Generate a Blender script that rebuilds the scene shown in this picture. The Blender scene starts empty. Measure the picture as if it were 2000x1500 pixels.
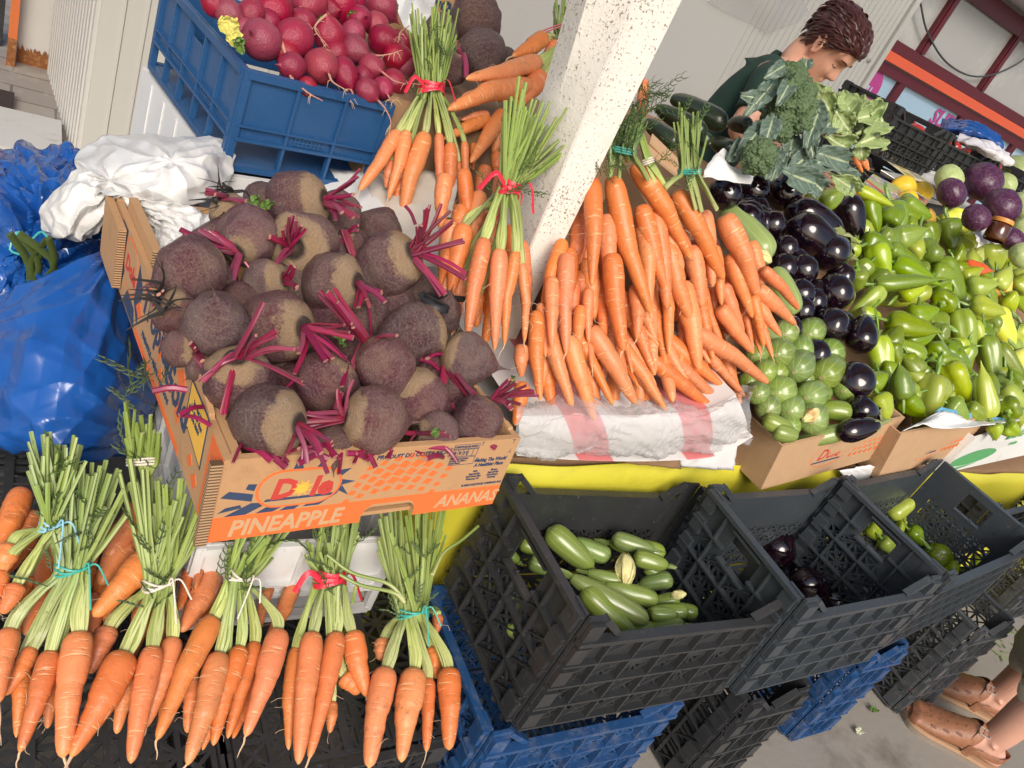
import bpy, bmesh, math, random
import numpy as np
from mathutils import Vector, Matrix, noise
S = bpy.context.scene
COL = S.collection
rad = math.radians
random.seed(7)
# ------------------------------------------------------------------ camera, sky, sun, exposure
FPX = 1500.0
CX, CY = 1000.0, 750.0
def nv(a): a = np.array(a, float); return a/np.linalg.norm(a)
_r = nv((2183, 200, FPX)); _n = nv((-1260, 2500, FPX)); _n = nv(_n - _r*(_r@_n))
CM = np.stack([_r, np.cross(-_n, _r), -_n])           # world = CM @ (right, down, forward)
CAM = np.array((0, 0, 1.35))
cam = bpy.data.cameras.new('camera'); camo = bpy.data.objects.new('camera', cam); COL.objects.link(camo)
camo.matrix_world = Matrix([[CM[i][0], -CM[i][1], -CM[i][2], CAM[i]] for i in range(3)] + [[0, 0, 0, 1]])
cam.sensor_width = 36; cam.lens = FPX/2000*36; cam.clip_start = .02; cam.clip_end = 400
S.camera = camo
W = bpy.data.worlds.new('World'); S.world = W; W.use_nodes = True
SUN_EL, SUN_AZ = 37, 203                               # azimuth measured from +y clockwise: light comes from behind the photographer
sky = W.node_tree.nodes.new('ShaderNodeTexSky'); sky.sky_type = 'NISHITA'; sky.sun_disc = False
sky.sun_elevation = rad(SUN_EL); sky.sun_rotation = rad(SUN_AZ); sky.air_density = 1.0; sky.dust_density = 3.0; sky.ozone_density = .6
W.node_tree.links.new(sky.outputs[0], W.node_tree.nodes['Background'].inputs[0])
W.node_tree.nodes['Background'].inputs[1].default_value = .115
sl = bpy.data.lights.new('sun', 'SUN'); sl.energy = 1.9; sl.angle = rad(30); sl.color = (1, .95, .88)
so = bpy.data.objects.new('sun', sl); COL.objects.link(so)
sd = Vector((math.sin(rad(SUN_AZ))*math.cos(rad(SUN_EL)), math.cos(rad(SUN_AZ))*math.cos(rad(SUN_EL)), math.sin(rad(SUN_EL))))
so.rotation_euler = (-sd).to_track_quat('-Z', 'Y').to_euler(); so.location = sd*20
S.view_settings.view_transform = 'Standard'; S.view_settings.look = 'None'; S.view_settings.exposure = .55; S.view_settings.gamma = 1
S.cycles.max_bounces = 6; S.cycles.diffuse_bounces = 3; S.cycles.transparent_max_bounces = 12
# ------------------------------------------------------------------ pixel helpers (2000x1500 photograph -> points on real surfaces)
def ray(u, v): return CM @ np.array(((u-CX)/FPX, (v-CY)/FPX, 1.0))
def slope(y0, z0, deg, yaw=0):                         # a plane through (.,y0,z0) that climbs away from the viewer
    s = rad(deg); n = np.array((0, -math.sin(s), math.cos(s)))
    c, k = math.cos(rad(yaw)), math.sin(rad(yaw))
    return (np.array((0, y0, z0)), np.array((n[0]*c-n[1]*k, n[0]*k+n[1]*c, n[2])))
def zpl(z): return (np.array((0, 0, z)), np.array((0, 0, 1.)))
def ypl(y): return (np.array((0, y, 0)), np.array((0, 1., 0)))
def at(u, v, pl, lift=0):
    if not isinstance(pl, tuple): return CAM + ray(u, v)*(pl-lift)      # plain number: distance along the view axis
    d = ray(u, v); t = ((pl[0]-CAM)@pl[1])/(d@pl[1]); return CAM + d*t - nv(d)*lift
def dep(p): return float((np.array(p)-CAM) @ CM[:, 2]) if False else float(CM[:, 2] @ (np.array(p)-CAM))
def mpp(p): return dep(p)/FPX                          # metres per pixel at p
def tow(p): return nv(CAM-np.array(p))
UR, UD = CM[:, 0], CM[:, 1]
# ------------------------------------------------------------------ mesh builder
class MB:
    def __init__(s): s.v = []; s.f = []; s.uv = []; s.mi = []; s.n = 0
    def add(s, V, F, UV=None, m=0):
        o = s.n; s.v.append(np.asarray(V, float).reshape(-1, 3)); s.n += len(s.v[-1])
        for i, f in enumerate(F):
            s.f.append([a+o for a in f]); s.mi.append(m)
            s.uv.append(UV[i] if UV else [(0, 0)]*len(f))
        return s
    def grid(s, P, m=0, closed_v=False, flip=False):   # P[i][j] points, uv=(i,j)
        P = np.asarray(P, float); a, b = P.shape[:2]; F = []; U = []
        for i in range(a-1):
            for j in range(b if closed_v else b-1):
                k = (j+1) % b
                q = [i*b+j, i*b+k, (i+1)*b+k, (i+1)*b+j]; w = [(i/(a-1), j/b), (i/(a-1), (j+1)/b), ((i+1)/(a-1), (j+1)/b), ((i+1)/(a-1), j/b)]
                if flip: q.reverse(); w.reverse()
                F.append(q); U.append(w)
        return s.add(P.reshape(-1, 3), F, U, m)
    def tube(s, pts, rr, n=8, m=0, flat=1.0, cap=True, capm=None, up=None):
        pts = [Vector(p) for p in pts]; k = len(pts)
        if not hasattr(rr, '__len__'): rr = [rr]*k
        t = (pts[1]-pts[0]).normalized(); a = Vector(up) if up is not None else t.orthogonal()
        a = (a-t*a.dot(t)).normalized(); P = []
        for i in range(k):
            t2 = (pts[min(i+1, k-1)]-pts[max(i-1, 0)]).normalized()
            a = (a-t2*a.dot(t2)); a = a.normalized() if a.length > 1e-6 else t2.orthogonal()
            b = t2.cross(a)
            P.append([pts[i]+a*(rr[i]*math.cos(2*math.pi*j/n))+b*(rr[i]*flat*math.sin(2*math.pi*j/n)) for j in range(n)])
        o = s.n; s.grid([[tuple(q) for q in r] for r in P], m, True)
        if cap:
            cm = m if capm is None else capm
            s.f.append([o+j for j in range(n)][::-1]); s.mi.append(cm); s.uv.append([(0, 0)]*n)
            s.f.append([o+(k-1)*n+j for j in range(n)]); s.mi.append(cm); s.uv.append([(1, 0)]*n)
        return s
    def box(s, a, b, M=None, m=0):
        (x0, y0, z0), (x1, y1, z1) = a, b
        V = [(x0, y0, z0), (x1, y0, z0), (x1, y1, z0), (x0, y1, z0), (x0, y0, z1), (x1, y0, z1), (x1, y1, z1), (x0, y1, z1)]
        if M is not None: V = [tuple(M @ Vector(q)) for q in V]
        F = [(3, 2, 1, 0), (4, 5, 6, 7), (0, 1, 5, 4), (1, 2, 6, 5), (2, 3, 7, 6), (3, 0, 4, 7)]
        return s.add(V, F, [[(0, 0), (1, 0), (1, 1), (0, 1)]]*6, m)
    def bar(s, p, q, w, t, nrm, m=0):                  # flat bar from p to q, width w in-plane, thickness t along nrm
        p, q, n = Vector(p), Vector(q), Vector(nrm).normalized(); d = (q-p); 
        if d.length < 1e-5: return s
        e = d.normalized().cross(n)*(w/2); n = n*(t/2)
        V = [p-e-n, p+e-n, p+e+n, p-e+n, q-e-n, q+e-n, q+e+n, q-e+n]
        return s.add([tuple(x) for x in V], [(0, 1, 2, 3), (7, 6, 5, 4), (0, 4, 5, 1), (1, 5, 6, 2), (2, 6, 7, 3), (3, 7, 4, 0)], None, m)
    def prism(s, poly, h, M=None, m=0):                # polygon in xy extruded 0..h along z
        n = len(poly); V = [(x, y, 0) for x, y in poly]+[(x, y, h) for x, y in poly]
        if M is not None: V = [tuple(M @ Vector(q)) for q in V]
        F = [list(range(n))[::-1], [n+i for i in range(n)]]+[[i, (i+1) % n, n+(i+1) % n, n+i] for i in range(n)]
        return s.add(V, F, [[(q[0], q[1]) for q in poly][::-1], [(q[0], q[1]) for q in poly]]+[[(0, 0)]*4]*n, m)
    def hexa(s, b, t, m=0):                            # 4 bottom points, 4 top points
        return s.add(list(b)+list(t), [(3, 2, 1, 0), (4, 5, 6, 7), (0, 1, 5, 4), (1, 2, 6, 5), (2, 3, 7, 6), (3, 0, 4, 7)], [[(0, 0), (1, 0), (1, 1), (0, 1)]]*6, m)
    def lathe(s, prof, n=20, M=None, m=0, fn=None):    # prof: (r,z) from bottom to top
        P = []
        for i, (r, z) in enumerate(prof):
            row = []
            for j in range(n):
                a = 2*math.pi*j/n; q = Vector((r*math.cos(a), r*math.sin(a), z))
                if fn: q = fn(q, a, i/(len(prof)-1))
                row.append(tuple(M @ q) if M is not None else tuple(q))
            P.append(row)
        return s.grid(P, m, True)
    def mesh(s, name, mats, smooth=True, off=(0, 0, 0)):
        me = bpy.data.meshes.new(name); V = np.concatenate(s.v)-np.array(off)
        me.from_pydata(V.tolist(), [], s.f)
        ul = me.uv_layers.new(name='UVMap'); flat = [c for f in s.uv for q in f for c in q]; ul.data.foreach_set('uv', flat)
        for mt in (mats if isinstance(mats, (list, tuple)) else [mats]): me.materials.append(mt)
        me.polygons.foreach_set('material_index', s.mi)
        if smooth:
            me.polygons.foreach_set('use_smooth', [True]*len(s.f))
        me.validate(clean_customdata=False)
        if smooth: me.set_sharp_from_angle(angle=rad(42 if smooth is True else smooth))
        return me
    def build(s, name, mats, parent=None, smooth=True, local=False, base=True):
        V = np.concatenate(s.v); off = np.zeros(3)
        if parent is not None and not local: off = np.array(world_loc(parent))
        elif parent is None and base: off = np.array(((V[:, 0].min()+V[:, 0].max())/2, (V[:, 1].min()+V[:, 1].max())/2, V[:, 2].min()))
        o = bpy.data.objects.new(name, s.mesh(name, mats, smooth, off)); COL.objects.link(o)
        if parent is not None: o.parent = parent
        elif base: o.location = off
        return o
def world_loc(o):
    p = Vector((0, 0, 0))
    while o is not None: p = p+o.location; o = o.parent
    return tuple(p)
def tag(o, label=None, cat=None, group=None, kind=None):
    if label: o['label'] = label
    if cat: o['category'] = cat
    if group: o['group'] = group
    if kind: o['kind'] = kind
    return o
def thing(name, label, cat, loc=(0, 0, 0), group=None):
    o = bpy.data.objects.new(name, None); COL.objects.link(o); o.location = tuple(loc); o.empty_display_size = .05
    return tag(o, label, cat, group)
def tree_copy(o, parent=None):
    c = o.copy(); COL.objects.link(c)
    if parent is not None: c.parent = parent
    for ch in list(o.children): tree_copy(ch, c)
    return c
def solid(o, t, off=0):
    m = o.modifiers.new('s', 'SOLIDIFY'); m.thickness = t; m.offset = off; return o
def spline(pts, n):                                    # Catmull-Rom through pts (any dimension)
    P = np.asarray(pts, float); k = len(P); out = []
    for i in range(n):
        t = i/(n-1)*(k-1); a = min(int(t), k-2); t -= a
        p0 = P[a-1] if a > 0 else 2*P[a]-P[a+1]; p1 = P[a]; p2 = P[a+1]; p3 = P[a+2] if a+2 < k else 2*P[a+1]-P[a]
        out.append(.5*(2*p1+(p2-p0)*t+(2*p0-5*p1+4*p2-p3)*t*t+(3*p1-p0-3*p2+p3)*t**3))
    return np.array(out)
def surf(G, n, m):                                     # bicubic surface through a grid of control points
    G = np.asarray(G, float); A = np.array([spline(r, m) for r in G]); return np.array([spline(A[:, j], n) for j in range(m)]).transpose(1, 0, 2)
def nz(p, sc=1.0): return noise.noise(Vector(p)*sc)
def crumple(P, amp, sc, seed=0, ridge=True):
    P = np.asarray(P, float); dx = np.gradient(P, axis=0); dy = np.gradient(P, axis=1); N = np.cross(dx, dy); N /= (np.linalg.norm(N, axis=2, keepdims=True)+1e-9)
    out = P.copy()
    for i in range(P.shape[0]):
        for j in range(P.shape[1]):
            q = Vector(P[i, j])*sc+Vector((seed*3.1, seed*1.7, -seed))
            q = q+Vector((nz(q*1.3), nz(q*1.3+Vector((5, 5, 5))), nz(q*1.3-Vector((7, 1, 2)))))*.6
            if ridge:
                d = noise.voronoi(q)[0]; h = min(d[1]-d[0], .6)*1.0+.5*(abs(nz(q*1.7))) + .25*abs(nz(q*4.1))
            else: h = nz(q)+.5*nz(q*2.3)
            out[i, j] = P[i, j]+N[i, j]*(h-.4)*amp
    return out
def crease(P, amp, f, seed=0, n=10, warp=.5):         # sharp random creases, as in crushed plastic film
    P = np.asarray(P, float); N = np.cross(np.gradient(P, axis=0), np.gradient(P, axis=1)); N /= np.linalg.norm(N, axis=2, keepdims=True)+1e-9; rg = random.Random(seed*7+1)
    D = [(nv([rg.gauss(0, 1) for _ in range(3)])*f*rg.uniform(.5, 1.6), rg.random(), rg.uniform(.4, 1)) for _ in range(n)]; O = P.copy()
    for i in range(P.shape[0]):
        for j in range(P.shape[1]):
            p = P[i, j]; h = 0; w = nz(p*f*.35+seed)*warp
            for k, (d, ph, a) in enumerate(D):
                m = nz(p*f*.28+np.array((k*3.7, seed, -k)))*2.2+.25
                if m > 0: h += a*min(m, 1)*(abs((p@d+ph+w*1.5) % 1-.5)*2-.5)
            O[i, j] = p+N[i, j]*amp*h
    return O
def pleats(P, pins, amp, seed=0, fall=.55, warp=.5):   # folds radiating from gathered points (grid fractions)
    P = np.asarray(P, float); N = np.cross(np.gradient(P, axis=0), np.gradient(P, axis=1)); N /= np.linalg.norm(N, axis=2, keepdims=True)+1e-9; O = P.copy(); a, b = P.shape[:2]
    for i in range(a):
        for j in range(b):
            x, y = j/(b-1), i/(a-1); h = 0
            for k, (px, py, n, w) in enumerate(pins):
                dx, dy = x-px, y-py; r = math.hypot(dx, dy)+1e-6; t = math.atan2(dy, dx)/(2*math.pi)*n+warp*nz((x*3+k*5, y*3, seed))*1.6+k*.37
                q = 2*abs(t % 1-.5); h += w*(q**1.5-.4)*r/(r+.10)*math.exp(-(r/fall)**2)
            O[i, j] = P[i, j]+N[i, j]*amp*h
    return O
def frame(o, z, x=None):                               # matrix with local z along z, x hinted
    z = Vector(z).normalized(); x = Vector(x) if x is not None else z.orthogonal(); x = (x-z*x.dot(z)).normalized(); y = z.cross(x)
    return Matrix(((x.x, y.x, z.x, o[0]), (x.y, y.y, z.y, o[1]), (x.z, y.z, z.z, o[2]), (0, 0, 0, 1)))
def boxM(pos, ypr):
    y, p, r = map(rad, ypr)
    return Matrix.Translation(pos) @ Matrix.Rotation(y, 4, 'Z') @ Matrix.Rotation(p, 4, 'X') @ Matrix.Rotation(r, 4, 'Y')
def text(mb, s, size, M, m=0, shear=0, bold=0, align='LEFT', sx=1.0, ext=.0004, res=2):
    c = bpy.data.curves.new('t', 'FONT'); c.body = s; c.size = size; c.shear = shear; c.offset = bold; c.align_x = align; c.extrude = ext; c.resolution_u = res
    o = bpy.data.objects.new('t', c); COL.objects.link(o); bpy.context.view_layer.update()
    me = o.evaluated_get(bpy.context.evaluated_depsgraph_get()).to_mesh()
    V = [tuple(M @ Vector((v.co.x*sx, v.co.y, v.co.z))) for v in me.vertices]; F = [list(p.vertices) for p in me.polygons]
    o.evaluated_get(bpy.context.evaluated_depsgraph_get()).to_mesh_clear()
    if V: mb.add(V, F, None, m)
    bpy.data.objects.remove(o); bpy.data.curves.remove(c); return mb
ORD = 'first second third fourth fifth sixth seventh eighth ninth tenth eleventh twelfth thirteenth fourteenth fifteenth sixteenth seventeenth eighteenth nineteenth twentieth'.split()
# ------------------------------------------------------------------ materials
class NT:
    def __init__(s, name):
        s.m = bpy.data.materials.new(name); s.m.use_nodes = True; s.t = s.m.node_tree; s.b = s.t.nodes['Principled BSDF']; s.tc = None
    def n(s, ty, **k):
        x = s.t.nodes.new('ShaderNode'+ty)
        for a, b in k.items(): setattr(x, a, b)
        return x
    def l(s, a, b): s.t.links.new(a, b)
    def co(s, w='Object'):
        if s.tc is None: s.tc = s.n('TexCoord')
        return s.tc.outputs[w]
    def noise(s, sc, det=3, rough=.6, vec=None, dist=0):
        x = s.n('TexNoise'); x.inputs['Scale'].default_value = sc; x.inputs['Detail'].default_value = det; x.inputs['Roughness'].default_value = rough; x.inputs['Distortion'].default_value = dist
        s.l(vec if vec is not None else s.rco(), x.inputs['Vector']); return x.outputs['Fac']
    def rco(s):                                        # object coordinates shifted per object so copies differ
        if not hasattr(s, '_r'):
            oi = s.n('ObjectInfo'); a = s.n('VectorMath', operation='ADD'); mu = s.n('Math', operation='MULTIPLY'); mu.inputs[1].default_value = 37
            s.l(oi.outputs['Random'], mu.inputs[0]); s.l(s.co(), a.inputs[0]); s.l(mu.outputs[0], a.inputs[1]); s._r = a.outputs[0]; s.rnd = oi.outputs['Random']
        return s._r
    def ramp(s, fac, stops):
        x = s.n('ValToRGB'); e = x.color_ramp.elements
        while len(e) < len(stops): e.new(.5)
        for i, (p, c) in enumerate(stops):
            e[i].position = p; e[i].color = (*c, 1) if hasattr(c, '__len__') else (c, c, c, 1)
        s.l(fac, x.inputs[0]); return x.outputs[0]
    def mix(s, fac, a, b, mode='MIX'):
        x = s.n('Mix', data_type='RGBA', blend_type=mode)
        for i, q in ((0, fac), (6, a), (7, b)):
            if hasattr(q, 'is_linked') or hasattr(q, 'node'): s.l(q, x.inputs[i])
            elif i == 0: x.inputs[0].default_value = q
            else: x.inputs[i].default_value = (*q, 1)
        return x.outputs[2]
    def math(s, op, a, b=0):
        x = s.n('Math', operation=op)
        for i, q in enumerate((a, b)):
            if hasattr(q, 'node'): s.l(q, x.inputs[i])
            else: x.inputs[i].default_value = q
        return x.outputs[0]
    def bump(s, h, st=.3, d=.002):
        x = s.n('Bump'); x.inputs['Strength'].default_value = st; x.inputs['Distance'].default_value = d; s.l(h, x.inputs['Height']); s.l(x.outputs[0], s.b.inputs['Normal'])
    def hsv(s, col, h=0, sat=0, val=0, seed=1.0):      # per-object shift
        s.rco(); x = s.n('HueSaturation')
        for nm, am, k in (('Hue', h, 1.0), ('Saturation', sat, 7.3), ('Value', val, 3.7)):
            if am:
                f = s.math('FRACT', s.math('MULTIPLY', s.rnd, k*11.3+seed)); f = s.math('MULTIPLY_ADD' if False else 'MULTIPLY', s.math('SUBTRACT', f, .5), 2*am)
                s.l(s.math('ADD', f, .5 if nm == 'Hue' else 1.0), x.inputs[nm])
        s.l(col, x.inputs['Color']) if hasattr(col, 'node') else setattr(x.inputs['Color'], 'default_value', (*col, 1)); return x.outputs[0]
    def out(s, col=None, rough=.5, **k):
        if col is not None:
            if hasattr(col, 'node'): s.l(col, s.b.inputs['Base Color'])
            else: s.b.inputs['Base Color'].default_value = (*col, 1)
        if hasattr(rough, 'node'): s.l(rough, s.b.inputs['Roughness'])
        else: s.b.inputs['Roughness'].default_value = rough
        for a, b in k.items():
            i = s.b.inputs[a.replace('_', ' ')]
            if hasattr(b, 'node'): s.l(b, i)
            else: i.default_value = b
        return s.m
def mk(name, col, rough=.5, var=.12, sc=14, dirt=None, da=.5, dsc=9, bump=0, bsc=80, rv=0, hue=0, **k):
    t = NT(name); c = t.mix(t.noise(sc, 4), tuple(x*(1-var) for x in col), tuple(min(1, x*(1+var)) for x in col))
    if dirt:
        f = t.ramp(t.noise(dsc, 6, .7), ((da, 0), (min(1, da+.16), 1))); c = t.mix(f, c, dirt)
    if rv or hue: c = t.hsv(c, hue, rv*.6, rv)
    if bump: t.bump(t.noise(bsc, 4), bump, .003)
    return t.out(c, rough, **k)
# ---- produce materials
def m_carrot():
    t = NT('carrot_skin'); uv = t.co('UV'); t.rco()
    mp = t.n('Mapping'); mp.inputs['Scale'].default_value = (46, 2.6, 1); t.l(uv, mp.inputs[0])
    ad = t.n('VectorMath', operation='ADD'); cx = t.n('CombineXYZ'); t.l(t.math('MULTIPLY', t.rnd, 50), cx.inputs[1]); t.l(t.math('MULTIPLY', t.rnd, 90), cx.inputs[0]); t.l(mp.outputs[0], ad.inputs[0]); t.l(cx.outputs[0], ad.inputs[1])
    ring = t.ramp(t.noise(1.0, 2, .5, ad.outputs[0]), ((.605, 0), (.69, 1)))
    base = t.mix(t.noise(18, 4), (.60, .170, .050), (.74, .245, .085)); base = t.hsv(base, .005, .05, .12)
    base = t.mix(t.math('MULTIPLY', ring, .7), base, (.84, .46, .22))
    d = t.ramp(t.noise(60, 6, .8), ((.53, 0), (.68, 1))); d2 = t.ramp(t.noise(9, 3), ((.42, 0), (.64, 1)))
    base = t.mix(t.math('MULTIPLY', t.math('MULTIPLY', d, d2), .75), base, (.21, .085, .035))
    sx = t.n('SeparateXYZ'); t.l(uv, sx.inputs[0])
    cr = t.ramp(sx.outputs[0], ((.0, 1), (.05, 0))); base = t.mix(t.math('MULTIPLY', cr, .55), base, (.34, .16, .05))
    tp = t.ramp(sx.outputs[0], ((.88, 0), (1, 1))); base = t.mix(t.math('MULTIPLY', tp, .4), base, (.80, .42, .14))
    h = t.math('ADD', t.math('MULTIPLY', ring, -.6), t.noise(120, 4)); t.bump(h, .6, .002)
    return t.out(base, .42, Subsurface_Weight=.12, Subsurface_Radius=(.02, .008, .003), Subsurface_Scale=.3)
def m_uvgrad(name, a, b, rough=.45, streak=.15, rv=.12, **k):
    t = NT(name); sx = t.n('SeparateXYZ'); t.l(t.co('UV'), sx.inputs[0]); c = t.mix(t.ramp(sx.outputs[0], ((.1, 0), (.6, 1))), a, b); mp = t.n('Mapping'); mp.inputs['Scale'].default_value = (3, 40, 1); t.l(t.co('UV'), mp.inputs[0])
    f = t.ramp(t.noise(1, 3, .6, mp.outputs[0]), ((.35, 0), (.65, 1))); m2 = t.n('Mapping'); m2.inputs['Scale'].default_value = (1.2, 14, 1); m2.inputs['Location'].default_value = (3, 7, 1); t.l(t.co('UV'), m2.inputs[0]); c = t.mix(t.math('MULTIPLY', t.ramp(t.noise(1, 2, .5, m2.outputs[0]), ((.36, 1), (.56, 0))), .5), c, tuple(x*.4 for x in b)); c = t.mix(t.math('MULTIPLY', f, streak), c, tuple(min(1, x*2.2+.05) for x in a))
    d = t.ramp(t.noise(70, 5, .7), ((.62, 0), (.7, 1))); c = t.mix(t.math('MULTIPLY', d, .7), c, (.05, .045, .02))
    return t.out(t.hsv(c, .01, .1, rv), rough, **k)
def m_beet():
    t = NT('beet_skin'); sx = t.n('SeparateXYZ'); t.l(t.co('Object'), sx.inputs[0]); t.rco()
    pt = t.ramp(t.noise(1.0, 4, .65), ((.40, 0), (.62, 1))); a = t.mix(pt, (.062, .015, .028), (.120, .066, .058)); a = t.hsv(a, .012, .25, .3)
    a = t.mix(t.ramp(t.noise(14, 7, .8), ((.44, 0), (.70, .75))), a, (.28, .18, .145))
    w = t.n('TexWave'); w.wave_type = 'BANDS'; w.bands_direction = 'Z'; w.inputs['Scale'].default_value = 1.6; w.inputs['Distortion'].default_value = 7; w.inputs['Detail'].default_value = 4; t.l(t.rco(), w.inputs[0])
    a = t.mix(t.math('MULTIPLY', t.ramp(w.outputs['Fac'], ((.9, 0), (1, 1))), .14), a, (.36, .25, .20))
    z = t.math('ADD', t.math('ADD', t.math('ADD', sx.outputs[2], t.math('MULTIPLY', t.math('SUBTRACT', t.math('FRACT', t.math('MULTIPLY', t.rnd, 17.3)), .80), .5)), t.math('MULTIPLY', t.math('SUBTRACT', t.noise(1.6, 2, .5), .5), .5)), t.math('MULTIPLY', t.math('SUBTRACT', t.noise(13, 7, .85), .5), .75))
    cr = t.ramp(z, ((.47, 0), (.57, .88))); tan = t.mix(t.noise(12, 6, .8), (.13, .075, .042), (.50, .35, .20)); a = t.mix(cr, a, tan)
    a = t.mix(t.ramp(sx.outputs[2], ((.88, 0), (.95, 1))), a, (.035, .022, .015)); a = t.mix(t.ramp(t.noise(40, 4, .7), ((.66, 0), (.74, .9))), a, (.03, .018, .014))
    t.bump(t.math('ADD', t.noise(12, 5, .7), t.math('MULTIPLY', t.noise(60, 3), .4)), .5, .02)
    return t.out(a, t.mix(pt, (.30, .30, .30), (.60, .60, .60)))
def m_radish():
    t = NT('radish_skin'); t.rco(); a = t.mix(t.noise(1.2, 3), (.18, .009, .026), (.31, .028, .062)); a = t.hsv(a, .008, .12, .22)
    mp = t.n('Mapping'); mp.inputs['Scale'].default_value = (1, 1, 5); t.l(t.rco(), mp.inputs[0])
    a = t.mix(t.ramp(t.noise(2.2, 6, .75, mp.outputs[0]), ((.56, 0), (.74, .75))), a, (.14, .05, .045)); a = t.mix(t.ramp(t.noise(5, 4, .8), ((.68, 0), (.75, .6))), a, (.62, .35, .28))
    t.bump(t.noise(9, 4), .25, .02); return t.out(a, .38)
def m_zucc(name, a, b, spot):
    t = NT(name); uv = t.co('UV'); sx = t.n('SeparateXYZ'); t.l(uv, sx.inputs[0]); t.rco()
    c = t.hsv(t.mix(t.noise(14, 3), a, b), .012, .12, .15)
    st = t.math('FRACT', t.math('MULTIPLY', t.math('ADD', sx.outputs[1], t.math('MULTIPLY', t.noise(20, 2), .03)), 11)); st = t.ramp(st, ((.38, 0), (.5, 1), (.62, 0)))
    en = t.ramp(sx.outputs[0], ((.02, 1), (.5, .55), (.8, .12), (1, .6))); c = t.mix(t.math('MULTIPLY', t.math('MULTIPLY', st, en), .62), c, spot)
    c = t.mix(t.math('MULTIPLY', t.ramp(t.noise(260, 2), ((.66, 0), (.7, 1))), .7), c, spot)
    c = t.mix(t.ramp(sx.outputs[0], ((.045, 1), (.06, 0))), c, (.36, .27, .15))
    d = t.ramp(t.noise(40, 5, .7), ((.66, 0), (.76, .5))); c = t.mix(d, c, (.16, .12, .05))
    return t.out(c, .30, Coat_Weight=.25, Coat_Roughness=.15)
def m_pepper(name, a, b):
    t = NT(name); c = t.mix(t.noise(9, 2), a, b); c = t.hsv(c, .012, .08, .2); sx = t.n('SeparateXYZ'); t.l(t.co('UV'), sx.inputs[0])
    c = t.mix(t.ramp(t.noise(30, 4, .7), ((.7, 0), (.78, .4))), c, tuple(x*.5 for x in a)); t.bump(t.noise(26, 2), .12, .003)
    return t.out(c, .27, Coat_Weight=.28, Coat_Roughness=.06)
MC = m_carrot()
MSTALK = m_uvgrad('carrot_stalk', (.42, .46, .17), (.165, .25, .045), .45, .22, .2); MSTALK2 = m_uvgrad('dark_stalk', (.30, .40, .10), (.07, .14, .025)); MCUT = mk('cut_stalk_end', (.58, .60, .34), .6, .2, 60)
MWISP = mk('fern_leaf', (.05, .085, .02), .6, .3, 30, rv=.2)
MBEET = m_beet(); MBST = m_uvgrad('beet_stalk', (.12, .005, .022), (.22, .014, .050), .36, .5, .4); MBCUT = mk('cut_beet_stalk', (.34, .16, .12), .7, .3, 90)
MBLEAF = mk('beet_leaf', (.10, .17, .03), .5, .3, 40); MSOIL = mk('soil_roots', (.09, .06, .035), .95, .4, 60, bump=.8, bsc=120)
MRAD = m_radish(); MROOT = mk('thin_root', (.48, .24, .18), .6, .3, 30); MROOTW = mk('pale_root', (.60, .42, .26), .7, .3, 30)
t = NT('eggplant_skin'); t.rco(); MEGG = t.out(t.mix(t.ramp(t.noise(5, 2), ((.45, 0), (.75, 1))), (.0045, .002, .0045), (.022, .005, .012)), .11, Coat_Weight=.4, Coat_Roughness=.04)
MEGGC = mk('eggplant_calyx', (.20, .24, .08), .6, .3, 40, dirt=(.32, .26, .13), da=.5, dsc=20)
MZ = m_zucc('zucchini_skin', (.135, .205, .032), (.215, .29, .06), (.46, .52, .24)); MZD = m_zucc('dark_zucchini_skin', (.010, .016, .008), (.022, .034, .014), (.05, .08, .03)); MZL = m_zucc('pale_marrow_skin', (.24, .34, .08), (.33, .43, .13), (.52, .58, .28))
MZS = mk('zucchini_stem', (.14, .20, .045), .6, .3, 40); MFLO = mk('zucchini_flower', (.62, .58, .26), .6, .25, 30, dirt=(.42, .20, .06), da=.56, dsc=30)
MPEP = dict(g=m_pepper('green_pepper_skin', (.115, .185, .008), (.205, .285, .016)), l=m_pepper('light_pepper_skin', (.25, .345, .022), (.35, .42, .04)), y=m_pepper('yellow_pepper_skin', (.50, .56, .06), (.62, .62, .10)), o=m_pepper('orange_pepper_skin', (.75, .33, .02), (.80, .46, .03)), r=m_pepper('red_pepper_skin', (.55, .10, .03), (.62, .17, .04)))
MPST = m_uvgrad('pepper_stalk', (.20, .32, .05), (.16, .27, .04), .4, .1)
RIB = dict(red=mk('red_ribbon', (.62, .025, .05), .25, .2, 60, bump=.5, bsc=200), teal=mk('teal_band', (.05, .38, .31), .4, .15), blue=mk('pale_blue_band', (.25, .50, .62), .4, .15), white=mk('white_string', (.66, .60, .52), .8, .2, 90), pink=mk('pink_band', (.80, .16, .22), .35, .15), green=mk('green_band', (.06, .28, .22), .4, .15))
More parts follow.
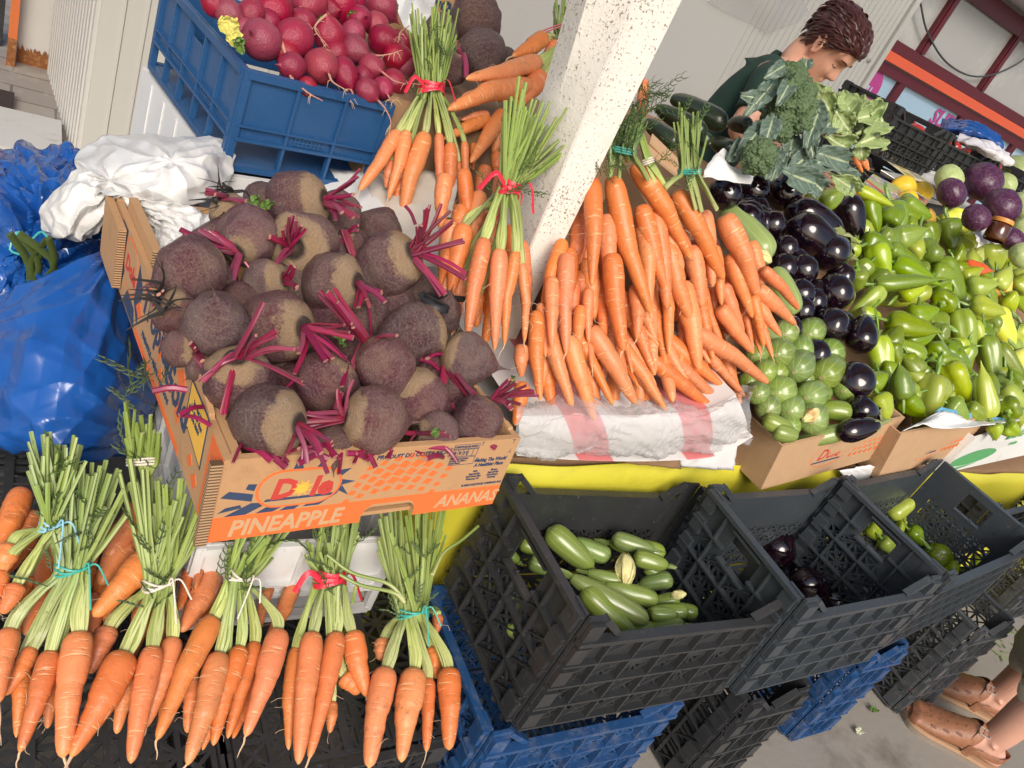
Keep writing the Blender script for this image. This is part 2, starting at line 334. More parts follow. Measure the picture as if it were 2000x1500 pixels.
# ---- carrots
def carrot_mb(pts, r, tail=0, seed=0, n=14):
    rng = random.Random(seed); bl = rng.random(); tpx = rng.uniform(-.05, .05); prof = [(0, .30), (.006, .62), (.03, .86), (.08, .97), (.16, 1.0), (.4, .89+tpx), (.6, .77+tpx+.05*bl), (.78, .63+tpx+.09*bl), (.9, .46+tpx*.6+.13*bl), (.955, .32+.13*bl), (.985, .18+.10*bl), (1, .06)]
    fat = rng.uniform(-.06, .08); K = 26; P = spline(pts, K); ts = [0, .006, .02, .045]+[.08+.82*i/(K-9) for i in range(K-8)]+[.93, .96, .982, 1]
    L = np.linspace(0, 1, K); Q = np.array([[np.interp(t, L, P[:, k]) for k in range(3)] for t in ts]); rr = []
    ph = rng.random()*9
    for t in ts:
        b = np.interp(t, [p[0] for p in prof], [p[1] for p in prof]); b *= 1+fat*math.sin(min(1, t*1.2)*math.pi)+.035*math.sin(t*17+ph)*math.sin(t*math.pi)+.018*math.sin(t*41+ph*2)*(.1 < t < .93); rr.append(r*b)
    mb = MB(); mb.tube(Q, rr, n, flat=rng.uniform(.92, 1.05))
    if tail:
        d = nv(Q[-1]-Q[-4]); tl = [Q[-2]+d*0]
        for i in range(6): d = nv(d+np.array([rng.uniform(-.5, .5), rng.uniform(-.5, .3), rng.uniform(-.6, .1)])); tl.append(tl[-1]+d*tail/6)
        mb.tube(spline(tl, 12), np.linspace(r*.10, r*.025, 12), 5, m=1)
    return mb
def hair(mb, Q, r, rng, k=5, m=1):                     # fine side roots
    for _ in range(k):
        i = rng.randrange(len(Q)//3, len(Q)-2); d = nv([rng.uniform(-1, 1), rng.uniform(-1, .2), rng.uniform(-.4, 1)]); p = Q[i]+d*r*.8; q = [p]
        for _ in range(4): d = nv(d+np.array([rng.uniform(-.7, .7), rng.uniform(-.5, .5), rng.uniform(-.8, .5)])); q.append(q[-1]+d*rng.uniform(.003, .008))
        mb.tube(q, .0003, 4, m=m)
def cpath(c, t, pl, lift, w, bend, sag=0, sink=0):
    """carrot centre line from crown pixel to tip pixel on a heap surface; bend is a sideways share of the length"""
    a = at(*c, pl, lift-sink); b = at(*t, pl, lift); s = nv(np.cross(b-a, tow(a))); m = (a+b)/2+s*np.linalg.norm(b-a)*bend+tow(a)*sag
    return [a, (a*.55+m*.9+b*.05)/1.5, m, (b*.55+m*.9+a*.05)/1.5, b]
def T(off, sc): return lambda q: (off[0]+q[0]*sc, off[1]+q[1]*sc)
C1, C2, C3, C4 = T((0, 0), .35), T((600, 0), .35), T((1250, 0), .375), T((0, 450), .35)
C5, C6, C7, C8, C9 = T((600, 450), .35), T((1250, 450), .375), T((0, 975), .35), T((600, 975), .35), T((1250, 940), .375)
_cs = [0]
def carrot(c, t, w, pl, lift=0, bend=None, tail=0, parent=None, lab=None, group=None, sag=.004, sink=0):
    """w = width in photo pixels near the crown"""
    _cs[0] += 1; rng = random.Random(_cs[0]*77); bend = rng.uniform(-.035, .035) if bend is None else bend
    a = at(*c, pl, lift); r = w*mpp(a)/2; pts = cpath(c, t, pl, lift, w, bend, sag, sink); r *= .91; mb = carrot_mb(pts, r, tail, _cs[0]); hair(mb, spline(pts, 20), r*.7, rng, rng.choice((0, 2, 4, 6)))
    o = mb.build('carrot', [MC, MROOTW], parent)
    if parent is None: tag(o, lab, 'carrot', group)
    return o, np.array(a), r
def bunch(label, pl, Sx, carrots, tie, tw, flare, col, lift=0, nst=6, group='tied carrot bunches', tl=.02, bow=False, st=MSTALK, two=True, wisps=11, fl=.03, thick=.0032, seed=1):
    """carrots: (crown, tip, width[, lift[, bend]]) in crop coordinates; flare: two points spanning the cut stalk ends"""
    rng = random.Random(seed*13+5); tc = Sx(tie); sc = Sx((1, 0))[0]-Sx((0, 0))[0]
    Tp = at(*tc, pl, lift+tl); root = thing('carrot_bunch', label, 'carrots', at(*Sx(carrots[0][1]), pl, lift), group)
    k = mpp(Tp)*sc; F0, F1 = at(*Sx(flare[0]), pl, lift+fl), at(*Sx(flare[1]), pl, lift+fl); ax = nv((F0+F1)/2-Tp); sd = nv(np.cross(ax, tow(Tp))); 
    if sd @ (F1-F0) < 0: sd = -sd
    up = nv(np.cross(sd, ax)); up = up if up @ tow(Tp) > 0 else -up
    order = sorted(range(len(carrots)), key=lambda i: carrots[i][0][0]); N = len(carrots)
    for rank, i in enumerate(order):
        cr = carrots[i]; li = lift+(cr[3] if len(cr) > 3 else 0); o, a, r = carrot(Sx(cr[0]), Sx(cr[1]), cr[2]*sc, pl, li, cr[4] if len(cr) > 4 else None, rng.choice((0, 0, .03, .05)), root)
        d = nv(np.array(at(*Sx(cr[0]), pl, li))-np.array(at(*Sx(cr[1]), pl, li))); mb = MB(); e1 = nv(np.cross(d, tow(a))); e2 = np.cross(e1, d)
        for s in range(nst):
            an = 2*math.pi*s/nst+rng.random(); q0 = a-d*.004+(e1*math.cos(an)+e2*math.sin(an))*r*.20*rng.random()**.5
            x = ((rank+.5+rng.uniform(-.8, .8))/N-.5)*2; x = max(-1, min(1, x)); y = rng.uniform(-1, 1)
            tp = Tp+sd*x*tw*k*.46+up*y*tw*k*.34*math.sqrt(max(0, 1-x*x*.7)); xf = max(-.05, min(1.05, .5+x*.42+rng.gauss(0, .22)))
            e = F0*(1-xf)+F1*xf+up*(y*.025+rng.uniform(-.018, .018))+ax*rng.uniform(-.045, .028); th = thick*rng.uniform(.7, 1.25)
            q1 = a+d*.010+nv(Tp-a)*.012+(e1*math.cos(an)+e2*math.sin(an))*r*.32
            path = spline([q0, q1, q1*.45+tp*.55+up*.004, tp, tp*.6+e*.4+up*rng.uniform(-.004, .008), e], 18)
            mb.tube(path, np.interp(np.linspace(0, 1, 18), [0, .1, .4, 1], [th*1.7, th*1.6, th, th*.95]), 6, 0, flat=.72, capm=1)
        mb.build('foliage', [st, MCUT], o, local=False)
    tb = MB()
    for kk in range(3 if two else 1):                  # turns of band
        o2 = ax*(kk-1)*.0035*(2.2 if bow else 1); pts = [Tp+o2+sd*math.cos(a)*tw*k*.53+up*math.sin(a)*tw*k*.45+ax*.004*math.sin(2*a+kk) for a in np.linspace(0, 2*math.pi, 25)]
        if bow: tb.tube(pts, .0038, 6, flat=.18, up=ax)
        else: tb.tube(pts, .0016, 6)
    for q in ((.03, .02), (.012, .05)) if not bow else ((.035, .03), (-.035, .02)):
        b0 = Tp+up*tw*k*.46+sd*(tw*k*.3 if q[0] > 0 else -tw*k*.3); pts = spline([b0, b0+sd*q[0]*.5+up*.012+ax*.008, b0+sd*q[0]-ax*q[1]], 10)
        tb.tube(pts, .0042 if bow else .0012, 6, flat=.18 if bow else 1)
    tb.build('ribbon' if bow else 'tie', RIB[col], root)
    if wisps:
        wb = MB()
        for _ in range(wisps):
            p = Tp+sd*rng.uniform(-1, 1)*tw*k*.7+up*(tw*k*.42)+ax*rng.uniform(-.03, .09); d = nv(ax+sd*rng.uniform(-1.6, 1.6)+up*rng.uniform(-.2, .6))
            fern(wb, p, d, rng.uniform(.02, .05), rng)
        tag(wb.build('leaf_wisp', MWISP, root), kind='stuff')
    return root
def fern(mb, p, d, L, rng):
    q = [np.array(p)]; dd = d
    for _ in range(5): dd = nv(dd+np.array([rng.uniform(-.3, .3) for _ in range(3)])); q.append(q[-1]+dd*L/5)
    mb.tube(q, .0006, 4)
    for i in range(1, 6):
        for s in (-1, 1):
            e = nv(np.cross(dd, [0.3, .8, .5]))*s; b = nv(dd+e*1.2)
            mb.tube([q[i], q[i]+b*L*.16, q[i]+nv(b+dd)*L*.28], [.0009, .0012, .0002], 4, flat=.4)
# ---- beets (crown along +z, unit radius)
def beet_mesh(seed):
    rng = random.Random(seed); q = rng.uniform(1.0, 1.22); prof = [(.012, -1.62), (.03, -1.42), (.09, -1.22), (.24, -1.08), (.5, -.9), (.76, -.66), (.93, -.36), (1, 0), (.965, .3), (.85, .56), (.66, .75), (.47, .85), (.36, .9), (.30, .95), (.22, .955), (.1, .94), (0.005, .935)]
    P = spline([(r, z*(q if z < 0 else 1)) for r, z in prof], 38); sh = Vector((rng.random()*50, 3, 1)); bx = rng.uniform(-.12, .12)
    def fn(v, a, t):
        k = 1+.17*nz(v*1.1+sh)+.06*nz(v*2.6+sh)+.025*nz(v*6+sh)+(.05*nz(v*9+sh) if v.z > .55 else 0); w = Vector((v.x*k+bx*max(0, -v.z)**2, v.y*k, v.z)); return w
    m = MB().lathe([(max(.004, r), z) for r, z in P], 30, None, 0, fn); return m.mesh('beet', MBEET)
BEETS = [beet_mesh(i*7+1) for i in range(6)]
def orient(o, c, axis, r, spin=0, rz=None):
    o.matrix_world = frame(c, axis) @ Matrix.Rotation(spin, 4, 'Z') @ Matrix.Diagonal((r, r, r if rz is None else rz, 1))
_bi = [0]
def beet(c, r, pl, crown=None, ends=(), lift=0, sw=11, label=None, leaf=False, rootdir=None):
    rng = random.Random(_bi[0]*31+3); p = at(*c, pl, lift); R = r*mpp(p)*1.06
    if crown is not None:
        dx, dy = (crown[0]-c[0])/r, (crown[1]-c[1])/r; q = math.hypot(dx, dy); z = math.sqrt(1-q*q) if q < 1 else .05; axis = nv(UR*dx+UD*dy+tow(p)*z)
    else:
        rd = rootdir or (rng.uniform(-.5, .5), rng.uniform(0, .6)); axis = -nv(UR*rd[0]+UD*rd[1]+tow(p)*.45)
    o = bpy.data.objects.new('beet', BEETS[_bi[0] % 6]); _bi[0] += 1; COL.objects.link(o); orient(o, p, axis, R, rng.random()*6)
    tag(o, label, 'beet', 'beetroots in the cardboard tray'); bpy.context.view_layer.update(); inv = o.matrix_world.inverted(); K = p+axis*R*.93
    sd0 = list(ends); ends = [(e, 1.0) for e in sd0]+[((e[0]+rng.uniform(-11, 11), e[1]+rng.uniform(-11, 11)), .72) for e in sd0 if rng.random() < .75]
    for (u, v), wk in ends:
        lf = rng.uniform(.012, .045)*(1.0 if wk == 1 else .7); dd = min(dep(K), dep(p)-R*.25); e = CAM+ray(u, v)*(dd-lf); L = np.linalg.norm(e-K); b0 = K+axis*.0+(e-K)/L*.006+np.array([rng.uniform(-1, 1) for _ in range(3)])*R*.13
        mid = (b0*.5+e*.5)+tow(K)*L*rng.uniform(.0, .06)+axis*L*.05+np.array([rng.uniform(-1, 1) for _ in range(3)])*L*.03; w = sw*wk*mpp(p)/2*rng.uniform(.75, 1.2); mb = MB()
        mb.tube(spline([K-axis*R*.05, b0, mid, e], 14), np.interp(np.linspace(0, 1, 14), [0, .15, 1], [w*1.25, w*1.05, w*.85]), 7, 0, flat=.6, capm=1)
        if leaf:
            d = nv(e-mid); s = nv(np.cross(d, tow(e)))
            G = [[e-d*.012+s*x*.3*.010+tow(e)*.003, e+s*x*.010*1.2+tow(e)*(.004*abs(x)+.003), e+d*.012+s*x*.8*.010+tow(e)*.006*abs(x)] for x in (-1, -.3, .3, 1)]
            mb.grid(crumple(surf(G, 9, 8), .004, 120, seed=_bi[0]), 2)
        me = mb.mesh('stalk', [MBST, MBCUT, MBLEAF], True); me.transform(inv); k = bpy.data.objects.new('stalk', me); COL.objects.link(k); k.parent = o
    return o
# ---- radishes
def radish_mesh(seed):
    rng = random.Random(seed); sh = Vector((seed*3, 1, 9)); P = spline([(.02, -1.5), (.07, -1.3), (.2, -1.1), (.5, -.9), (.8, -.58), (.98, -.15), (.97, .3), (.75, .72), (.42, .93), (.16, .97), (.01, .96)], 26)
    return MB().lathe([(max(.004, r), z) for r, z in P], 24, None, 0, lambda v, a, t: v*(1+.08*nz(v*1.2+sh))).mesh('radish', MRAD)
RADS = [radish_mesh(i) for i in range(5)]
def radish(i, c, r, pl, tail=None, lift=0, label=None, rz=None):
    rng = random.Random(i*17+2); p = at(*c, pl, lift); R = r*mpp(p)
    if tail: q = tail[0]; dx, dy = (q[0]-c[0])/r, (q[1]-c[1])/r; h = math.hypot(dx, dy); z = math.sqrt(1-min(1, h)**2)*.9+.05; axis = -nv(UR*dx+UD*dy+tow(p)*z)
    else: axis = nv([rng.uniform(-1, 1), rng.uniform(0, 1.2), rng.uniform(-.6, .8)])
    o = bpy.data.objects.new('radish', RADS[i % 5]); COL.objects.link(o); orient(o, p, axis, R, rng.random()*6, rz and R*rz); tag(o, label, 'radish', 'red radishes in the blue crate')
    if tail:
        bpy.context.view_layer.update(); K = p-axis*R*1.25; d0 = dep(K); pts = [p-axis*R*1.05, K]+[CAM+ray(*q)*(d0-.012*(k+1)) for k, q in enumerate(tail[1:])]
        n = 8*len(pts); mb = MB().tube(spline(pts, n), np.linspace(R*.11, R*.022, n), 6)
        S_ = spline(pts, n)
        for k in range(5):
            b = S_[rng.randrange(n//2, n-1)]; dd = nv([rng.uniform(-1, 1), rng.uniform(-1, 0), rng.uniform(-1, .4)]); mb.tube([b, b+dd*.008, b+nv(dd+np.array([.3, 0, -.5]))*.018], [.0007, .0005, .0002], 4, 1)
        me = mb.mesh('taproot', [MROOT, MROOTW]); me.transform(o.matrix_world.inverted()); k = bpy.data.objects.new('taproot', me); COL.objects.link(k); k.parent = o
    return o
# ---- peppers (stem at origin, body along +z, unit length, unit half width)
def pepper_meshes(seed):
    rng = random.Random(seed); sh = Vector((seed*5.1, 2, 7)); nl = rng.choice((3, 3, 4, 2)); bend = rng.uniform(-.5, .5); lob = rng.uniform(.08, .17); blunt = rng.uniform(.06, .30)
    P = spline([(.03, .055), (.22, .025), (.5, .0), (.8, .05), (.97, .14), (1.0, .24), (.88, .44), (.68, .64), (blunt+.16, .83), (blunt*.8, .93), (blunt*.4, .985), (.01, 1.0)], 30); ph = rng.random()*6
    def fn(v, a, t):
        k = 1+lob*2.2*(abs(math.cos(nl*a/2+ph))**.7-.62)*(1-.55*v.z)+.085*nz(Vector((math.cos(a), math.sin(a), v.z*3))+sh)+.05*nz(Vector((math.cos(a)*2, math.sin(a)*2, v.z*7))+sh)
        return Vector((v.x*k+bend*v.z*v.z, v.y*k+.2*bend*math.sin(v.z*5), v.z))
    b = MB().lathe([(max(.004, r), z) for r, z in P], 28, None, 0, fn); s = MB(); c = rng.uniform(-.5, .5)
    s.lathe([(.05, -.02), (.30, .0), (.36, .022), (.30, .035)], 12, None, 0, lambda v, a, t: Vector((v.x*(1+.25*math.cos(5*a)), v.y*(1+.25*math.cos(5*a)), v.z)))
    s.tube(spline([(0, 0, .02), (.04*c, 0, -.08), (c*.4, .1, -.20), (c*1.0, .1, -.32)], 10), np.linspace(.14, .10, 10), 7); s2 = s
    return b, s2
PEPB = [pepper_meshes(i*5+3) for i in range(7)]; _pm = {}
def pepper_mesh(i, col):
    if (i, col) not in _pm: _pm[(i, col)] = PEPB[i][0].mesh('pepper', MPEP[col]); PEPB[i]
    return _pm[(i, col)]
PEPS = [b[1].mesh('stalk', MPST) for b in PEPB]; _pi = [0]
def pepper(a, b, w, col, pl, lift=0, tilt=0, label=None, group=None, stem=True, var=None):
    """a stem-end pixel, b tip pixel, w width in pixels; tilt>0 leans the stem end toward the viewer"""
    rng = random.Random(_pi[0]*19+1); _pi[0] += 1; A = at(*a, pl, lift); k = mpp(A); B = CAM+ray(*b)*(dep(A)+tilt); B = A+(B-A)*(1.22 if not tilt else 1.0); L = np.linalg.norm(B-A); i = rng.randrange(7) if var is None else var
    o = bpy.data.objects.new('pepper', pepper_mesh(i, col)); COL.objects.link(o); orient(o, A, B-A, w*k/2*.95, rng.random()*6, L*1.0)
    tag(o, label, 'pepper', group)
    if stem: s = bpy.data.objects.new('stalk', PEPS[i]); COL.objects.link(s); s.parent = o
    return o
# ---- zucchini and eggplants: p, q end pixels or (p, towards-viewer)
def zucc_mesh(name, seed, mat, neck=.0):
    rng = random.Random(seed); sh = Vector((seed, 4, 2)); bd = rng.uniform(-.25, .25)
    P = spline([(.02, 0), (.16, .002), (.24, .012), (.5, .035), (.78, .085), (.95, .18), (1, .32), (.97, .5), (.9-neck*.3, .7), (.8-neck, .86), (.62-neck, .945), (.4-neck*.4, .985), (.02, 1)], 30)
    return MB().lathe([(max(.006, r), z) for r, z in P], 24, None, 0, lambda v, a, t: Vector((v.x*(1+.03*math.cos(5*a)+.06*nz(Vector((math.cos(a), math.sin(a), v.z*3))+sh))+bd*(v.z-.5)**2*2, v.y, v.z))).mesh(name, mat)
ZM = {k: [zucc_mesh('zucchini', i*3+1, m, nk) for i in range(4)] for k, m, nk in (('z', MZ, .12), ('d', MZD, .1), ('p', MZL, .05))}
zs = MB(); zs.tube(spline([(0, 0, .96), (.02, 0, 1.02), (.08, 0, 1.10)], 7), [.34, .30, .27, .26, .26, .28, .3], 6); ZSTEM = zs.mesh('stem', MZS, 20)
_zi = [0]
def zucchini(a, b, w, pl, kind='z', lift=0, tilt=0, label=None, group=None, stem=False, length=None):
    """a blossom end, b stem end; with b None the fruit points at the viewer"""
    i = _zi[0]; _zi[0] += 1; rng = random.Random(i*11); A = at(*a, pl, lift); k = mpp(A); R = w*k/2
    if b is None: ax = -nv(tow(A)+UR*rng.uniform(-.35, .15)+UD*rng.uniform(.0, .38)); L = length or R*3.8
    else: B = CAM+ray(*b)*(dep(A)+tilt); ax = B-A; L = np.linalg.norm(ax)
    o = bpy.data.objects.new('zucchini', ZM[kind][i % 4]); COL.objects.link(o); orient(o, A, ax, R, rng.random()*6, L); tag(o, label, 'zucchini', group)
    if stem: s = bpy.data.objects.new('stem', ZSTEM); COL.objects.link(s); s.parent = o
    return o
P_ = spline([(.02, -.02), (.14, -.015), (.4, .02), (.75, .1), (.96, .24), (1, .36), (.93, .55), (.78, .74), (.6, .88), (.42, .96), (.3, 1.0)], 28)
def egg_mesh(seed):
    sh = Vector((seed*2.3, 0, 5)); bd = random.Random(seed).uniform(-.2, .2)
    m = MB().lathe([(max(.006, r), z) for r, z in P_], 30, None, 0, lambda v, a, t: Vector((v.x*(1+.05*nz(v+sh))+bd*v.z*v.z, v.y*(1+.05*nz(v*1.3-sh)), v.z)))
    sc = MB(); return m.mesh('eggplant', MEGG)
EGGS = [egg_mesh(i) for i in range(4)]
ec = MB(); ec.lathe([(.1, 1.06), (.36, 1.04), (.47, .97), (.62, .86), (.74, .76)], 20, None, 0, lambda v, a, t: Vector((v.x*1.03, v.y*1.03, v.z+(.10*math.cos(5*a) if t > .6 else 0))))
ec.tube(spline([(0, 0, 1.02), (.05, 0, 1.12), (.2, .05, 1.28)], 8), [.26, .2, .17, .16, .16, .17, .19, .2], 8); EGGC = ec.mesh('calyx', MEGGC)
_ei = [0]
def eggplant(c, r, pl, ax=None, length=None, lift=0, label=None, group=None, calyx=True, stem_px=None):
    """c: pixel of the blossom (blunt) end centre, r its pixel radius; ax: (right, down, away) direction toward the stem"""
    i = _ei[0]; _ei[0] += 1; rng = random.Random(i*5+1); p = at(*c, pl, lift); R = r*mpp(p); ax = ax or (rng.uniform(-.5, .5), rng.uniform(-.2, .5), 1.0); A = nv(UR*ax[0]+UD*ax[1]-tow(p)*ax[2]); L = (length or 2.5)*R
    o = bpy.data.objects.new('eggplant', EGGS[i % 4]); COL.objects.link(o); orient(o, p-A*L*.30, A, R, rng.random()*6, L); tag(o, label, 'eggplant', group)
    if calyx: s = bpy.data.objects.new('calyx', EGGC); COL.objects.link(s); s.parent = o
    return o
def ext(q, L0, sink):                                  # lengthen a partly hidden root upward, its crown buried deeper
    (a, b, w, *r) = q; L = math.hypot(a[0]-b[0], a[1]-b[1]); k = max(1, L0/max(L, 1)); li = r[0] if r else 0
    return [(b[0]+(a[0]-b[0])*k, b[1]+(a[1]-b[1])*k), b, w, li, r[1] if len(r) > 1 else None, sink*(k-1)]
def tiers(items, key, rows):
    """sort (u,v,...) items into rows from the front up, then along each row; returns list of (item, row, index, rowlen)"""
    it = sorted(items, key=lambda q: -key(q)[1]); n = len(it); out = []; per = math.ceil(n/rows)
    for r in range(rows):
        row = sorted(it[r*per:(r+1)*per], key=lambda q: key(q)[0]); out += [(q, r, k, len(row)) for k, q in enumerate(row)]
    return out
# ================================================================== materials of the place
MFLOOR = mk('concrete_floor', (.25, .225, .195), .85, .18, 3, dirt=(.13, .105, .085), da=.55, dsc=2.2, bump=.4, bsc=60)
t = NT('stone_paving'); br = t.n('TexBrick'); br.inputs['Scale'].default_value = 1.6; br.inputs['Mortar Size'].default_value = .008; br.inputs['Color1'].default_value = (.36, .31, .26, 1); br.inputs['Color2'].default_value = (.29, .25, .215, 1); br.inputs['Mortar'].default_value = (.15, .13, .11, 1); t.l(t.co(), br.inputs[0])
MPAVE = t.out(t.mix(t.ramp(t.noise(7, 6, .75), ((.5, 0), (.66, .6))), br.outputs[0], (.47, .42, .34)), .85)
MPANEL = mk('grey_panel', (.53, .52, .475), .55, .05, 3, dirt=(.29, .285, .255), da=.63, dsc=7, bump=.15, bsc=30)
MRIBP = mk('ribbed_panel', (.54, .52, .48), .5, .05, 3)
MPEEL = mk('peeling_paint', (.55, .53, .49), .7, .06, 4, dirt=(.26, .25, .22), da=.55, dsc=6)
MRUST = mk('rust', (.22, .08, .025), .9, .4, 40, dirt=(.40, .20, .07), da=.5, dsc=60)
MWALL = mk('white_sandwich_panel', (.62, .61, .57), .55, .04, 2, dirt=(.54, .53, .49), da=.6, dsc=3)
MFILM = mk('protective_film', (.72, .70, .66), .22, .06, 9, bump=.3, bsc=40)
t = NT('post_paint'); t.rco(); f = t.noise(210, 3, .65); g = t.noise(6, 4, .7); sz = t.n('SeparateXYZ'); t.l(t.co(), sz.inputs[0]); hg = t.ramp(sz.outputs[2], ((.25, .0), (1.0, 1)))
c = t.mix(t.noise(9, 5, .7), (.66, .62, .54), (.78, .75, .68)); c = t.mix(t.ramp(t.noise(4, 5, .75), ((.58, 0), (.75, .35))), c, (.46, .38, .28))
sp = t.math('ADD', f, t.math('MULTIPLY', t.math('ADD', g, t.math('MULTIPLY', hg, .35)), .38)); c = t.mix(t.ramp(sp, ((.838, 0), (.88, .8))), c, (.16, .10, .06)); t.bump(t.math('ADD', f, t.noise(60, 3)), .35, .003); MPOST = t.out(c, .6)
MYEL = mk('yellow_sheet', (.57, .51, .04), .5, .08, 3, dirt=(.42, .38, .03), da=.56, dsc=2.5, bump=.2, bsc=6)
def m_card(name, a):
    t = NT(name); w = t.n('TexWave'); w.inputs['Scale'].default_value = 90; w.inputs['Distortion'].default_value = 1.5; w.bands_direction = 'X'; t.l(t.co(), w.inputs[0])
    c = t.mix(t.noise(22, 5, .7), tuple(x*.86 for x in a), tuple(min(1, x*1.1) for x in a)); c = t.mix(t.math('MULTIPLY', w.outputs['Fac'], .10), c, tuple(x*.7 for x in a))
    c = t.mix(t.ramp(t.noise(8, 6, .75), ((.6, 0), (.75, .5))), c, tuple(x*.5 for x in a)); t.bump(t.math('ADD', t.noise(160, 3), t.noise(9, 2)), .25, .002); return t.out(c, .85)
MCARD = m_card('cardboard', (.47, .265, .125)); MCARD2 = m_card('pale_cardboard', (.50, .31, .17)); MCARDD = m_card('dark_cardboard', (.29, .17, .09))
t = NT('corrugated_edge'); w = t.n('TexWave'); w.inputs['Scale'].default_value = 75; w.bands_direction = 'Z'; w.inputs['Distortion'].default_value = 1; t.l(t.co(), w.inputs[0]); MCORR = t.out(t.mix(t.ramp(w.outputs['Fac'], ((.35, 0), (.6, 1))), (.10, .055, .025), (.45, .28, .15)), .9)
POR = mk('orange_print', (.74, .15, .032), .8, .14, 30, dirt=(.52, .20, .08), da=.60, dsc=14); PNAV = mk('navy_print', (.030, .05, .105), .8, .2, 40); PRED = mk('red_print', (.50, .045, .035), .8, .12, 40); PYEL = mk('yellow_print', (.78, .44, .06), .8, .1, 40); PBLK = mk('black_print', (.03, .03, .035), .8, .1); PGRN = mk('green_print', (.10, .36, .13), .8, .1); PTAN = mk('tan_print', (.52, .32, .17), .85, .12, 40)
def m_plast(name, a, b, rough=.45, da=.52, dust=(.20, .16, .12), k=.6):
    t = NT(name); c = t.mix(t.noise(6, 3), a, b); f = t.math('MULTIPLY', t.ramp(t.noise(38, 7, .8), ((da, 0), (da+.22, 1))), k); c = t.mix(f, c, dust)
    c = t.mix(t.math('MULTIPLY', t.ramp(t.noise(90, 4, .7), ((.62, 0), (.7, 1))), .35), c, dust); t.bump(t.noise(70, 3), .12, .002); return t.out(c, t.ramp(t.noise(11, 4), ((.3, rough-.1), (.7, rough+.15))))
MBLK = m_plast('black_plastic', (.020, .021, .022), (.040, .041, .043), .34, .58, (.17, .15, .13), .32); MSLATE = m_plast('slate_plastic', (.034, .041, .048), (.052, .061, .069), .36, .60); MDGREY = m_plast('grey_plastic', (.040, .045, .052), (.062, .067, .074), .45, .5, (.22, .19, .16), .5)
MBLUE = m_plast('blue_plastic', (.012, .062, .17), (.024, .092, .23), .34, .60, (.10, .15, .24), .6); MBLUE2 = m_plast('dusty_blue_plastic', (.010, .048, .14), (.018, .072, .20), .42, .50, (.20, .20, .22), .6); MWHP = m_plast('white_plastic', (.62, .62, .61), (.72, .72, .71), .4, .60, (.42, .38, .33), .5)
t = NT('blue_bag_film'); MBAG = t.out(t.mix(t.noise(5, 4), (.005, .055, .25), (.013, .10, .38)), .22, Coat_Weight=.3, Coat_Roughness=.2)
t = NT('white_bag_film'); MWBAG = t.out(t.mix(t.noise(8, 4), (.66, .65, .63), (.78, .77, .75)), .28, Transmission_Weight=.12)
def m_film(name, tint, al):
    t = NT(name); tr = t.n('BsdfTransparent'); tr.inputs[0].default_value = (*tint, 1); ad = t.n('MixShader'); fr = t.n('LayerWeight'); fr.inputs[0].default_value = .45
    t.out((.70, .70, .71), .08, Specular_IOR_Level=1.0); t.l(t.math('ADD', t.math('MULTIPLY', fr.outputs['Facing'], .45), al), ad.inputs[0]); t.l(tr.outputs[0], ad.inputs[1]); t.l(t.b.outputs[0], ad.inputs[2]); t.l(ad.outputs[0], t.t.nodes['Material Output'].inputs[0]); return t.m
MCLEAR = m_film('clear_film', (.95, .95, .95), .15)
MMAR = mk('maroon_frame', (.115, .014, .024), .35, .15, 6); MORS = mk('orange_strip', (.80, .13, .055), .4, .06, 5); MBEAM = mk('white_beam', (.76, .74, .71), .5, .05, 4)
MGLASS = mk('grey_window_glass', (.40, .40, .39), .12, .10, 1.2, dirt=(.52, .52, .50), da=.5, dsc=1.6, Specular_IOR_Level=.6); MSKYP = mk('sky_blue_poster', (.42, .60, .76), .25, .10, 1.6, dirt=(.66, .76, .80), da=.52, dsc=1.6)  # window panes: opaque grey with random paler patches
MPURP = mk('purple_lettering', (.50, .06, .28), .5, .08); MSTEEL = mk('worn_steel', (.50, .49, .47), .35, .12, 20, Metallic=.5)
# ================================================================== ground, walls
def tagS(o): o['kind'] = 'structure'; return o
tagS(MB().add([(-8, -4, 0), (14, -4, 0), (14, 12, 0), (-8, 12, 0)], [(0, 1, 2, 3)]).build('ground', MFLOOR, None, False, base=False))
tagS(MB().add([(-6, 2.9, .004), (.2, 2.9, .004), (.2, 9, .004), (-6, 9, .004)], [(0, 1, 2, 3)]).build('pavement', MPAVE, None, False, base=False))
mb = MB(); mb.box((-3, 3.02, .008), (.17, 3.38, .045)); tag(mb.build('stone_step', MPEEL, None, False), 'worn cream stone step edging the paving beside the ribbed panel', 'step')
mb = MB(); mb.box((-1.2, 2.4, .006), (.012, 3.6, .03)); tag(mb.build('doormat', mk('brown_mat', (.045, .028, .022), .95, .4, 120, bump=.8, bsc=200), None, False), 'dark brown coarse mat at the frame edge beyond the blue bag', 'mat')
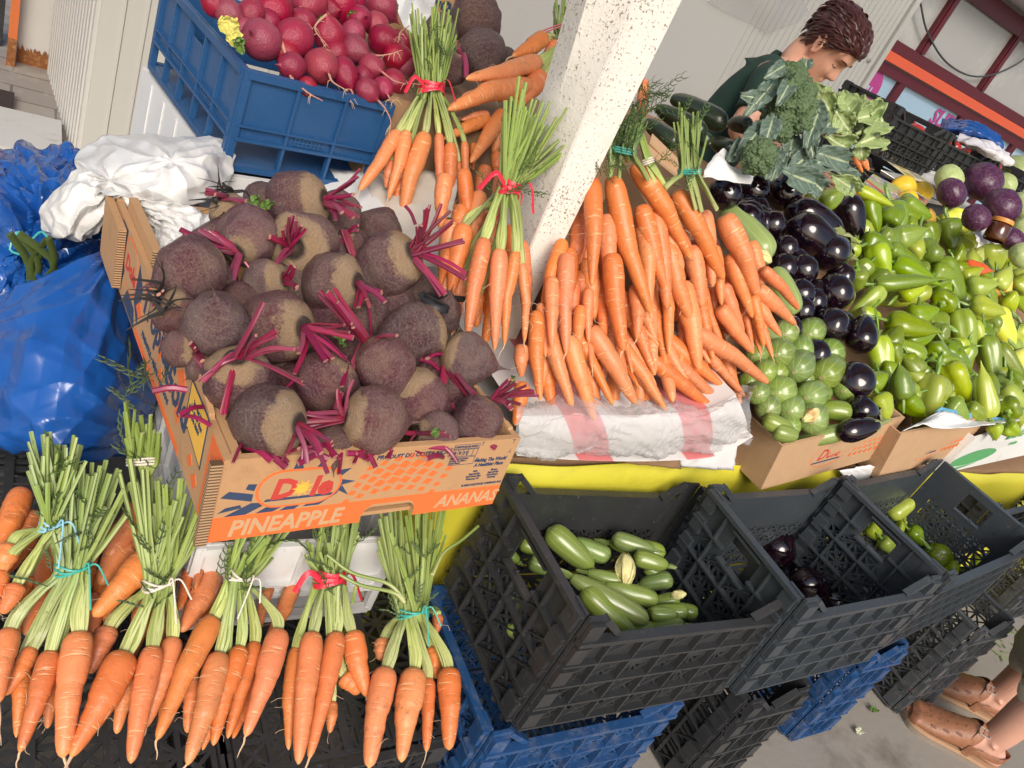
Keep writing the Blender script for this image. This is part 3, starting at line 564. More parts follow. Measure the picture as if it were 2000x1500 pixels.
# ribbed cold-room panel (left) and the flat back wall
mb = MB(); pts = []
a, b = np.array((.215, 3.12)), np.array((.13, 4.02)); n_ = 30
for i in range(n_):
    p = a+(b-a)*i/n_; q = a+(b-a)*(i+1)/n_; d = (.006 if i % 2 else 0); mb.hexa([(p[0]-d, p[1], .0), (q[0]-d, q[1], .0), (q[0]+.05, q[1], .0), (p[0]+.05, p[1], .0)], [(p[0]-d, p[1], 3), (q[0]-d, q[1], 3), (q[0]+.05, q[1], 3), (p[0]+.05, p[1], 3)])
tag(mb.build('ribbed_wall', MRIBP, None, False), 'beige ribbed metal cladding panel left of the flat grey panels', 'wall panel')
def wallseg(x0, x1, mat, label, seams, y=3.1, mb=None):
    mb = MB(); xs = [x0]+seams+[x1]
    for i in range(len(xs)-1):
        mb.box((xs[i]+.004, y, 0), (xs[i+1]-.004, y+.08, 3.2)); 
        if i: mb.box((xs[i]-.006, y-.004, 0), (xs[i]+.002, y+.05, 3.2))
    return tag(mb.build('wall_panel', mat, None, False), label, 'wall panel')
wallseg(.225, 1.0, MPANEL, 'grey flat wall panel with flaking paint behind the blue radish crate', [.30, .37, .62, .8])
wb = wallseg(1.0, 3.86, MWALL, 'large off-white sandwich panel wall behind the bending woman', [])
mb = MB()
for i in range(24): x = 2.9+i*.04; mb.box((x, 3.096, .3), (x+.022, 3.0995, 3.1))
mb.build('rib', MWALL, wb, False)
G = [[(2.62+.05*math.sin(z*13)+.03*math.sin(z*29)+x*(.50+.1*math.sin(z*4)), 3.088, z) for x in (0, .3, .6, 1)] for z in np.linspace(1.42, 2.6, 9)]
mb = MB().grid(crease(surf(G, 90, 60), .010, 5, 3)); mb.build('loose_film', MCLEAR, wb)
mb = MB().box((3.865, 3.085, 0), (3.90, 3.2, 3.2)); mb.build('edge_trim', MWALL, wb, False)
mb = MB().lathe([(.012, 0), (.012, .008), (.005, .010)], 12, frame((3.80, 3.098, 1.53), (0, -1, 0))); mb.build('bolt_head', MSTEEL, wb)
mb = MB().box((.0, 4.05, .0), (.14, 4.12, 3)); pw = tag(mb.build('peeling_wall', MPEEL, None, False), 'flaking white painted wall with rusty foot beside the orange post', 'wall')
G = [[(.008+.126*i/60, 4.046, .004+j*.022*(1+.5*nz((i*.23, .5, 3))+.35*nz((i*.8, 2, 3))) if j else .002) for j in range(4)] for i in range(61)]; MB().grid(G).build('rust_stain', MRUST, pw)
mb = MB().box((-.028, 3.98, 0), (.004, 4.03, 3)).box((-.028, 3.972, .0), (.004, 3.979, .12), m=1); tag(mb.build('orange_post', [mk('orange_paint', (.60, .15, .04), .5, .1, 8, dirt=(.6, .55, .5), da=.68, dsc=20), MRUST], None, False), 'chipped orange steel post with rusty foot', 'post')
mb = MB().box((-.12, 4.2, 0), (-.05, 4.3, 3)); tag(mb.build('dark_post', MBLK, None, False), 'black door post behind the orange post', 'post')
# window wall on the right: maroon frames, orange strip, posters below
wy = 3.55
def wx(u, v): return at(u, v, ypl(wy))
win = thing('window_wall', 'maroon framed shop windows with an orange strip above blue posters', 'windows', (4.6, wy, 0))
zs_ = float(wx(1850, 176)[2]); xl, xr = 3.92, 8.6
print('sill z', zs_, wx(1760, 30), wx(1985, 215), wx(1900, 400))
mb = MB().box((xl, wy-.05, zs_-.028), (xr, wy+.02, zs_+.028)); mb.build('orange_strip', MORS, win, False)
mb = MB()
for z0, z1 in ((zs_+.032, zs_+.095), (zs_-.098, zs_-.032)): mb.box((xl, wy-.03, z0), (xr, wy+.03, z1))
ztop = float(wx(1850, 0)[2])+.02; px_ = [float(wx(*q)[0]) for q in ((1790, 105), (1905, 180), (1990, 232))]
print('posts', px_, ztop)
dx = px_[1]-px_[0]
for i in range(5):
    x = px_[0]+i*dx; mb.box((x-.035, wy-.034, zs_+.097), (x+.035, wy+.034, 2.3)); mb.box((x-.018, wy-.042, zs_+.099), (x+.018, wy-.036, 2.3))
    mb.box((x-.02-dx*.5+dx*.5, wy-.034, 0), (x+.05, wy+.034, zs_-.10))
zt = zs_+dx*.58; mb.box((xl, wy-.04, zt), (xr, wy+.036, zt+.10)); mb.build('frame', MMAR, win, False)
mb = MB().box((xl, wy-.004, zs_+.05), (xr, wy+.004, 2.3)); mb.build('pane', MGLASS, win, False)
mb = MB().box((xl, wy-.004, .2), (xr, wy+.004, zs_-.05)); mb.build('poster', MSKYP, win, False)
Wt = lambda u, v, sz: Matrix.Translation(Vector(at(u, v, ypl(wy-.01)))) @ Matrix.Rotation(rad(90), 4, 'X')
mb = MB(); text(mb, 'SUBI', .15, Wt(1812, 238, 1), 0, .1, .004); text(mb, 'ada', .17, Wt(1952, 345, 1), 1, .2, .002)
q = wx(1690, 168); mb.lathe([(.001, 0), (.125, 0), (.125, .004), (.09, .0045), (.001, .0046)], 28, frame((q[0], wy-.012, q[2]), (0, -1, 0)), 0); text(mb, '7LI', .06, Wt(1681, 176, 1) @ Matrix.Translation((0, 0, .012)), 2, .1, .003)
mb.build('lettering', [MPURP, mk('teal_print', (.05, .35, .36), .6), mk('pale_sticker', (.55, .6, .75), .6)], win, False)
mb = MB(); mb.tube(spline([wx(1785, 0), wx(1800, 60), wx(1840, 120), wx(1900, 145), wx(1975, 120), wx(2040, 60)], 30)+np.array((0, -.05, 0)), .006, 6); tag(mb.build('hanging_cable', MDGREY), 'thin grey cable sagging across the window panes', 'cable')
zb = zt+.13; mb = MB().box((xl-.05, wy-.25, zb), (xr, wy+.05, zb+.22)).box((xl-.05, wy-.27, zb-.012), (xr, wy-.252, zb+.01), m=1)
tag(mb.build('white_beam', [MBEAM, MORS], None, False), 'white painted beam with orange lower edge above the windows', 'beam')
# stall: table, yellow front, white steel post
mb = MB().box((.66, .86, .565), (4.6, 2.75, .588)).box((.30, 1.44, .565), (.66, 2.3, .5879)); tab = mb.build('stall_table', MCARDD, None, False); tag(tab, 'long wooden stall table under the vegetable boxes', 'table'); LG = MB()
for x in (.8, 1.8, 2.6, 3.4, 4.4):
    for y in (.95, 2.6): MB().box((x-.025, y-.025, 0), (x+.025, y+.025, .55)).build('leg', MDGREY, tab, False)
G = [[(x, .848+.006*math.sin(x*7+z*9)+.004*math.sin(x*19), z) for z in (.0, .2, .4, .587)] for x in np.linspace(.60, 4.5, 40)]
tag(solid(MB().grid(surf(G, 120, 12)).build('yellow_sheet', MYEL), .003), 'bright yellow sheet hanging as the stall front', 'stall skirt')
PY = 1.03
def post_ring(v, us, dy): return [at(u, v, ypl(PY+d)) for u, d in zip(us, dy)]
e = np.array([(1146, 0), (1230, 0), (1336, 0)], float); g2 = np.array([(935, 660), (962, 640), (1010, 664)], float)
def pl3(z):                                            # three front edges of the folded steel post at height z
    out = []
    for k, (tp, bt, dy) in enumerate(zip(((1146, 0), (1230, 0), (1338, 0)), ((968, 600), (985, 600), (1041, 600)), (.05, 0, .0))):
        A = at(*tp, ypl(PY+dy)); B = at(*bt, ypl(PY+dy)); f = (z-B[2])/(A[2]-B[2]); out.append(B+(A-B)*f)
    return out
zz = np.linspace(.60, 2.6, 26); P3 = [pl3(z) for z in zz]; rows = []
for p in P3:
    a, b, c = [Vector(q) for q in p]; rows.append([a+Vector((0, .05, 0)), a, a*.2+b*.8+Vector((0, .004, 0)), b+Vector((0, -.002, 0)), b*.88+c*.12+Vector((0, .003, 0)), b*.5+c*.5+Vector((0, .001, 0)), c*.94+b*.06, c+Vector((.0, .006, 0)), c+Vector((0, .07, 0)), b+Vector((0, .12, 0))])
post = MB().grid([[tuple(q) for q in r] for r in rows], 0, True).build('steel_post', MPOST, None, 30)
tag(post, 'white folded steel post speckled with dirt, leaning through the carrots', 'post')
mb = MB()  # overhead strips added out of view to cut sky light and reflections
for i in range(2, 4): mb.box((-2.5, -.70+i*.62, 3.0+.02*(i % 2)), (7.5, -.70+i*.62+.60, 3.03+.02*(i % 2)))
tag(mb.build('sky_blocker', MWALL, None, False), 'unseen pale sheets added overhead to block sky light from the stall', 'light blocker')
# ================================================================== crates
def lattice(mb, P0, ex, ez, L, H, cell, nrm, t=.003, w=.004, m=0, diag=True, slots=False):
    nx, nzz = max(1, round(L/cell)), max(1, round(H/cell)); cx, cz = L/nx, H/nzz; P0, ex, ez, nrm = map(Vector, (P0, ex, ez, nrm))
    for i in range(nx+1): mb.bar(P0+ex*cx*i, P0+ex*cx*i+ez*H, w, t, nrm, m)
    for j in range(nzz+1): mb.bar(P0+ez*cz*j, P0+ez*cz*j+ex*L, w, t*.98, nrm, m)
    for i in range(nx):
        for j in range(nzz):
            a = P0+ex*cx*i+ez*cz*j; b = a+ex*cx+ez*cz; c_ = a+ex*cx; d = a+ez*cz
            if slots:
                for k in (.3, .7): mb.bar(a+ez*cz*k+ex*cx*.08, c_+ez*cz*k-ex*cx*.08, cz*.16, t*.95, nrm, m)
            elif diag: mb.bar(a, b, w*.8, t*.93, nrm, m); mb.bar(c_, d, w*.8, t*.88, nrm, m)
def plate(mb, P0, ex, ez, L, H, nrm, t, hole=None, m=0):
    P0, ex, ez, n = map(Vector, (P0, ex, ez, nrm))
    def bx(x0, x1, z0, z1): a = P0+ex*x0+ez*z0; b = P0+ex*x1+ez*z0; mb.bar(a+ez*(z1-z0)/2, b+ez*(z1-z0)/2, z1-z0, t, n, m)
    if not hole: return bx(0, L, 0, H)
    x0, x1, z0, z1 = hole; bx(0, L, 0, z0) if z0 > 0 else None; bx(0, L, z1, H); bx(0, x0, z0, z1); bx(x1, L, z0, z1)
def wall(L, H, P0, ex, nrm, kind, rng, handle=False, dip=.05, taper=0):
    """one crate wall: lattice or slots below, plate and rim above, ribs on the outside"""
    mb = MB(); ez = Vector((0, 0, 1)); ex = Vector(ex); n = Vector(nrm); P0 = Vector(P0); top = H-dip if not handle else H-.004
    if kind == 'solid':
        plate(mb, P0+ez*.062, ex, ez, L, H-.062, n, .004, (L*.38, L*.62, H-.062-.045, H-.062-.02) if handle else None)
        for z, hh in ((.004, .012), (.060, .006), (.086, .004), (H-.008, .014)): mb.bar(P0+ez*z+n*.004, P0+ez*z+ex*L+n*.004, hh, .014, n)
        k = max(3, round(L/.085))
        for i in range(k+1): x = L*i/k; mb.bar(P0+ex*x+n*.003, P0+ex*x+ez*(H*(1 if not i % k else .985))+n*.003, .006 if i % k else .014, .012, n)
        for i in range(k):
            if i % 2: lattice(mb, P0+ex*(L*(i+.2)/k)+ez*.066, ex, ez, L/k*.6, .014, .009, n, .0095, .003, diag=False)
        return mb
    lz = top*.60 if kind == 'rib' else top*.94
    ps = .035
    lattice(mb, P0+ex*ps+ez*.012, ex, ez, L-2*ps, lz-.012, .036 if kind != 'slot' else .05, n, .004, .0055, diag=(kind != 'slot'), slots=(kind == 'slot'))
    if kind == 'rib':
        hb = (L*.36-ps, L*.64-ps, .018, top-lz-.022) if handle else None; plate(mb, P0+ex*ps+ez*lz, ex, ez, L-2*ps, top-lz, n, .004, hb)
        if handle: 
            for zz_ in (lz+.016, top-.018): mb.bar(P0+ex*L*.35+ez*zz_+n*.005, P0+ex*L*.65+ez*zz_+n*.005, .005, .016, n)
    k = max(4, round(L/.07)); nr = 4
    hh = kind == 'rib' and handle
    for i in range(1, k): x = L*i/k; mb.bar(P0+ex*x+n*.007, P0+ex*x+ez*(lz+.012 if hh and .33*L < x < .67*L else top*.97)+n*.007, .0035, .012, n)
    for j in range(nr+1):
        z = .006+(top-.010)*j/nr
        if hh and lz+.01 < z < top-.02:
            for xa, xb in ((0, .35*L), (.65*L, L)): mb.bar(P0+ex*xa+ez*z+n*.007, P0+ex*xb+ez*z+n*.007, .0045, .014, n)
            continue
        mb.bar(P0+ez*z+n*.007, P0+ez*z+ex*L+n*.007, .0045 if j < nr else .009, .014 if j < nr else .017, n)
    for i in range(k):                                 # slanting gussets between the outer ribs
        for j in range(nr):
            if rng.random() < .8 and not (hh and j == nr-1): a = P0+ex*(L*(i+.08)/k)+ez*(top*(j+.15)/nr)+n*.004; mb.bar(a, a+ex*(L*.8/k)+ez*top*.62/nr, .003, .006, n)
    for s in (0, 1):                                   # corner plates, taller than the rim
        x0 = 0 if not s else L-ps; plate(mb, P0+ex*x0, ex, ez, ps, H-.001, n, .006)
        for j in range(5): z = H*(j+.5)/5; mb.bar(P0+ex*(x0+.003)+ez*z+n*.008, P0+ex*(x0+ps-.003)+ez*z+n*.008, H/5*.66, .010-.0004*j, n)
        if not handle:
            q0 = P0+ex*(ps if not s else L-ps)+ez*(H-.006); q1 = P0+ex*(ps+.05 if not s else L-ps-.05)+ez*(top); mb.bar(q0, q1, .010, .014, n)
    return mb
def crate(label, M, w, d, h, mat, kind='rib', group=None, name='plastic_crate', seed=0, cat='crate', dip=.045, base=True, flip=False, handles=True):
    rng = random.Random(seed); root = thing(name, label, cat, (0, 0, 0), group); root.matrix_world = M
    e = .0004
    specs = [('front_wall', w, (-w/2, -d/2, 0), (1, 0, 0), (0, -1, 0), False), ('back_wall', w, (w/2, d/2, 0), (-1, 0, 0), (0, 1, 0), False), ('end_wall', d-.012, (-w/2, d/2-.006, 0), (0, -1, 0), (-1, 0, 0), handles), ('end_wall', d-.012, (w/2, -d/2+.006, 0), (0, 1, 0), (1, 0, 0), handles)]
    for nm, L, P0, ex, n, hd in specs: wall(L, h, P0, ex, n, kind, rng, hd, dip).build(nm, mat, root, False, local=True)
    mb = MB(); lattice(mb, (-w/2+.01, -d/2+.01, .004), (1, 0, 0), (0, 1, 0), w-.02, d-.02, .045 if kind != 'slot' else .06, (0, 0, 1), .005, .007, slots=(kind == 'slot'))
    for i in range(1, 4): mb.bar((-w/2+.01+(w-.02)*i/4, -d/2+.01, .002), (-w/2+.01+(w-.02)*i/4, d/2-.01, .002), .014, .008, (0, 0, 1))
    if kind == 'solid': mb = MB().box((-w/2+.006, -d/2+.006, .002), (w/2-.006, d/2-.006, .008))
    mb.build('base', mat, root, False, local=True); return root
def upM(x, y, z, yaw=0, pit=0, rol=0): return boxM((x, y, z), (yaw, pit, rol))
GB = 'black crates hung along the stall front'
crate('dusty black crate of pale zucchini in front of the yellow sheet', boxM((.999, .653, .454), (-.5, -.5, 2)) @ Matrix.Translation((0, 0, -.133)), .50, .306, .267, MBLK, 'rib', GB, seed=1)
crate('slate black crate holding eggplants, between the zucchini and pepper crates', boxM((1.446, .613, .494), (-.6, .4, -3.7)) @ Matrix.Translation((0, 0, -.138)), .43, .285, .276, MSLATE, 'rib', GB, seed=2)
crate('slate crate holding a few green peppers on its floor', boxM((1.914, .640, .536), (7.1, 1.3, -1)) @ Matrix.Translation((0, 0, -.125)), .53, .28, .249, MSLATE, 'rib', GB, seed=3)
crate('black crate behind the pepper crate with leaf scraps inside', upM(2.72, .95, .36, 6), .60, .40, .22, MBLK, 'rib', GB, seed=4)
GU = 'crates stacked on the floor'
crate('dusty blue crate under the zucchini crate', upM(.945, .655, .004, -1), .44, .30, .30, MBLUE2, 'lat', GU, seed=5)
def stand(label, c0, w, d, h, mat, kind, yaw, seed):
    p = at(*c0, zpl(0.0)); M = Matrix.Translation(Vector(p)) @ Matrix.Rotation(rad(yaw), 4, 'Z') @ Matrix.Translation((w/2, d/2, .004)); print(label[:30], p.round(2))
    return crate(label, M, w, d, h, mat, kind, GU, seed=seed)
stand('black slotted crate with dusty ribs between the two blue floor crates', (1318, 1535), .19, .36, .31, MBLK, 'slot', 0, 6)
stand('narrow blue crate standing on the floor under the eggplant crate', (1535, 1442), .17, .34, .34, MBLUE2, 'lat', 0, 7)
stand('grey lattice crate standing on the floor next to the sandals', (1741, 1389), .20, .38, .37, MDGREY, 'lat', 0, 8)
stand('grey crate far along the floor behind the sandals', (1935, 1215), .5, .36, .36, MDGREY, 'lat', 2, 9)
fl = Matrix.Rotation(rad(180), 4, 'Y')
for lab, x0, x1, y0, y1, sd_ in (('upturned black crate under the right hand carrot bunches', .315, .648, .522, .93, 10), ('upturned black crate under the left hand carrot bunches', -.145, .305, .522, .93, 11)):
    crate(lab, Matrix.Translation(((x0+x1)/2, (y0+y1)/2, .298)) @ fl, x1-x0, y1-y0, .29, MBLK, 'lat', 'upturned black crates under the carrots', seed=sd_, dip=.02, handles=False)
crate('upturned slotted black crate carrying the blue bag', Matrix.Translation((-.05, 1.18, .298)) @ fl, .40, .46, .29, MBLK, 'slot', 'upturned black crates under the carrots', seed=12, dip=.02, handles=False)
crate('white plastic crate with slotted sides under the beet tray', upM(.425, 1.0, .302, 0), .31, .44, .178, MWHP, 'solid', seed=13, dip=.01)
crate('blue plastic crate heaped with red radishes', boxM((.440, 1.694, .877), (10.5, .6, -.1)) @ Matrix.Translation((0, 0, -.0935)), .296, .472, .187, MBLUE, 'solid', seed=14, dip=.004)
# white printed box under the blue crate
MWB = boxM((.452, 1.70, .59), (10.5, 0, 0)); mb = MB(); w, d, h = .345, .52, .183
for a, b in (((-w/2, -d/2, 0), (w/2, -d/2+.012, h)), ((-w/2, d/2-.012, 0), (w/2, d/2, h)), ((-w/2, -d/2+.0125, 0), (-w/2+.012, d/2-.0125, h-.001)), ((w/2-.012, -d/2+.0125, 0), (w/2, d/2-.0125, h-.001)), ((-w/2+.013, -d/2+.013, .002), (w/2-.013, d/2-.013, .02))): mb.box(a, b, MWB)
for i in range(1, 6): mb.box((-w/2-.003, -d/2+d*i/6-.004, .002), (-w/2-.0002, -d/2+d*i/6+.004, h-.01), MWB)
wbx = tag(mb.build('white_box', MWHP, None, False), 'white plastic fruit box with red lettering under the blue crate', 'box')
mb = MB(); ML = MWB @ Matrix.Translation((-w/2-.004, d/2, 0)) @ Matrix.Rotation(rad(-90), 4, 'Z') @ Matrix.Rotation(rad(90), 4, 'X')
text(mb, 'RATA', .055, ML @ Matrix.Translation((.325, .055, 0)), 0, .0, .001); 
for zz_ in (.118, .127): mb.box((.27, zz_, 0), (.50, zz_+.003, .0008), ML)
mb.build('print', PRED, wbx, False)
mb = MB()
for i, a in enumerate((-.13, -.08, -.03, .03, .09, .13)): mb.box((a-.02, -.24, .0), (a+.022, .24, .006+.002*i), MWB @ Matrix.Translation((0, 0, .024+.013*i)) @ Matrix.Rotation(.06*(-1)**i, 4, 'Z'))
MWN = mk('newsprint', (.50, .48, .46), .85, .2, 60, dirt=(.2, .16, .15), da=.6, dsc=30); tag(mb.build('folded_paper', MWN, None, False), 'folded newspapers lying in the white box under the blue crate', 'paper')
# ================================================================== cardboard trays
def tray(name, label, M, w, d, h, t=.008, mats=None, hole=None, cat='box'):
    root = thing(name, label, cat); root.matrix_world = M; ms = mats or [MCARD, MCORR]
    MB().box((-w/2+t, -d/2+t, .001), (w/2-t, d/2-t, .007)).build('base', ms[0], root, False, local=True)
    mb = MB()
    if hole:
        x0, x1, hz = hole; n = 8; r = hz*.62
        mb.box((-w/2, -d/2, 0), (x0, -d/2+t, h)).box((x1, -d/2, 0), (w/2, -d/2+t, h)).box((x0, -d/2, hz), (x1, -d/2+t, h))
        for s, cx in ((1, x0), (-1, x1)):              # rounded corners of the hand hole
            poly = [(cx, hz)]+[(cx+s*(r-r*math.cos(a)), hz-r+r*math.sin(a)) for a in np.linspace(0, math.pi/2, 7)]
            poly = poly if s < 0 else poly[::-1]
            mb.prism(poly, t-.0006, Matrix.Translation((0, -d/2+t-.0003, 0)) @ Matrix.Rotation(rad(90), 4, 'X'))
    else: mb.box((-w/2, -d/2, 0), (w/2, -d/2+t, h))
    mb.build('front_wall', ms[0], root, False, local=True)
    MB().box((-w/2, d/2-t, 0), (w/2, d/2, h)).build('back_wall', ms[0], root, False, local=True)
    for s in (-1, 1): MB().box((s*w/2-(t if s > 0 else 0), -d/2+t+.0004, 0), (s*w/2+(t if s < 0 else 0), d/2-t-.0004, h-.001)).build('side_wall', ms[0], root, False, local=True)
    return root
MD = boxM((.384, .968, .715), (5.4, -2.8, -2.4)) @ Matrix.Translation((0, 0, -.0605)); dw, dd_, dh = .397, .66, .121
dol = tray('fruit_tray', 'open pineapple carton of beetroots with orange printed front', MD, dw, dd_, dh, .009, None, (-dw/2+.47*dw, -dw/2+.665*dw, .024))
def wob(pts, a=.0012): return [(x+random.uniform(-a, a), y+random.uniform(-a, a)) for x, y in pts]
FM = Matrix.Translation((-dw/2, -dd_/2, 0)) @ Matrix.Rotation(rad(90), 4, 'X')   # front face: x right, y up, +z out
mb = MB(); Hh = dh
def PF(poly, m, lv=1, sx=dw, sz=dh, M=None): mb.prism([(x*sx, y*sz) for x, y in poly], .0003*lv, FM if M is None else M, m)
PF([(0, 0), (.47, 0), (.47, .10), (.48, .18), (.50, .235), (.50, .31), (0, .31)], 0); PF([(.665, 0), (1, 0), (1, .30), (.63, .31), (.63, .24), (.655, .19), (.665, .10)], 0); PF([(.501, .238), (.629, .238), (.629, .31), (.501, .31)], 0)
text(mb, 'PINEAPPLE', .034, FM @ Matrix.Translation((.05*dw, .055*dh, .0005)), 4, .15, .0009, sx=.86); text(mb, 'ANANAS', .029, FM @ Matrix.Translation((.745*dw, .075*dh, .0005)), 4, .2, .0006, sx=.86)
# badge with leaves, sun and lettering
def rrect(x0, x1, y0, y1, n=7, r=.28):
    rx, ry = (x1-x0)*r, (y1-y0)*.5; out = []
    for cx, cy, a0 in ((x1-rx, y1-ry, 0), (x0+rx, y1-ry, 90), (x0+rx, y0+ry, 180), (x1-rx, y0+ry, 270)): out += [(cx+rx*math.cos(rad(a0+90*i/n)), cy+ry*math.sin(rad(a0+90*i/n))) for i in range(n+1)]
    return out
for poly in ([(.20, .83), (.235, .80), (.21, .99)], [(.27, .82), (.295, .80), (.29, .95)], [(.01, .55), (.10, .47), (.10, .56), (.03, .62)], [(.075, .63), (.10, .60), (.105, .68), (.08, .69)], [(.01, .36), (.075, .40), (.07, .44), (.03, .42)],
             [(.03, .31), (.09, .31), (.15, .43), (.10, .45)], [(.12, .31), (.17, .31), (.20, .37), (.155, .39)], [(.19, .31), (.235, .31), (.25, .36), (.215, .37)], [(.26, .33), (.31, .33), (.36, .46), (.37, .60), (.34, .60), (.31, .45)], [(.36, .50), (.40, .42), (.37, .56)], [(.36, .56), (.41, .60), (.365, .64)], [(.35, .66), (.385, .78), (.335, .76)]): PF(poly, 1)
o_ = rrect(.105, .365, .36, .83); PF(o_, 0, 2); PF(rrect(.113, .357, .385, .805), 3, 3)
text(mb, 'D', .040, FM @ Matrix.Translation((.150*dw, .485*dh, .0012)), 2, .15, .0016, sx=.95); text(mb, 'le', .040, FM @ Matrix.Translation((.268*dw, .485*dh, .0012)), 2, .15, .0016, sx=.95)
PF([(.135, .455), (.34, .455), (.345, .482), (.14, .482)], 1, 5)
for i in range(18):
    a = 2*math.pi*i/18; c0 = (.241, .585); L = .033 if i % 2 else .024; PF([(c0[0]+L*math.cos(a), c0[1]+L*3.3*math.sin(a)), (c0[0]+.006*math.cos(a+1.57), c0[1]+.02*math.sin(a+1.57)), (c0[0]-.006*math.cos(a+1.57), c0[1]-.02*math.sin(a+1.57))], 5, 6)
PF([(.241+.014*math.cos(a), .585+.046*math.sin(a)) for a in np.linspace(0, 6.28, 16)[:-1]], 5, 7)
for r_ in range(5):                                    # pineapple of tilted lozenges
    n_ = 8
    for k in range(n_):
        u = .40+k*.044+r_*.012; v = .36+r_*.105+.15*math.sin(math.pi*(k+.5)/n_)-.06; s = .55+.45*math.sin(math.pi*(k+.7)/(n_+.4)); s *= .9 if 0 < r_ < 4 else .7
        if (u > .70 and r_ > 3) or (.47 < u < .66 and v < .30): continue
        PF(wob([(u-.024*s, v-.016), (u+.004, v-.058*s), (u+.026*s, v+.014), (u-.003, v+.062*s)], .003), 0, 2)
text(mb, 'PRODUIT DU COSTA RICA', .0085, FM @ Matrix.Translation((.46*dw, .86*dh, .0003)), 1, .1, .0002)
def fr(x0, y0, x1, y1, t=.0007):
    for a, b in (((x0, y0), (x1, y0+t)), ((x0, y1-t), (x1, y1)), ((x0, y0+t), (x0+t, y1-t)), ((x1-t, y0+t), (x1, y1-t))): mb.prism([a, (b[0], a[1]), b, (a[0], b[1])], .0003, FM, 1)
fr(.735*dw, .80*dh, .835*dw, .90*dh); fr(.735*dw, .68*dh, .835*dw, .79*dh); fr(.735*dw, .905*dh, .835*dw, .97*dh)
for i in (1, 2, 3, 4): mb.prism([((.735+.02*i)*dw, .80*dh), ((.735+.02*i)*dw+.0006, .80*dh), ((.735+.02*i)*dw+.0006, .90*dh), ((.735+.02*i)*dw, .90*dh)], .0004, FM, 1)
for i, s_ in enumerate(('8', '9', '10')): text(mb, s_, .009, FM @ Matrix.Translation(((.739+.02*i-(.003 if i == 2 else 0))*dw, .825*dh, .0003)), 1, 0, .0001)
text(mb, 'COMPTAGE DES FRUITS', .0042, FM @ Matrix.Translation((.738*dw, .925*dh, .0003)), 1, 0, .0001, sx=.8)
for i in range(3): text(mb, ['Quelle est la pomme', 'la mure des fruits a', 'haute teneur'][i], .0038, FM @ Matrix.Translation((.738*dw, (.76-.03*i)*dh, .0003)), 1, .1, .0001, sx=.85)
for x, y in ((.685, .82), (.725, .82), (.685, .92), (.725, .92), (.845, .98), (.845, .72), (.975, .98), (.975, .80)):
    mb.prism([(x*dw-.003, y*dh), (x*dw+.003, y*dh), (x*dw+.003, y*dh+.0007), (x*dw-.003, y*dh+.0007)], .0003, FM, 1); sy = -.006 if y > .85 else .006; mb.prism([(x*dw, y*dh+min(0, sy)), (x*dw+.0007, y*dh+min(0, sy)), (x*dw+.0007, y*dh+max(0, sy)), (x*dw, y*dh+max(0, sy))], .00035, FM, 1)
text(mb, 'Making The World\nA Healthier Place', .0085, FM @ Matrix.Translation((.905*dw, .70*dh, .0003)), 1, .2, .0002, 'CENTER', .8)
text(mb, 'USA:\nImported by\nDole Fresh Fruit\nMonterey, CA', .0045, FM @ Matrix.Translation((.86*dw, .55*dh, .0003)), 1, .1, .0001, 'CENTER', .8); text(mb, 'Europe:\nImported by\nDole Europe\nHamburg', .0045, FM @ Matrix.Translation((.94*dw, .55*dh, .0003)), 1, .1, .0001, 'CENTER', .8)
text(mb, '© 2025 DOLE FOOD COMPANY, INC.', .0048, FM @ Matrix.Translation((.825*dw, .345*dh, .0003)), 1, .1, .0001, sx=.85)
# left face: orange corner strip, speech bubble, script, navy leaves
SMx = Matrix.Translation((-dw/2, dd_/2, 0)) @ Matrix.Rotation(rad(-90), 4, 'Z') @ Matrix.Rotation(rad(90), 4, 'X'); sd_l = dd_
def PS(poly, m, lv=1): PF(poly, m, lv, sd_l, dh, SMx)
PS([(.925, 0), (1, 0), (1, .98), (.925, .98)], 0); 
PS([(.962+.020*math.cos(a), .40+.20*math.sin(a)) for a in np.linspace(0, 6.28, 18)[:-1]], 1, 2); PS([(.962+.0165*math.cos(a), .40+.175*math.sin(a)) for a in np.linspace(0, 6.28, 18)[:-1]], 0, 3)
for i in range(4):
    PS([(.95+.006*i, .28), (.953+.006*i, .28), (.958+.006*i, .52), (.955+.006*i, .52)], 1, 4); PS([(.948, .30+.07*i), (.976, .28+.07*i), (.976, .29+.07*i), (.948, .31+.07*i)], 1, 4)
for i in range(5): PS([(.957, .60), (.967, .60), (.962+(i-2)*.012, .86-.03*abs(i-2))], 1, 2)
text(mb, 'CUT\nME!', .011, SMx @ Matrix.Translation((.962*sd_l, .12*dh, .0006)), 1, 0, .0003, 'CENTER')
PS([(.78, 1.03), (.90, 1.03), (.90, .42), (.80, .50), (.78, .42), (.775, .52)], 1, 2); PS([(.785, 1.01), (.895, 1.01), (.895, .45), (.80, .53), (.783, .48)], 5, 3)
text(mb, "Just cut it!\nIt's easier than\nyou think!", .0105, SMx @ Matrix.Translation((.84*sd_l, .86*dh, .0011)), 1, .1, .0002, 'CENTER', .8)
text(mb, 'Tropical', .062, SMx @ Matrix.Translation((.37*sd_l, .52*dh, .0006)), 1, .25, .0012, sx=.9); text(mb, 'Gold', .066, SMx @ Matrix.Translation((.60*sd_l, .40*dh, .0009)), 1, .25, .0016, sx=.95)
text(mb, 'PINEAPPLE • PIÑAS • ANANAS', .013, SMx @ Matrix.Translation((.40*sd_l, .22*dh, .0006)), 1, .15, .0002)
PS([(.33, .0), (.77, .0), (.77, .10), (.33, .12)], 0); 
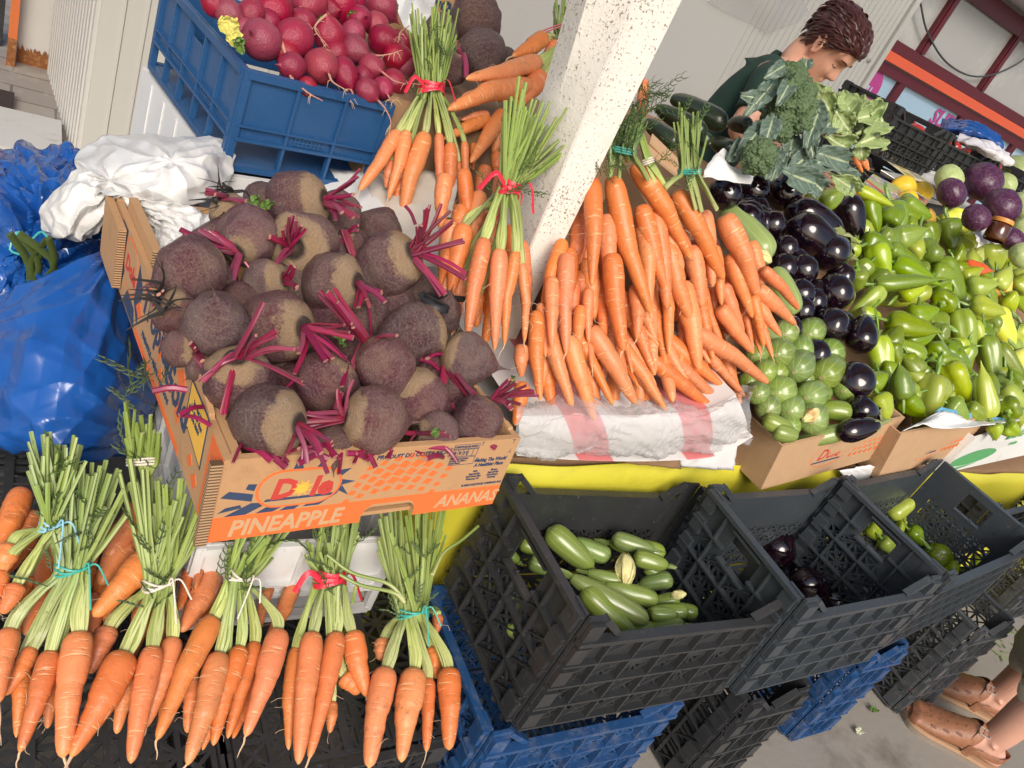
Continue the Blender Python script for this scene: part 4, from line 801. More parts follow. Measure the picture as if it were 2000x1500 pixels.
for x, y, a, b in ((.40, .86, .03, .12), (.46, .84, .03, .10), (.52, .88, .02, .1), (.56, .60, .02, .2), (.58, .30, .02, .12), (.66, .84, .03, .10), (.72, .80, .03, .12), (.73, .40, .02, .15), (.35, .40, .03, .12), (.88, .20, .02, .10), (.84, .28, .02, .08)): PS(wob([(x-a, y-b*.3), (x, y-b), (x+a, y+b*.2), (x, y+b)], .004), 0, 2)
PS(rrect(.16, .30, .30, .95), 0, 1); PS(rrect(.165, .295, .33, .92), 3, 2); text(mb, 'Dole', .036, SMx @ Matrix.Translation((.178*sd_l, .5*dh, .0008)), 2, .2, .0014)
for poly in ([(.03, .2), (.14, .05), (.17, .4), (.08, .9)], [(.18, .02), (.32, .02), (.30, .25), (.22, .28)], [(.29, .35), (.34, .15), (.36, .7), (.31, .9)], [(.10, .95), (.15, .55), (.165, .95)]): PS(poly, 1, 1)
mb.build('print', [POR, PNAV, PRED, MCARD, PTAN, PYEL], dol, False, local=True)
# folded flaps and torn corrugated edges of the left wall
def flap(f, edge=None):
    mb = MB(); f(mb)
    if edge: mb.box(*edge, None, 1)
    mb.build('flap', [MCARD, MCORR], dol, False, local=True)
MB().box((-dw/2-.014, -dd_/2-.0025, -.002), (-dw/2-.0012, -dd_/2+.006, dh-.004)).build('corrugated_edge', MCORR, dol, False, local=True)
flap(lambda m: m.box((-dw/2+.010, -dd_/2+.010, dh-.012), (-dw/2+.020, -dd_/2+.17, dh+.001)))
flap(lambda m: m.hexa([(-dw/2+.0005, -dd_/2+.07, dh-.004), (-dw/2+.008, -dd_/2+.07, dh-.004), (-dw/2+.008, -dd_/2+.155, dh-.004), (-dw/2+.0005, -dd_/2+.155, dh-.004)], [(-dw/2+.001, -dd_/2+.075, dh+.006), (-dw/2+.0075, -dd_/2+.075, dh+.006), (-dw/2+.0075, -dd_/2+.145, dh+.026), (-dw/2+.001, -dd_/2+.145, dh+.026)]))
flap(lambda m: m.box((-dw/2-.013, dd_/2-.10, .01), (-dw/2-.0015, dd_/2+.02, dh-.008)), ((-dw/2-.0128, dd_/2-.1035, .012), (-dw/2-.0017, dd_/2-.1003, dh-.009)))
flap(lambda m: m.box((-dw/2+.0095, dd_/2-.22, dh-.05), (-dw/2+.022, dd_/2-.04, dh+.02)), ((-dw/2+.0097, dd_/2-.223, dh-.048), (-dw/2+.0218, dd_/2-.2203, dh+.019)))
for rg_ in (range(7), range(21, 30)):
    mb = MB()
    for i in rg_:
        y = -dd_/2+.02+i*.02; mb.hexa([(dw/2-.0085, y, dh-.0015), (dw/2-.0005, y, dh-.0015), (dw/2-.0005, y+.019, dh-.0015), (dw/2-.0085, y+.019, dh-.0015)], [(dw/2-.008, y+.002, dh+.0035*random.random()), (dw/2-.001, y+.002, dh+.003*random.random()), (dw/2-.001, y+.017, dh+.0035*random.random()), (dw/2-.008, y+.017, dh+.003*random.random())])
    mb.build('torn_rim', MCARD, dol, False, local=True)
mb = MB().box((.30, .88, .482), (.62, 1.29, .645)); tag(mb.build('support_box', MCARDD, None, False), 'brown box propping the beet carton above the white crate', 'box')
# eggplant, pepper and last trays with slanting fronts
def skewbox(name, label, F, depth, mats, prints, t=.007):
    """F: front corners LB, RB, LT, RT as ((u,v), y)"""
    p = [Vector(at(*q, ypl(y))) for q, y in F]; ex = ((p[1]-p[0])+(p[3]-p[2])).normalized(); k = Vector((0, 0, 1)).cross(ex).normalized()
    root = thing(name, label, 'box', tuple((p[0]+p[1])/2+k*depth/2)); lb, rb, lt, rt = p; K = k*depth
    def slab(nm, a, b, c, d, n, m=0):                  # a,b bottom; c,d top; n thickness
        mb = MB().hexa([tuple(a), tuple(b), tuple(b+n), tuple(a+n)], [tuple(c), tuple(d), tuple(d+n), tuple(c+n)]); return mb.build(nm, mats, root, False)
    f = slab('front_wall', lb, rb, lt, rt, k*t); i_ = ex*.0004
    slab('side_wall', lb+k*t*1.05, lb+K, lt+k*t*1.05, lt+K, ex*t); slab('side_wall', rb-ex*t+k*t*1.05, rb-ex*t+K, rt-ex*t+k*t*1.05, rt-ex*t+K, ex*t)
    slab('back_wall', lb+K*1.001, rb+K*1.001, lt+K*1.001, rt+K*1.001, k*t); MB().hexa([tuple(q) for q in (lb+ex*t+k*t+Vector((0, 0, .002)), rb-ex*t+k*t+Vector((0, 0, .002)), rb-ex*t+K+Vector((0, 0, .002)), lb+ex*t+K+Vector((0, 0, .002)))], [tuple(q) for q in (lb+ex*t+k*t+Vector((0, 0, .008)), rb-ex*t+k*t+Vector((0, 0, .008)), rb-ex*t+K+Vector((0, 0, .008)), lb+ex*t+K+Vector((0, 0, .008)))]).build('base', mats, root, False)
    W_ = (rb-lb).length; H_ = (lt-lb).length; up = (lt-lb).normalized(); n = ex.cross(up).normalized(); up2 = n.cross(ex)
    Mx = Matrix(((ex.x, up2.x, n.x, lb.x), (ex.y, up2.y, n.y, lb.y), (ex.z, up2.z, n.z, lb.z), (0, 0, 0, 1))) @ Matrix.Translation((0, 0, .0006)); mb = MB(); prints(mb, Mx, W_, H_)
    if mb.v: mb.build('print', [POR, PNAV, PRED, PGRN, PBLK], root, False)
    return root, p, k, Mx, W_, H_
def pr_dole(x0):
    def f(mb, Mx, w, h):
        text(mb, 'Dole', h*.34, Mx @ Matrix.Translation((w*x0, h*.40, 0)), 2, .2, .0012); mb.prism([(w*(x0-.03), h*.32), (w*(x0+.22), h*.32), (w*(x0+.23), h*.355), (w*(x0-.02), h*.355)], .0004, Mx, 1)
        for r_ in range(3):
            for k in range(6): u = w*(x0+.33+k*.05+r_*.012); v = h*(.32+.13*r_); s = h*.05; mb.prism([(u-s, v), (u, v-s*.8), (u+s*1.1, v+s*.3), (u, v+s)], .0004, Mx, 0)
        for i in range(40): pass
        R_ = [(w*(x0+.11)+w*.17*math.cos(a), h*.52+h*.32*math.sin(a)) for a in np.linspace(0, 6.283, 29)]
        for i in range(28): mb.bar(Mx @ Vector((*R_[i], 0)), Mx @ Vector((*R_[i+1], 0)), .0016, .0006, Mx.to_3x3() @ Vector((0, 0, 1)), 0)
    return f
b2 = skewbox('cardboard_box', 'brown carton of eggplants and zucchini with a red logo at the front', [((1485, 957), .785), ((1700, 897), .84), ((1528, 872), .785), ((1768, 815), .84)], .62, [MCARD2], pr_dole(.36))
mb = MB(); lb = Vector(b2[1][0]); k_ = b2[2]; n_ = -Vector(b2[3].to_3x3() @ Vector((1, 0, 0))); ML = Matrix(((-k_.x, 0, n_.x, lb.x+k_.x*.20), (-k_.y, 0, n_.y, lb.y+k_.y*.20), (0, 1, n_.z, lb.z), (0, 0, 0, 1))) @ Matrix.Translation((0, 0, .001))
text(mb, 'PIÑAS', .03, ML @ Matrix.Translation((.0, .02, 0)), 1, .1, .0008); mb.build('print', [POR, PNAV], b2[0], False)
b3 = skewbox('cardboard_box', 'brown carton of green peppers with a small red logo, next to the eggplant carton', [((1711, 938), .80), ((1868, 886), .86), ((1760, 848), .80), ((1935, 812), .86)], .62, [MCARD2], pr_dole(.34))
def pr_white(mb, Mx, w, h):
    mb.prism([(w*.18+w*.17*math.cos(a), h*.30+h*.2*math.sin(a)) for a in np.linspace(0, 6.28, 20)[:-1]], .0004, Mx, 3)
    for i in range(3): mb.prism([(w*(.34+.05*i), h*.66), (w*(.37+.05*i), h*.66), (w*(.40+.05*i), h*.86), (w*(.37+.05*i), h*.86)], .0004, Mx, 3)
    text(mb, 'Andina', h*.16, Mx @ Matrix.Translation((w*.42, h*.42, 0)), 3, .2, 0); mb.prism([(0, 0), (w, 0), (w, h*.06), (0, h*.09)], .0003, Mx, 3)
b4 = skewbox('white_carton', 'white printed carton of yellow peppers at the far end of the stall front', [((1835, 926), .83), ((2060, 876), .93), ((1905, 856), .83), ((2090, 800), .93)], .6, [mk('white_carton_board', (.68, .67, .63), .8, .06, 20, dirt=(.5, .42, .3), da=.62, dsc=12)], pr_white)
MPAPER = mk('striped_white_paper', (.70, .69, .68), .6, .05, 30); MPBLUE = mk('blue_magazine_edge', (.12, .35, .50), .5, .3, 40)
G = [[at(1763, 843, ypl(.80)), at(1800, 828, ypl(.79)), at(1850, 838, ypl(.79)), at(1990, 822, ypl(.86))], [at(1835, 803, ypl(.84)), at(1860, 806, ypl(.84)), at(1910, 822, ypl(.85)), at(1998, 818, ypl(.88))]]
tag(solid(MB().grid(crumple(surf(G, 8, 30), .006, 14, 2)).build('paper_flap', MPAPER), .002), 'folded white paper flap lining the front of the pepper carton', 'paper')
G = [[at(1825, 806, ypl(.845)), at(1880, 815, ypl(.85)), at(1960, 823, ypl(.875))], [at(1838, 795, ypl(.85)), at(1890, 806, ypl(.86)), at(1968, 818, ypl(.88))]]
tag(solid(MB().grid(surf(G, 5, 20)).build('magazine', MPBLUE), .003), 'blue edged magazine tucked between the white flap and the peppers', 'magazine')
# wrapped package under the carrots, its clear film, boards under it
PKP = ypl(.80)
MRW = NT('red_white_print'); sx = MRW.n('SeparateXYZ'); MRW.l(MRW.co('Generated'), sx.inputs[0]); f = MRW.ramp(MRW.math('FRACT', MRW.math('MULTIPLY', MRW.math('ADD', sx.outputs[0], MRW.math('MULTIPLY', sx.outputs[2], .25))  , 2.1)), ((.60, 0), (.61, 1), (.9, 1), (.91, 0)))
MRW = MRW.out(MRW.mix(f, MRW.mix(MRW.noise(9, 5), (.60, .57, .54), (.70, .67, .65)), (.62, .20, .20)), .35)
mb = MB(); pf = [((1012, 822), (1000, 872)), ((1130, 820), (1130, 882)), ((1280, 818), (1280, 884)), ((1380, 806), (1390, 874)), ((1440, 780), (1458, 838))]
rows = []
for (tp, bt) in pf:
    a = at(*tp, PKP); b = at(*bt, ypl(.815)); rows.append([b+np.array((0, .5, -.0)), b+np.array((0, .02, 0)), b, (a+b)/2+np.array((0, -.012, 0)), a+np.array((0, .004, .002)), a+np.array((0, .06, .006)), a+np.array((0, .5, .006))])
pk = mb.grid(crumple(surf(rows, 60, 60), .0009, 12, 4)).build('wrapped_package', MRW); tag(pk, 'red and white printed package lying under the carrot heap', 'package')
rows = []
for i, (u, v0, v1, v2) in enumerate(((1003, 790, 850, 893), (1060, 800, 850, 890), (1130, 790, 858, 884), (1200, 800, 862, 882), (1270, 798, 868, 893), (1340, 800, 862, 884), (1400, 790, 850, 874), (1462, 765, 820, 856))):
    rows.append([at(u+12, v0-18, ypl(.86)), at(u+4, v0+12, ypl(.783)), at(u, v1-15, ypl(.772)), at(u, v1+8, ypl(.778)), at(u+4, v2, ypl(.79)), at(u+9, v2-5, ypl(.85))])
tag(MB().grid(crease(crease(surf(rows, 150, 70), .013, 13, 7), .004, 40, 2)).build('clear_wrap', MCLEAR), 'crinkled clear plastic wrapping round the package under the carrots', 'plastic wrap')
for lab, q, mt, h in (('torn brown cardboard sheet sticking out under the clear wrap', ((1190, 888), (1338, 893), (1330, 916), (1195, 900)), MCARDD, .02), ('white card edge poking out next to the torn brown cardboard', ((1322, 878), (1440, 872), (1432, 918), (1330, 912)), MPAPER, .0), ('white card edge under the eggplant carton', ((1640, 920), (1700, 908), (1760, 935), (1660, 945)), MPAPER, .0)):
    P_2 = [at(*p, ypl(.82+h*.1)) for p in q]; mb = MB().grid(crumple(surf([[P_2[0], P_2[1]], [P_2[3], P_2[2]]], 8, 24), .006, 20, 3)); tag(solid(mb.build('cardboard_sheet', mt), .003), lab, 'cardboard')
# sloping boards that carry the heaps
for lab, x0, x1, y0, z0, y1, z1 in (('sloping brown board carrying the eggplants and peppers', 1.50, 4.35, .98, .70, 2.15, 1.02), ('steep brown board carrying the big carrot heap', .84, 1.28, .93, .70, 1.12, .90)):
    mb = MB().hexa([(x0, y0, .59), (x1, y0, .59), (x1, y1, .59), (x0, y1, .59)], [(x0, y0, z0), (x1, y0, z0), (x1, y1, z1), (x0, y1, z1)]); tag(mb.build('display_board', MCARDD, None, False), lab, 'board')
# ================================================================== produce
PB = (np.array((.384, .80, .805)), nv((0, -.16, 1)))      # beet heap surface
BT = [ # centre, radius, crown, stalk ends, lift, label
 ((376, 527), 62, None, (), .03, 'smooth plum beet lying by the white bag, root tip toward it', (-.9, .35)),
 ((487, 462), 55, (462, 490), ((352, 448), (358, 456), (388, 449), (415, 452), (405, 472), (455, 548), (448, 530)), .03, 'tan shouldered beet whose pink stalks point over the plum beet by the bag'),
 ((591, 478), 64, (574, 482), ((565, 422), (578, 430), (552, 448), (527, 462), (525, 540), (590, 440)), .045, 'corky beet with dark chopped stalks standing up from its crown'),
 ((585, 395), 56, (638, 388), ((703, 330), (700, 345), (690, 380), (705, 405), (668, 415), (655, 430), (690, 425)), .03, 'rearmost big beet with stalks reaching to the blue crate'),
 ((452, 420), 40, (438, 392), ((400, 378), (420, 380), (480, 392)), .0, 'half hidden tan beet with withered black leaves behind the white bag'),
 ((761, 516), 62, (808, 492), ((862, 398), (880, 412), (886, 430), (905, 470), (838, 408), (822, 440), (910, 545), (870, 575), (840, 400)), .05, 'shiny plum beet with a wide fan of crimson stalks next to the carrots'),
 ((650, 555), 58, (703, 552), ((716, 585), (722, 600), (745, 570), (752, 590), (700, 600)), .03, 'brownish beet in the middle of the tray with short stalks beside it'),
 ((521, 551), 42, (560, 545), ((575, 520), (580, 560)), .0, 'small dull beet wedged under the corky crowned one'),
 ((542, 640), 68, (600, 640), ((672, 635), (668, 655), (650, 700), (636, 705), (583, 690), (575, 730), (690, 660), (675, 700)), .035, 'large dusty beet with drooping red stalks on its right shoulder'),
 ((422, 640), 60, None, (), .04, 'round grey brown beet without stalks, second from the carton edge', (.1, -.35)),
 ((342, 608), 44, (318, 580), ((300, 600), (310, 575)), .0, 'dusty beet with dried black leaf tufts at the carton edge'),
 ((355, 682), 36, (388, 690), ((372, 670), (400, 735), (395, 705)), .0, 'small wrinkled beet low against the carton edge'),
 ((470, 742), 64, (462, 700), ((514, 590), (540, 646), (575, 682), (590, 745), (396, 745), (440, 810), (500, 655), (410, 728)), .03, 'beet with a star of long pink stalks spread over its crown'),
 ((528, 824), 67, (590, 830), ((628, 885), (600, 905), (640, 925), (560, 888), (650, 870)), .03, 'big corner beet right behind the printed logo'),
 ((813, 651), 58, None, (), .035, 'purple beet resting beside the hanging carrots with root tip down', (-.9, .2)),
 ((749, 712), 56, (715, 662), ((622, 575), (640, 570), (652, 562), (688, 728), (775, 655), (690, 640), (660, 590)), .045, 'beet under a thick sheaf of pink stalks crossing the heap'),
 ((638, 745), 56, (672, 700), ((655, 800), (668, 755)), .015, 'dark beet deep in the heap between two corky ones'),
 ((813, 773), 54, (790, 730), (), .01, 'dark plum beet low in the heap behind the front edge'),
 ((911, 703), 50, (862, 688), ((930, 780), (960, 832), (905, 840), (890, 770), (835, 700), (925, 792), (870, 830)), .03, 'speckled beet at the far side with a spray of pale pink stalks'),
 ((729, 822), 61, (677, 814), ((566, 812), (566, 828), (568, 840), (590, 845), (690, 742), (660, 760), (600, 805)), .04, 'front beet with tan collar and stalks pointing at the logo corner'),
 ((934, 818), 46, (968, 775), ((1010, 745), (1030, 752), (1045, 765), (995, 740), (1000, 800), (1018, 790)), .02, 'beet in the front corner of the tray with stalks over the plastic wrap'),
 ((684, 478), 34, (672, 455), ((700, 520), (662, 500), (700, 440)), .0, 'small tan beet tucked behind the shiny plum one'),
 ((858, 612), 40, None, (), .0, 'beet half covered by a black strap of dead leaf', (.3, -.4)),
 ((393, 718), 26, (412, 700), ((440, 735), (430, 712)), -.005, 'tiny beet with pink stem in the carton corner notch'),
 ((650, 868), 40, None, (), -.01, 'soil caked beet low at the carton front', (0, .6)),
 ((850, 850), 44, (815, 845), ((870, 845), (800, 865), (780, 840)), -.01, 'shaded beet at the carton front under green leaf bits')]
for q in BT: beet(q[0], q[1], PB, q[2], q[3], q[4], 12, q[5], rootdir=q[6] if len(q) > 6 else None)
for i, (u, v, r) in enumerate(((430, 480, 50), (560, 560, 55), (700, 620, 55), (600, 690, 55), (480, 690, 50), (860, 720, 50), (560, 760, 50), (760, 770, 50), (640, 630, 50), (660, 420, 45), (760, 590, 50), (420, 560, 45), (700, 880, 40), (520, 400, 42), (740, 450, 42), (640, 520, 50), (800, 570, 48), (550, 700, 50), (700, 700, 50), (830, 690, 50), (400, 500, 40), (470, 600, 48), (880, 780, 48), (430, 790, 40), (700, 790, 45), (390, 680, 40), (600, 460, 45))): beet((u, v), r, PB, None, (), -.05, label='beet buried beneath the top layer of the carton of beetroots')
mb = MB(); rg = random.Random(5)
for _ in range(46):                                    # loose cut stalks and leaf bits between the beets
    u, v = rg.choice(((rg.uniform(450, 900), rg.uniform(870, 895)), (rg.uniform(330, 950), rg.uniform(420, 860)))); p = at(u, v, PB, .005); d = nv((rg.uniform(-1, 1), rg.uniform(-1, 1), rg.uniform(-.1, .5))); L = rg.uniform(.03, .06)
    mb.tube(spline([p-d*L/2, p+np.array((0, 0, .004)), p+d*L/2], 6), rg.uniform(.002, .0042), 6, 0, flat=.6, capm=1)
tag(mb.build('stalk_trimmings', [MBST, MBCUT, MBLEAF]), 'loose crimson stalk trimmings scattered between the beetroots', 'trimmings', kind='stuff')
mb = MB()
for u, v in ((495, 395), (520, 402), (850, 845), (885, 430), (665, 660), (445, 700), (1000, 745)):
    p = at(u, v, PB, .05); d = nv([rg.uniform(-1, 1) for _ in range(3)]); s = nv(np.cross(d, tow(p)))
    mb.grid(crumple(surf([[p+d*a*.013+s*x*.0065*(1.15-abs(a))+tow(p)*.004*abs(x) for x in (-1, 0, 1)] for a in (-1, -.3, .4, 1)], 16, 12), .012, 70, int(u)))
for u, v in ((440, 385), (455, 375), (308, 570), (312, 590), (318, 610), (430, 400)):
    p = at(u, v, PB, .03)
    for _ in range(5): d = nv([rg.uniform(-1, 1), rg.uniform(-1, 1), rg.uniform(-.2, .9)]); mb.tube(spline([p, p+d*.02, p+nv(d+np.array([rg.uniform(-1, 1), 0, -.3]))*.045], 7), [.003, .003, .0026, .002, .0016, .001, .0005], 5, 1, flat=.3)
tag(mb.build('leaf_scraps', [MBLEAF, mk('dead_leaf', (.018, .014, .012), .8, .4, 40)]), 'green and black leaf scraps among the beetroots', 'leaf scraps', kind='stuff')
p0, p1 = at(840, 585, PB, .07), at(905, 582, PB, .07); mb = MB().tube(spline([at(822, 572, PB, .07), at(850, 600, PB, .07), at(876, 603, PB, .07), at(830, 578, PB, .075), at(862, 580, PB, .072), at(908, 585, PB, .07)], 24), .006, 6, flat=.25); tag(mb.build('dead_leaf_strap', mk('black_leaf', (.012, .011, .012), .5)), 'limp black leaf strap lying over a beet beside the carrots', 'leaf')
# radishes
PR = (np.array((.44, 1.5, .968)), nv((.0, -.30, 1)))
RD = [((510, 78), 40, None), ((575, 75), 38, [(557, 75), (562, 120), (568, 150), (600, 180), (630, 197)]), ((642, 70), 33, [(640, 45), (615, 55), (640, 90)]), ((628, 130), 34, [(640, 140), (650, 160), (680, 178)]), ((570, 130), 27, None), ((490, 27), 27, [(470, 38), (455, 42), (448, 46)]), ((535, 20), 37, None), ((446, 25), 27, None), ((420, 8), 26, None), ((604, 8), 36, [(592, 15), (600, 45), (625, 75), (640, 100)]), ((662, 8), 38, None), ((701, 37), 26, None), ((745, 12), 32, None), ((693, 98), 29, [(718, 106), (750, 108), (786, 98)]), ((749, 79), 30, [(774, 80), (783, 62), (800, 50)]), ((726, 131), 26, [(745, 140), (775, 160), (822, 165)]), ((775, 112), 27, None), ((672, 142), 25, [(682, 168), (688, 182), (684, 200)], 1.35), ((717, 177), 24, [(736, 194), (752, 212), (763, 236), (760, 262)]), ((748, 172), 22, [(757, 185), (765, 196), (780, 190)]), ((768, 161), 26, None), ((735, 48), 24, None), ((600, 170), 20, None), ((790, 130), 22, None), ((640, 20), 26, None), ((690, 5), 25, None), ((560, 105), 25, None), ((655, 105), 26, None), ((710, 150), 22, None), ((520, 45), 28, None), ((480, 60), 24, None), ((590, 45), 28, None), ((780, 85), 24, None), ((690, 65), 25, None)]
rows_ = tiers(list(enumerate(RD)), lambda q: q[1][0], 5); RN = ['front', 'second', 'third', 'fourth', 'rearmost']
for (i, q), r, k, n in rows_:
    lk = ('long rooted ' if q[2] and len(q[2]) > 3 else 'short rooted ' if q[2] else 'round ')+('big ' if q[1] > 32 else 'small ' if q[1] < 25 else 'medium ')
    radish(i, q[0], q[1], PR, q[2], .02+(.012 if q[2] else 0)-(.02 if i > 21 else 0), f'{lk}radish, {ORD[k]} along from the ribbed wall in the {RN[r]} row', q[3] if len(q) > 3 else None)
mb = MB(); rg = random.Random(9)
for u, v, w in ((445, 48, 20), (468, 82, 12), (455, 70, 16), (560, 20, 12), (628, 38, 10), (690, 30, 12), (470, 95, 12), (765, 15, 14)):
    p = at(u, v, PR, .04); d = nv(UR+UD*rg.uniform(-1, 1)); s = nv(np.cross(d, tow(p))); k = w*mpp(p)
    mb.grid(crumple(surf([[p+d*a*k+s*x*k*.8*(1.25-abs(a)*.8)+tow(p)*k*.4*abs(x) for x in (-1, -.4, .4, 1)] for a in (-1, -.3, .4, 1)], 14, 12), .014, 60, u), 0 if u < 460 else 1)
tag(mb.build('radish_leaves', [mk('yellowed_leaf', (.55, .50, .12), .6, .2, 50), MBLEAF]), 'yellowed and green leaf scraps among the red radishes', 'leaf scraps', kind='stuff')
# carrots: three tied bunches left of the post
PU = slope(1.34, .80, 52); PU2 = slope(1.40, .88, 42)
bunch('upright carrot bunch with a red bow, leaning on the blue radish crate', PU, C2, [((505, 735), (290, 1065), 92), ((555, 735), (452, 1110), 98, .01), ((660, 745), (525, 1235), 112, .02), ((735, 745), (745, 1105), 72), ((800, 800), (785, 1190), 88, .012), ((878, 790), (888, 1140), 58, .005), ((845, 900), (852, 1155), 50, -.01), ((470, 900), (440, 1050), 70, -.02), ((540, 950), (490, 1180), 80, -.02)], (690, 500), 145, ((585, 95), (830, 105)), 'red', seed=1, nst=6, fl=.03, tl=.025, bow=True)
bunch('carrot bunch lying on its side against the post with a pink tie, at the top', PU2, C2, [((1295, 340), (885, 440), 112, .05, -.02), ((1245, 480), (785, 612), 128, .045, .05), ((1310, 420), (1180, 590), 130, .04), ((1325, 205), (1145, 315), 105, .03), ((1145, 470), (860, 545), 95, .01), ((1385, 240), (1330, 300), 75, .02)], (1430, 250), 110, ((1390, 10), (1530, 0)), 'green', lift=.02, seed=2, nst=6)
mb = MB(); 
for k in range(2): Tp = at(*C2((1410, 135+k*14)), PU2, .07); mb.tube([Tp+UR*.042*math.cos(a)+tow(Tp)*.035*math.sin(a)-UD*.016*math.cos(a) for a in np.linspace(0, 6.28, 20)], .003, 6, flat=.5)
tag(mb.build('loose_tie', RIB['pink']), 'pink band round the green stalks right against the post', 'band')
for i, (c, t_, w, l) in enumerate((((1010, 655), (765, 775), 88, .02), ((1095, 625), (912, 908), 98, .03), ((1000, 930), (950, 1095), 92, .01), ((1060, 850), (1060, 1000), 80, .01), ((935, 1080), (862, 1215), 82, .015), ((1010, 640), (860, 670), 60, -.01), ((930, 800), (925, 950), 50, -.02), ((1080, 700), (1040, 860), 80, -.01), ((830, 1150), (815, 1200), 60, 0), ((985, 1180), (985, 1300), 90, .0), ((925, 1250), (880, 1330), 80, .0))):
    carrot(C2(c), C2(t_), w*.35, PU2 if i < 2 else PU, l, lab=f'loose carrot under the red bow and side-lying bunches, {ORD[i]} from the top', group='loose carrots left of the post')
PB3 = slope(.86, .80, 55)
bunch('carrot bunch hanging in front of the post with a red ribbon and pale stalks', PB3, C2, [((990, 1330), (893, 1880), 116, .02, .02), ((1075, 1390), (1045, 1955), 122, .025), ((1165, 1400), (1100, 1925), 86, .015, .04), ((1195, 1460), (1212, 1910), 78, .0, -.04)], (1130, 1060), 120, ((1120, 560), (1420, 640)), 'red', lift=.01, seed=3, nst=9, bow=True, tl=.03, fl=.03, thick=.0036)
bunch('carrot bunch half hidden behind the ribboned one at the tray edge', slope(.90, .80, 55), C2, [((880, 1255), (800, 1640), 128, .0), ((785, 1390), (745, 1590), 95, -.01), ((960, 1640), (915, 1810), 84, -.01), ((830, 1700), (808, 1850), 100, -.012), ((870, 1500), (830, 1760), 100, -.015)], (1100, 1080), 80, ((1350, 700), (1540, 760)), 'red', lift=.0, seed=4, nst=4, tl=.04, fl=.045)
for i, (c, t_, w) in enumerate((((1200, 640), (1195, 820), 90), ((1205, 850), (1160, 1090), 100))): carrot(C5(c), C5(t_), w*.35, slope(.80, .735, 47), -.01+.01*i, lab=('upper' if i == 0 else 'lower')+' of two short carrots standing at the foot of the post', group='carrots heaped right of the post')
for i, (c, t_, w) in enumerate((((905, 400), (880, 560), 40), ((938, 375), (905, 520), 40), ((880, 430), (866, 600), 42), ((930, 470), (915, 640), 40), ((962, 415), (950, 560), 40), ((1000, 440), (985, 600), 38), ((1018, 470), (1028, 640), 36), ((892, 520), (882, 655), 38), ((962, 540), (946, 676), 36), ((905, 330), (915, 470), 36), ((870, 340), (862, 450), 36), ((985, 330), (960, 470), 38), ((940, 560), (930, 640), 34))): carrot(c, t_, w, slope(.93, .80, 55), -.01+.008*(i % 3), lab=f'carrot behind the ribboned bunch in front of the post, {ORD[i]} counting from the beets', group='carrots behind the ribboned bunch')
# carrots: the big heap right of the post
PH = slope(.80, .735, 47); GH = 'carrots heaped right of the post'
H5 = [((1450, 130), (1445, 690), 118, .03), ((1365, 260), (1365, 655), 96, .03), ((1570, 330), (1570, 625), 78, 0), ((1310, 420), (1330, 705), 80, .0), ((1285, 600), (1300, 950), 102, .02), ((1700, 130), (1765, 675), 138, .035, .02), ((1390, 700), (1480, 985), 112, .015), ((1490, 700), (1605, 1065), 132, .025), ((1610, 780), (1708, 975), 86, .01), ((1690, 730), (1835, 970), 132, .02), ((1740, 660), (1785, 825), 84, .015), ((1790, 660), (1815, 800), 62, .012), ((1580, 620), (1590, 772), 82, .01), ((1640, 540), (1652, 712), 86, .01), ((1690, 560), (1710, 690), 80, .005), ((1835, 350), (1842, 605), 98, .015), ((1885, 560), (1965, 642), 70, .02), ((1865, 620), (1942, 808), 102, .015), ((1865, 740), (1950, 872), 84, .01), ((1895, 870), (2000, 1005), 96, .01), ((1525, 420), (1500, 720), 80, .0), ((1810, 800), (1850, 875), 70, .0)]
H6 = [((10, -120), (50, 425), 108, .03), ((75, -110), (140, 405), 118, .04), ((140, 60), (275, 495), 120, .035), ((215, 40), (290, 245), 86, .02), ((310, 180), (335, 385), 84, .015), ((385, 80), (425, 390), 78, .02), ((430, 280), (540, 540), 90, .02), ((470, 120), (585, 455), 104, .03), ((415, 400), (590, 640), 96, .02), ((585, 330), (645, 605), 76, .03), ((650, 440), (735, 552), 84, .04), ((235, 380), (305, 725), 138, .025), ((140, 430), (152, 645), 82, .02), ((25, 460), (92, 605), 66, .01), ((60, 560), (72, 755), 102, .012), ((110, 560), (142, 732), 86, .008), ((170, 680), (255, 808), 104, .012), ((300, 600), (365, 692), 76, .01), ((330, 470), (382, 678), 96, .02), ((395, 500), (445, 645), 76, .02), ((430, 630), (668, 795), 106, .035), ((400, 680), (545, 862), 86, .015), ((300, 700), (435, 815), 104, .02), ((300, 790), (438, 912), 104, .015), ((240, 820), (410, 958), 104, .02), ((148, 770), (172, 892), 112, .015), ((40, 800), (138, 942), 94, .02), ((435, 830), (490, 945), 70, 0), ((490, 840), (515, 950), 46, .01), ((-10, 720), (85, 822), 94, .01), ((640, 530), (692, 665), 80, .03), ((600, 540), (632, 655), 60, .02), ((555, 470), (592, 645), 64, .01), ((640, 200), (828, 412), 74, .045), ((620, 310), (812, 492), 96, .045), ((380, 560), (460, 640), 80, 0), ((230, 560), (210, 690), 90, 0), ((320, 520), (280, 640), 80, -.01), ((590, 120), (640, 330), 90, .0), ((500, 560), (560, 620), 80, 0)]
H3 = [((235, 850), (275, 1345), 118, .05, -.03), ((170, 1000), (445, 1455), 0, 0), ((180, 990), (440, 1462), 128, .04), ((320, 1100), (350, 1420), 96, .03), ((430, 1110), (610, 1520), 136, .05, -.05), ((10, 1085), (150, 1510), 118, .035), ((-10, 850), (10, 1100), 100, .02)]
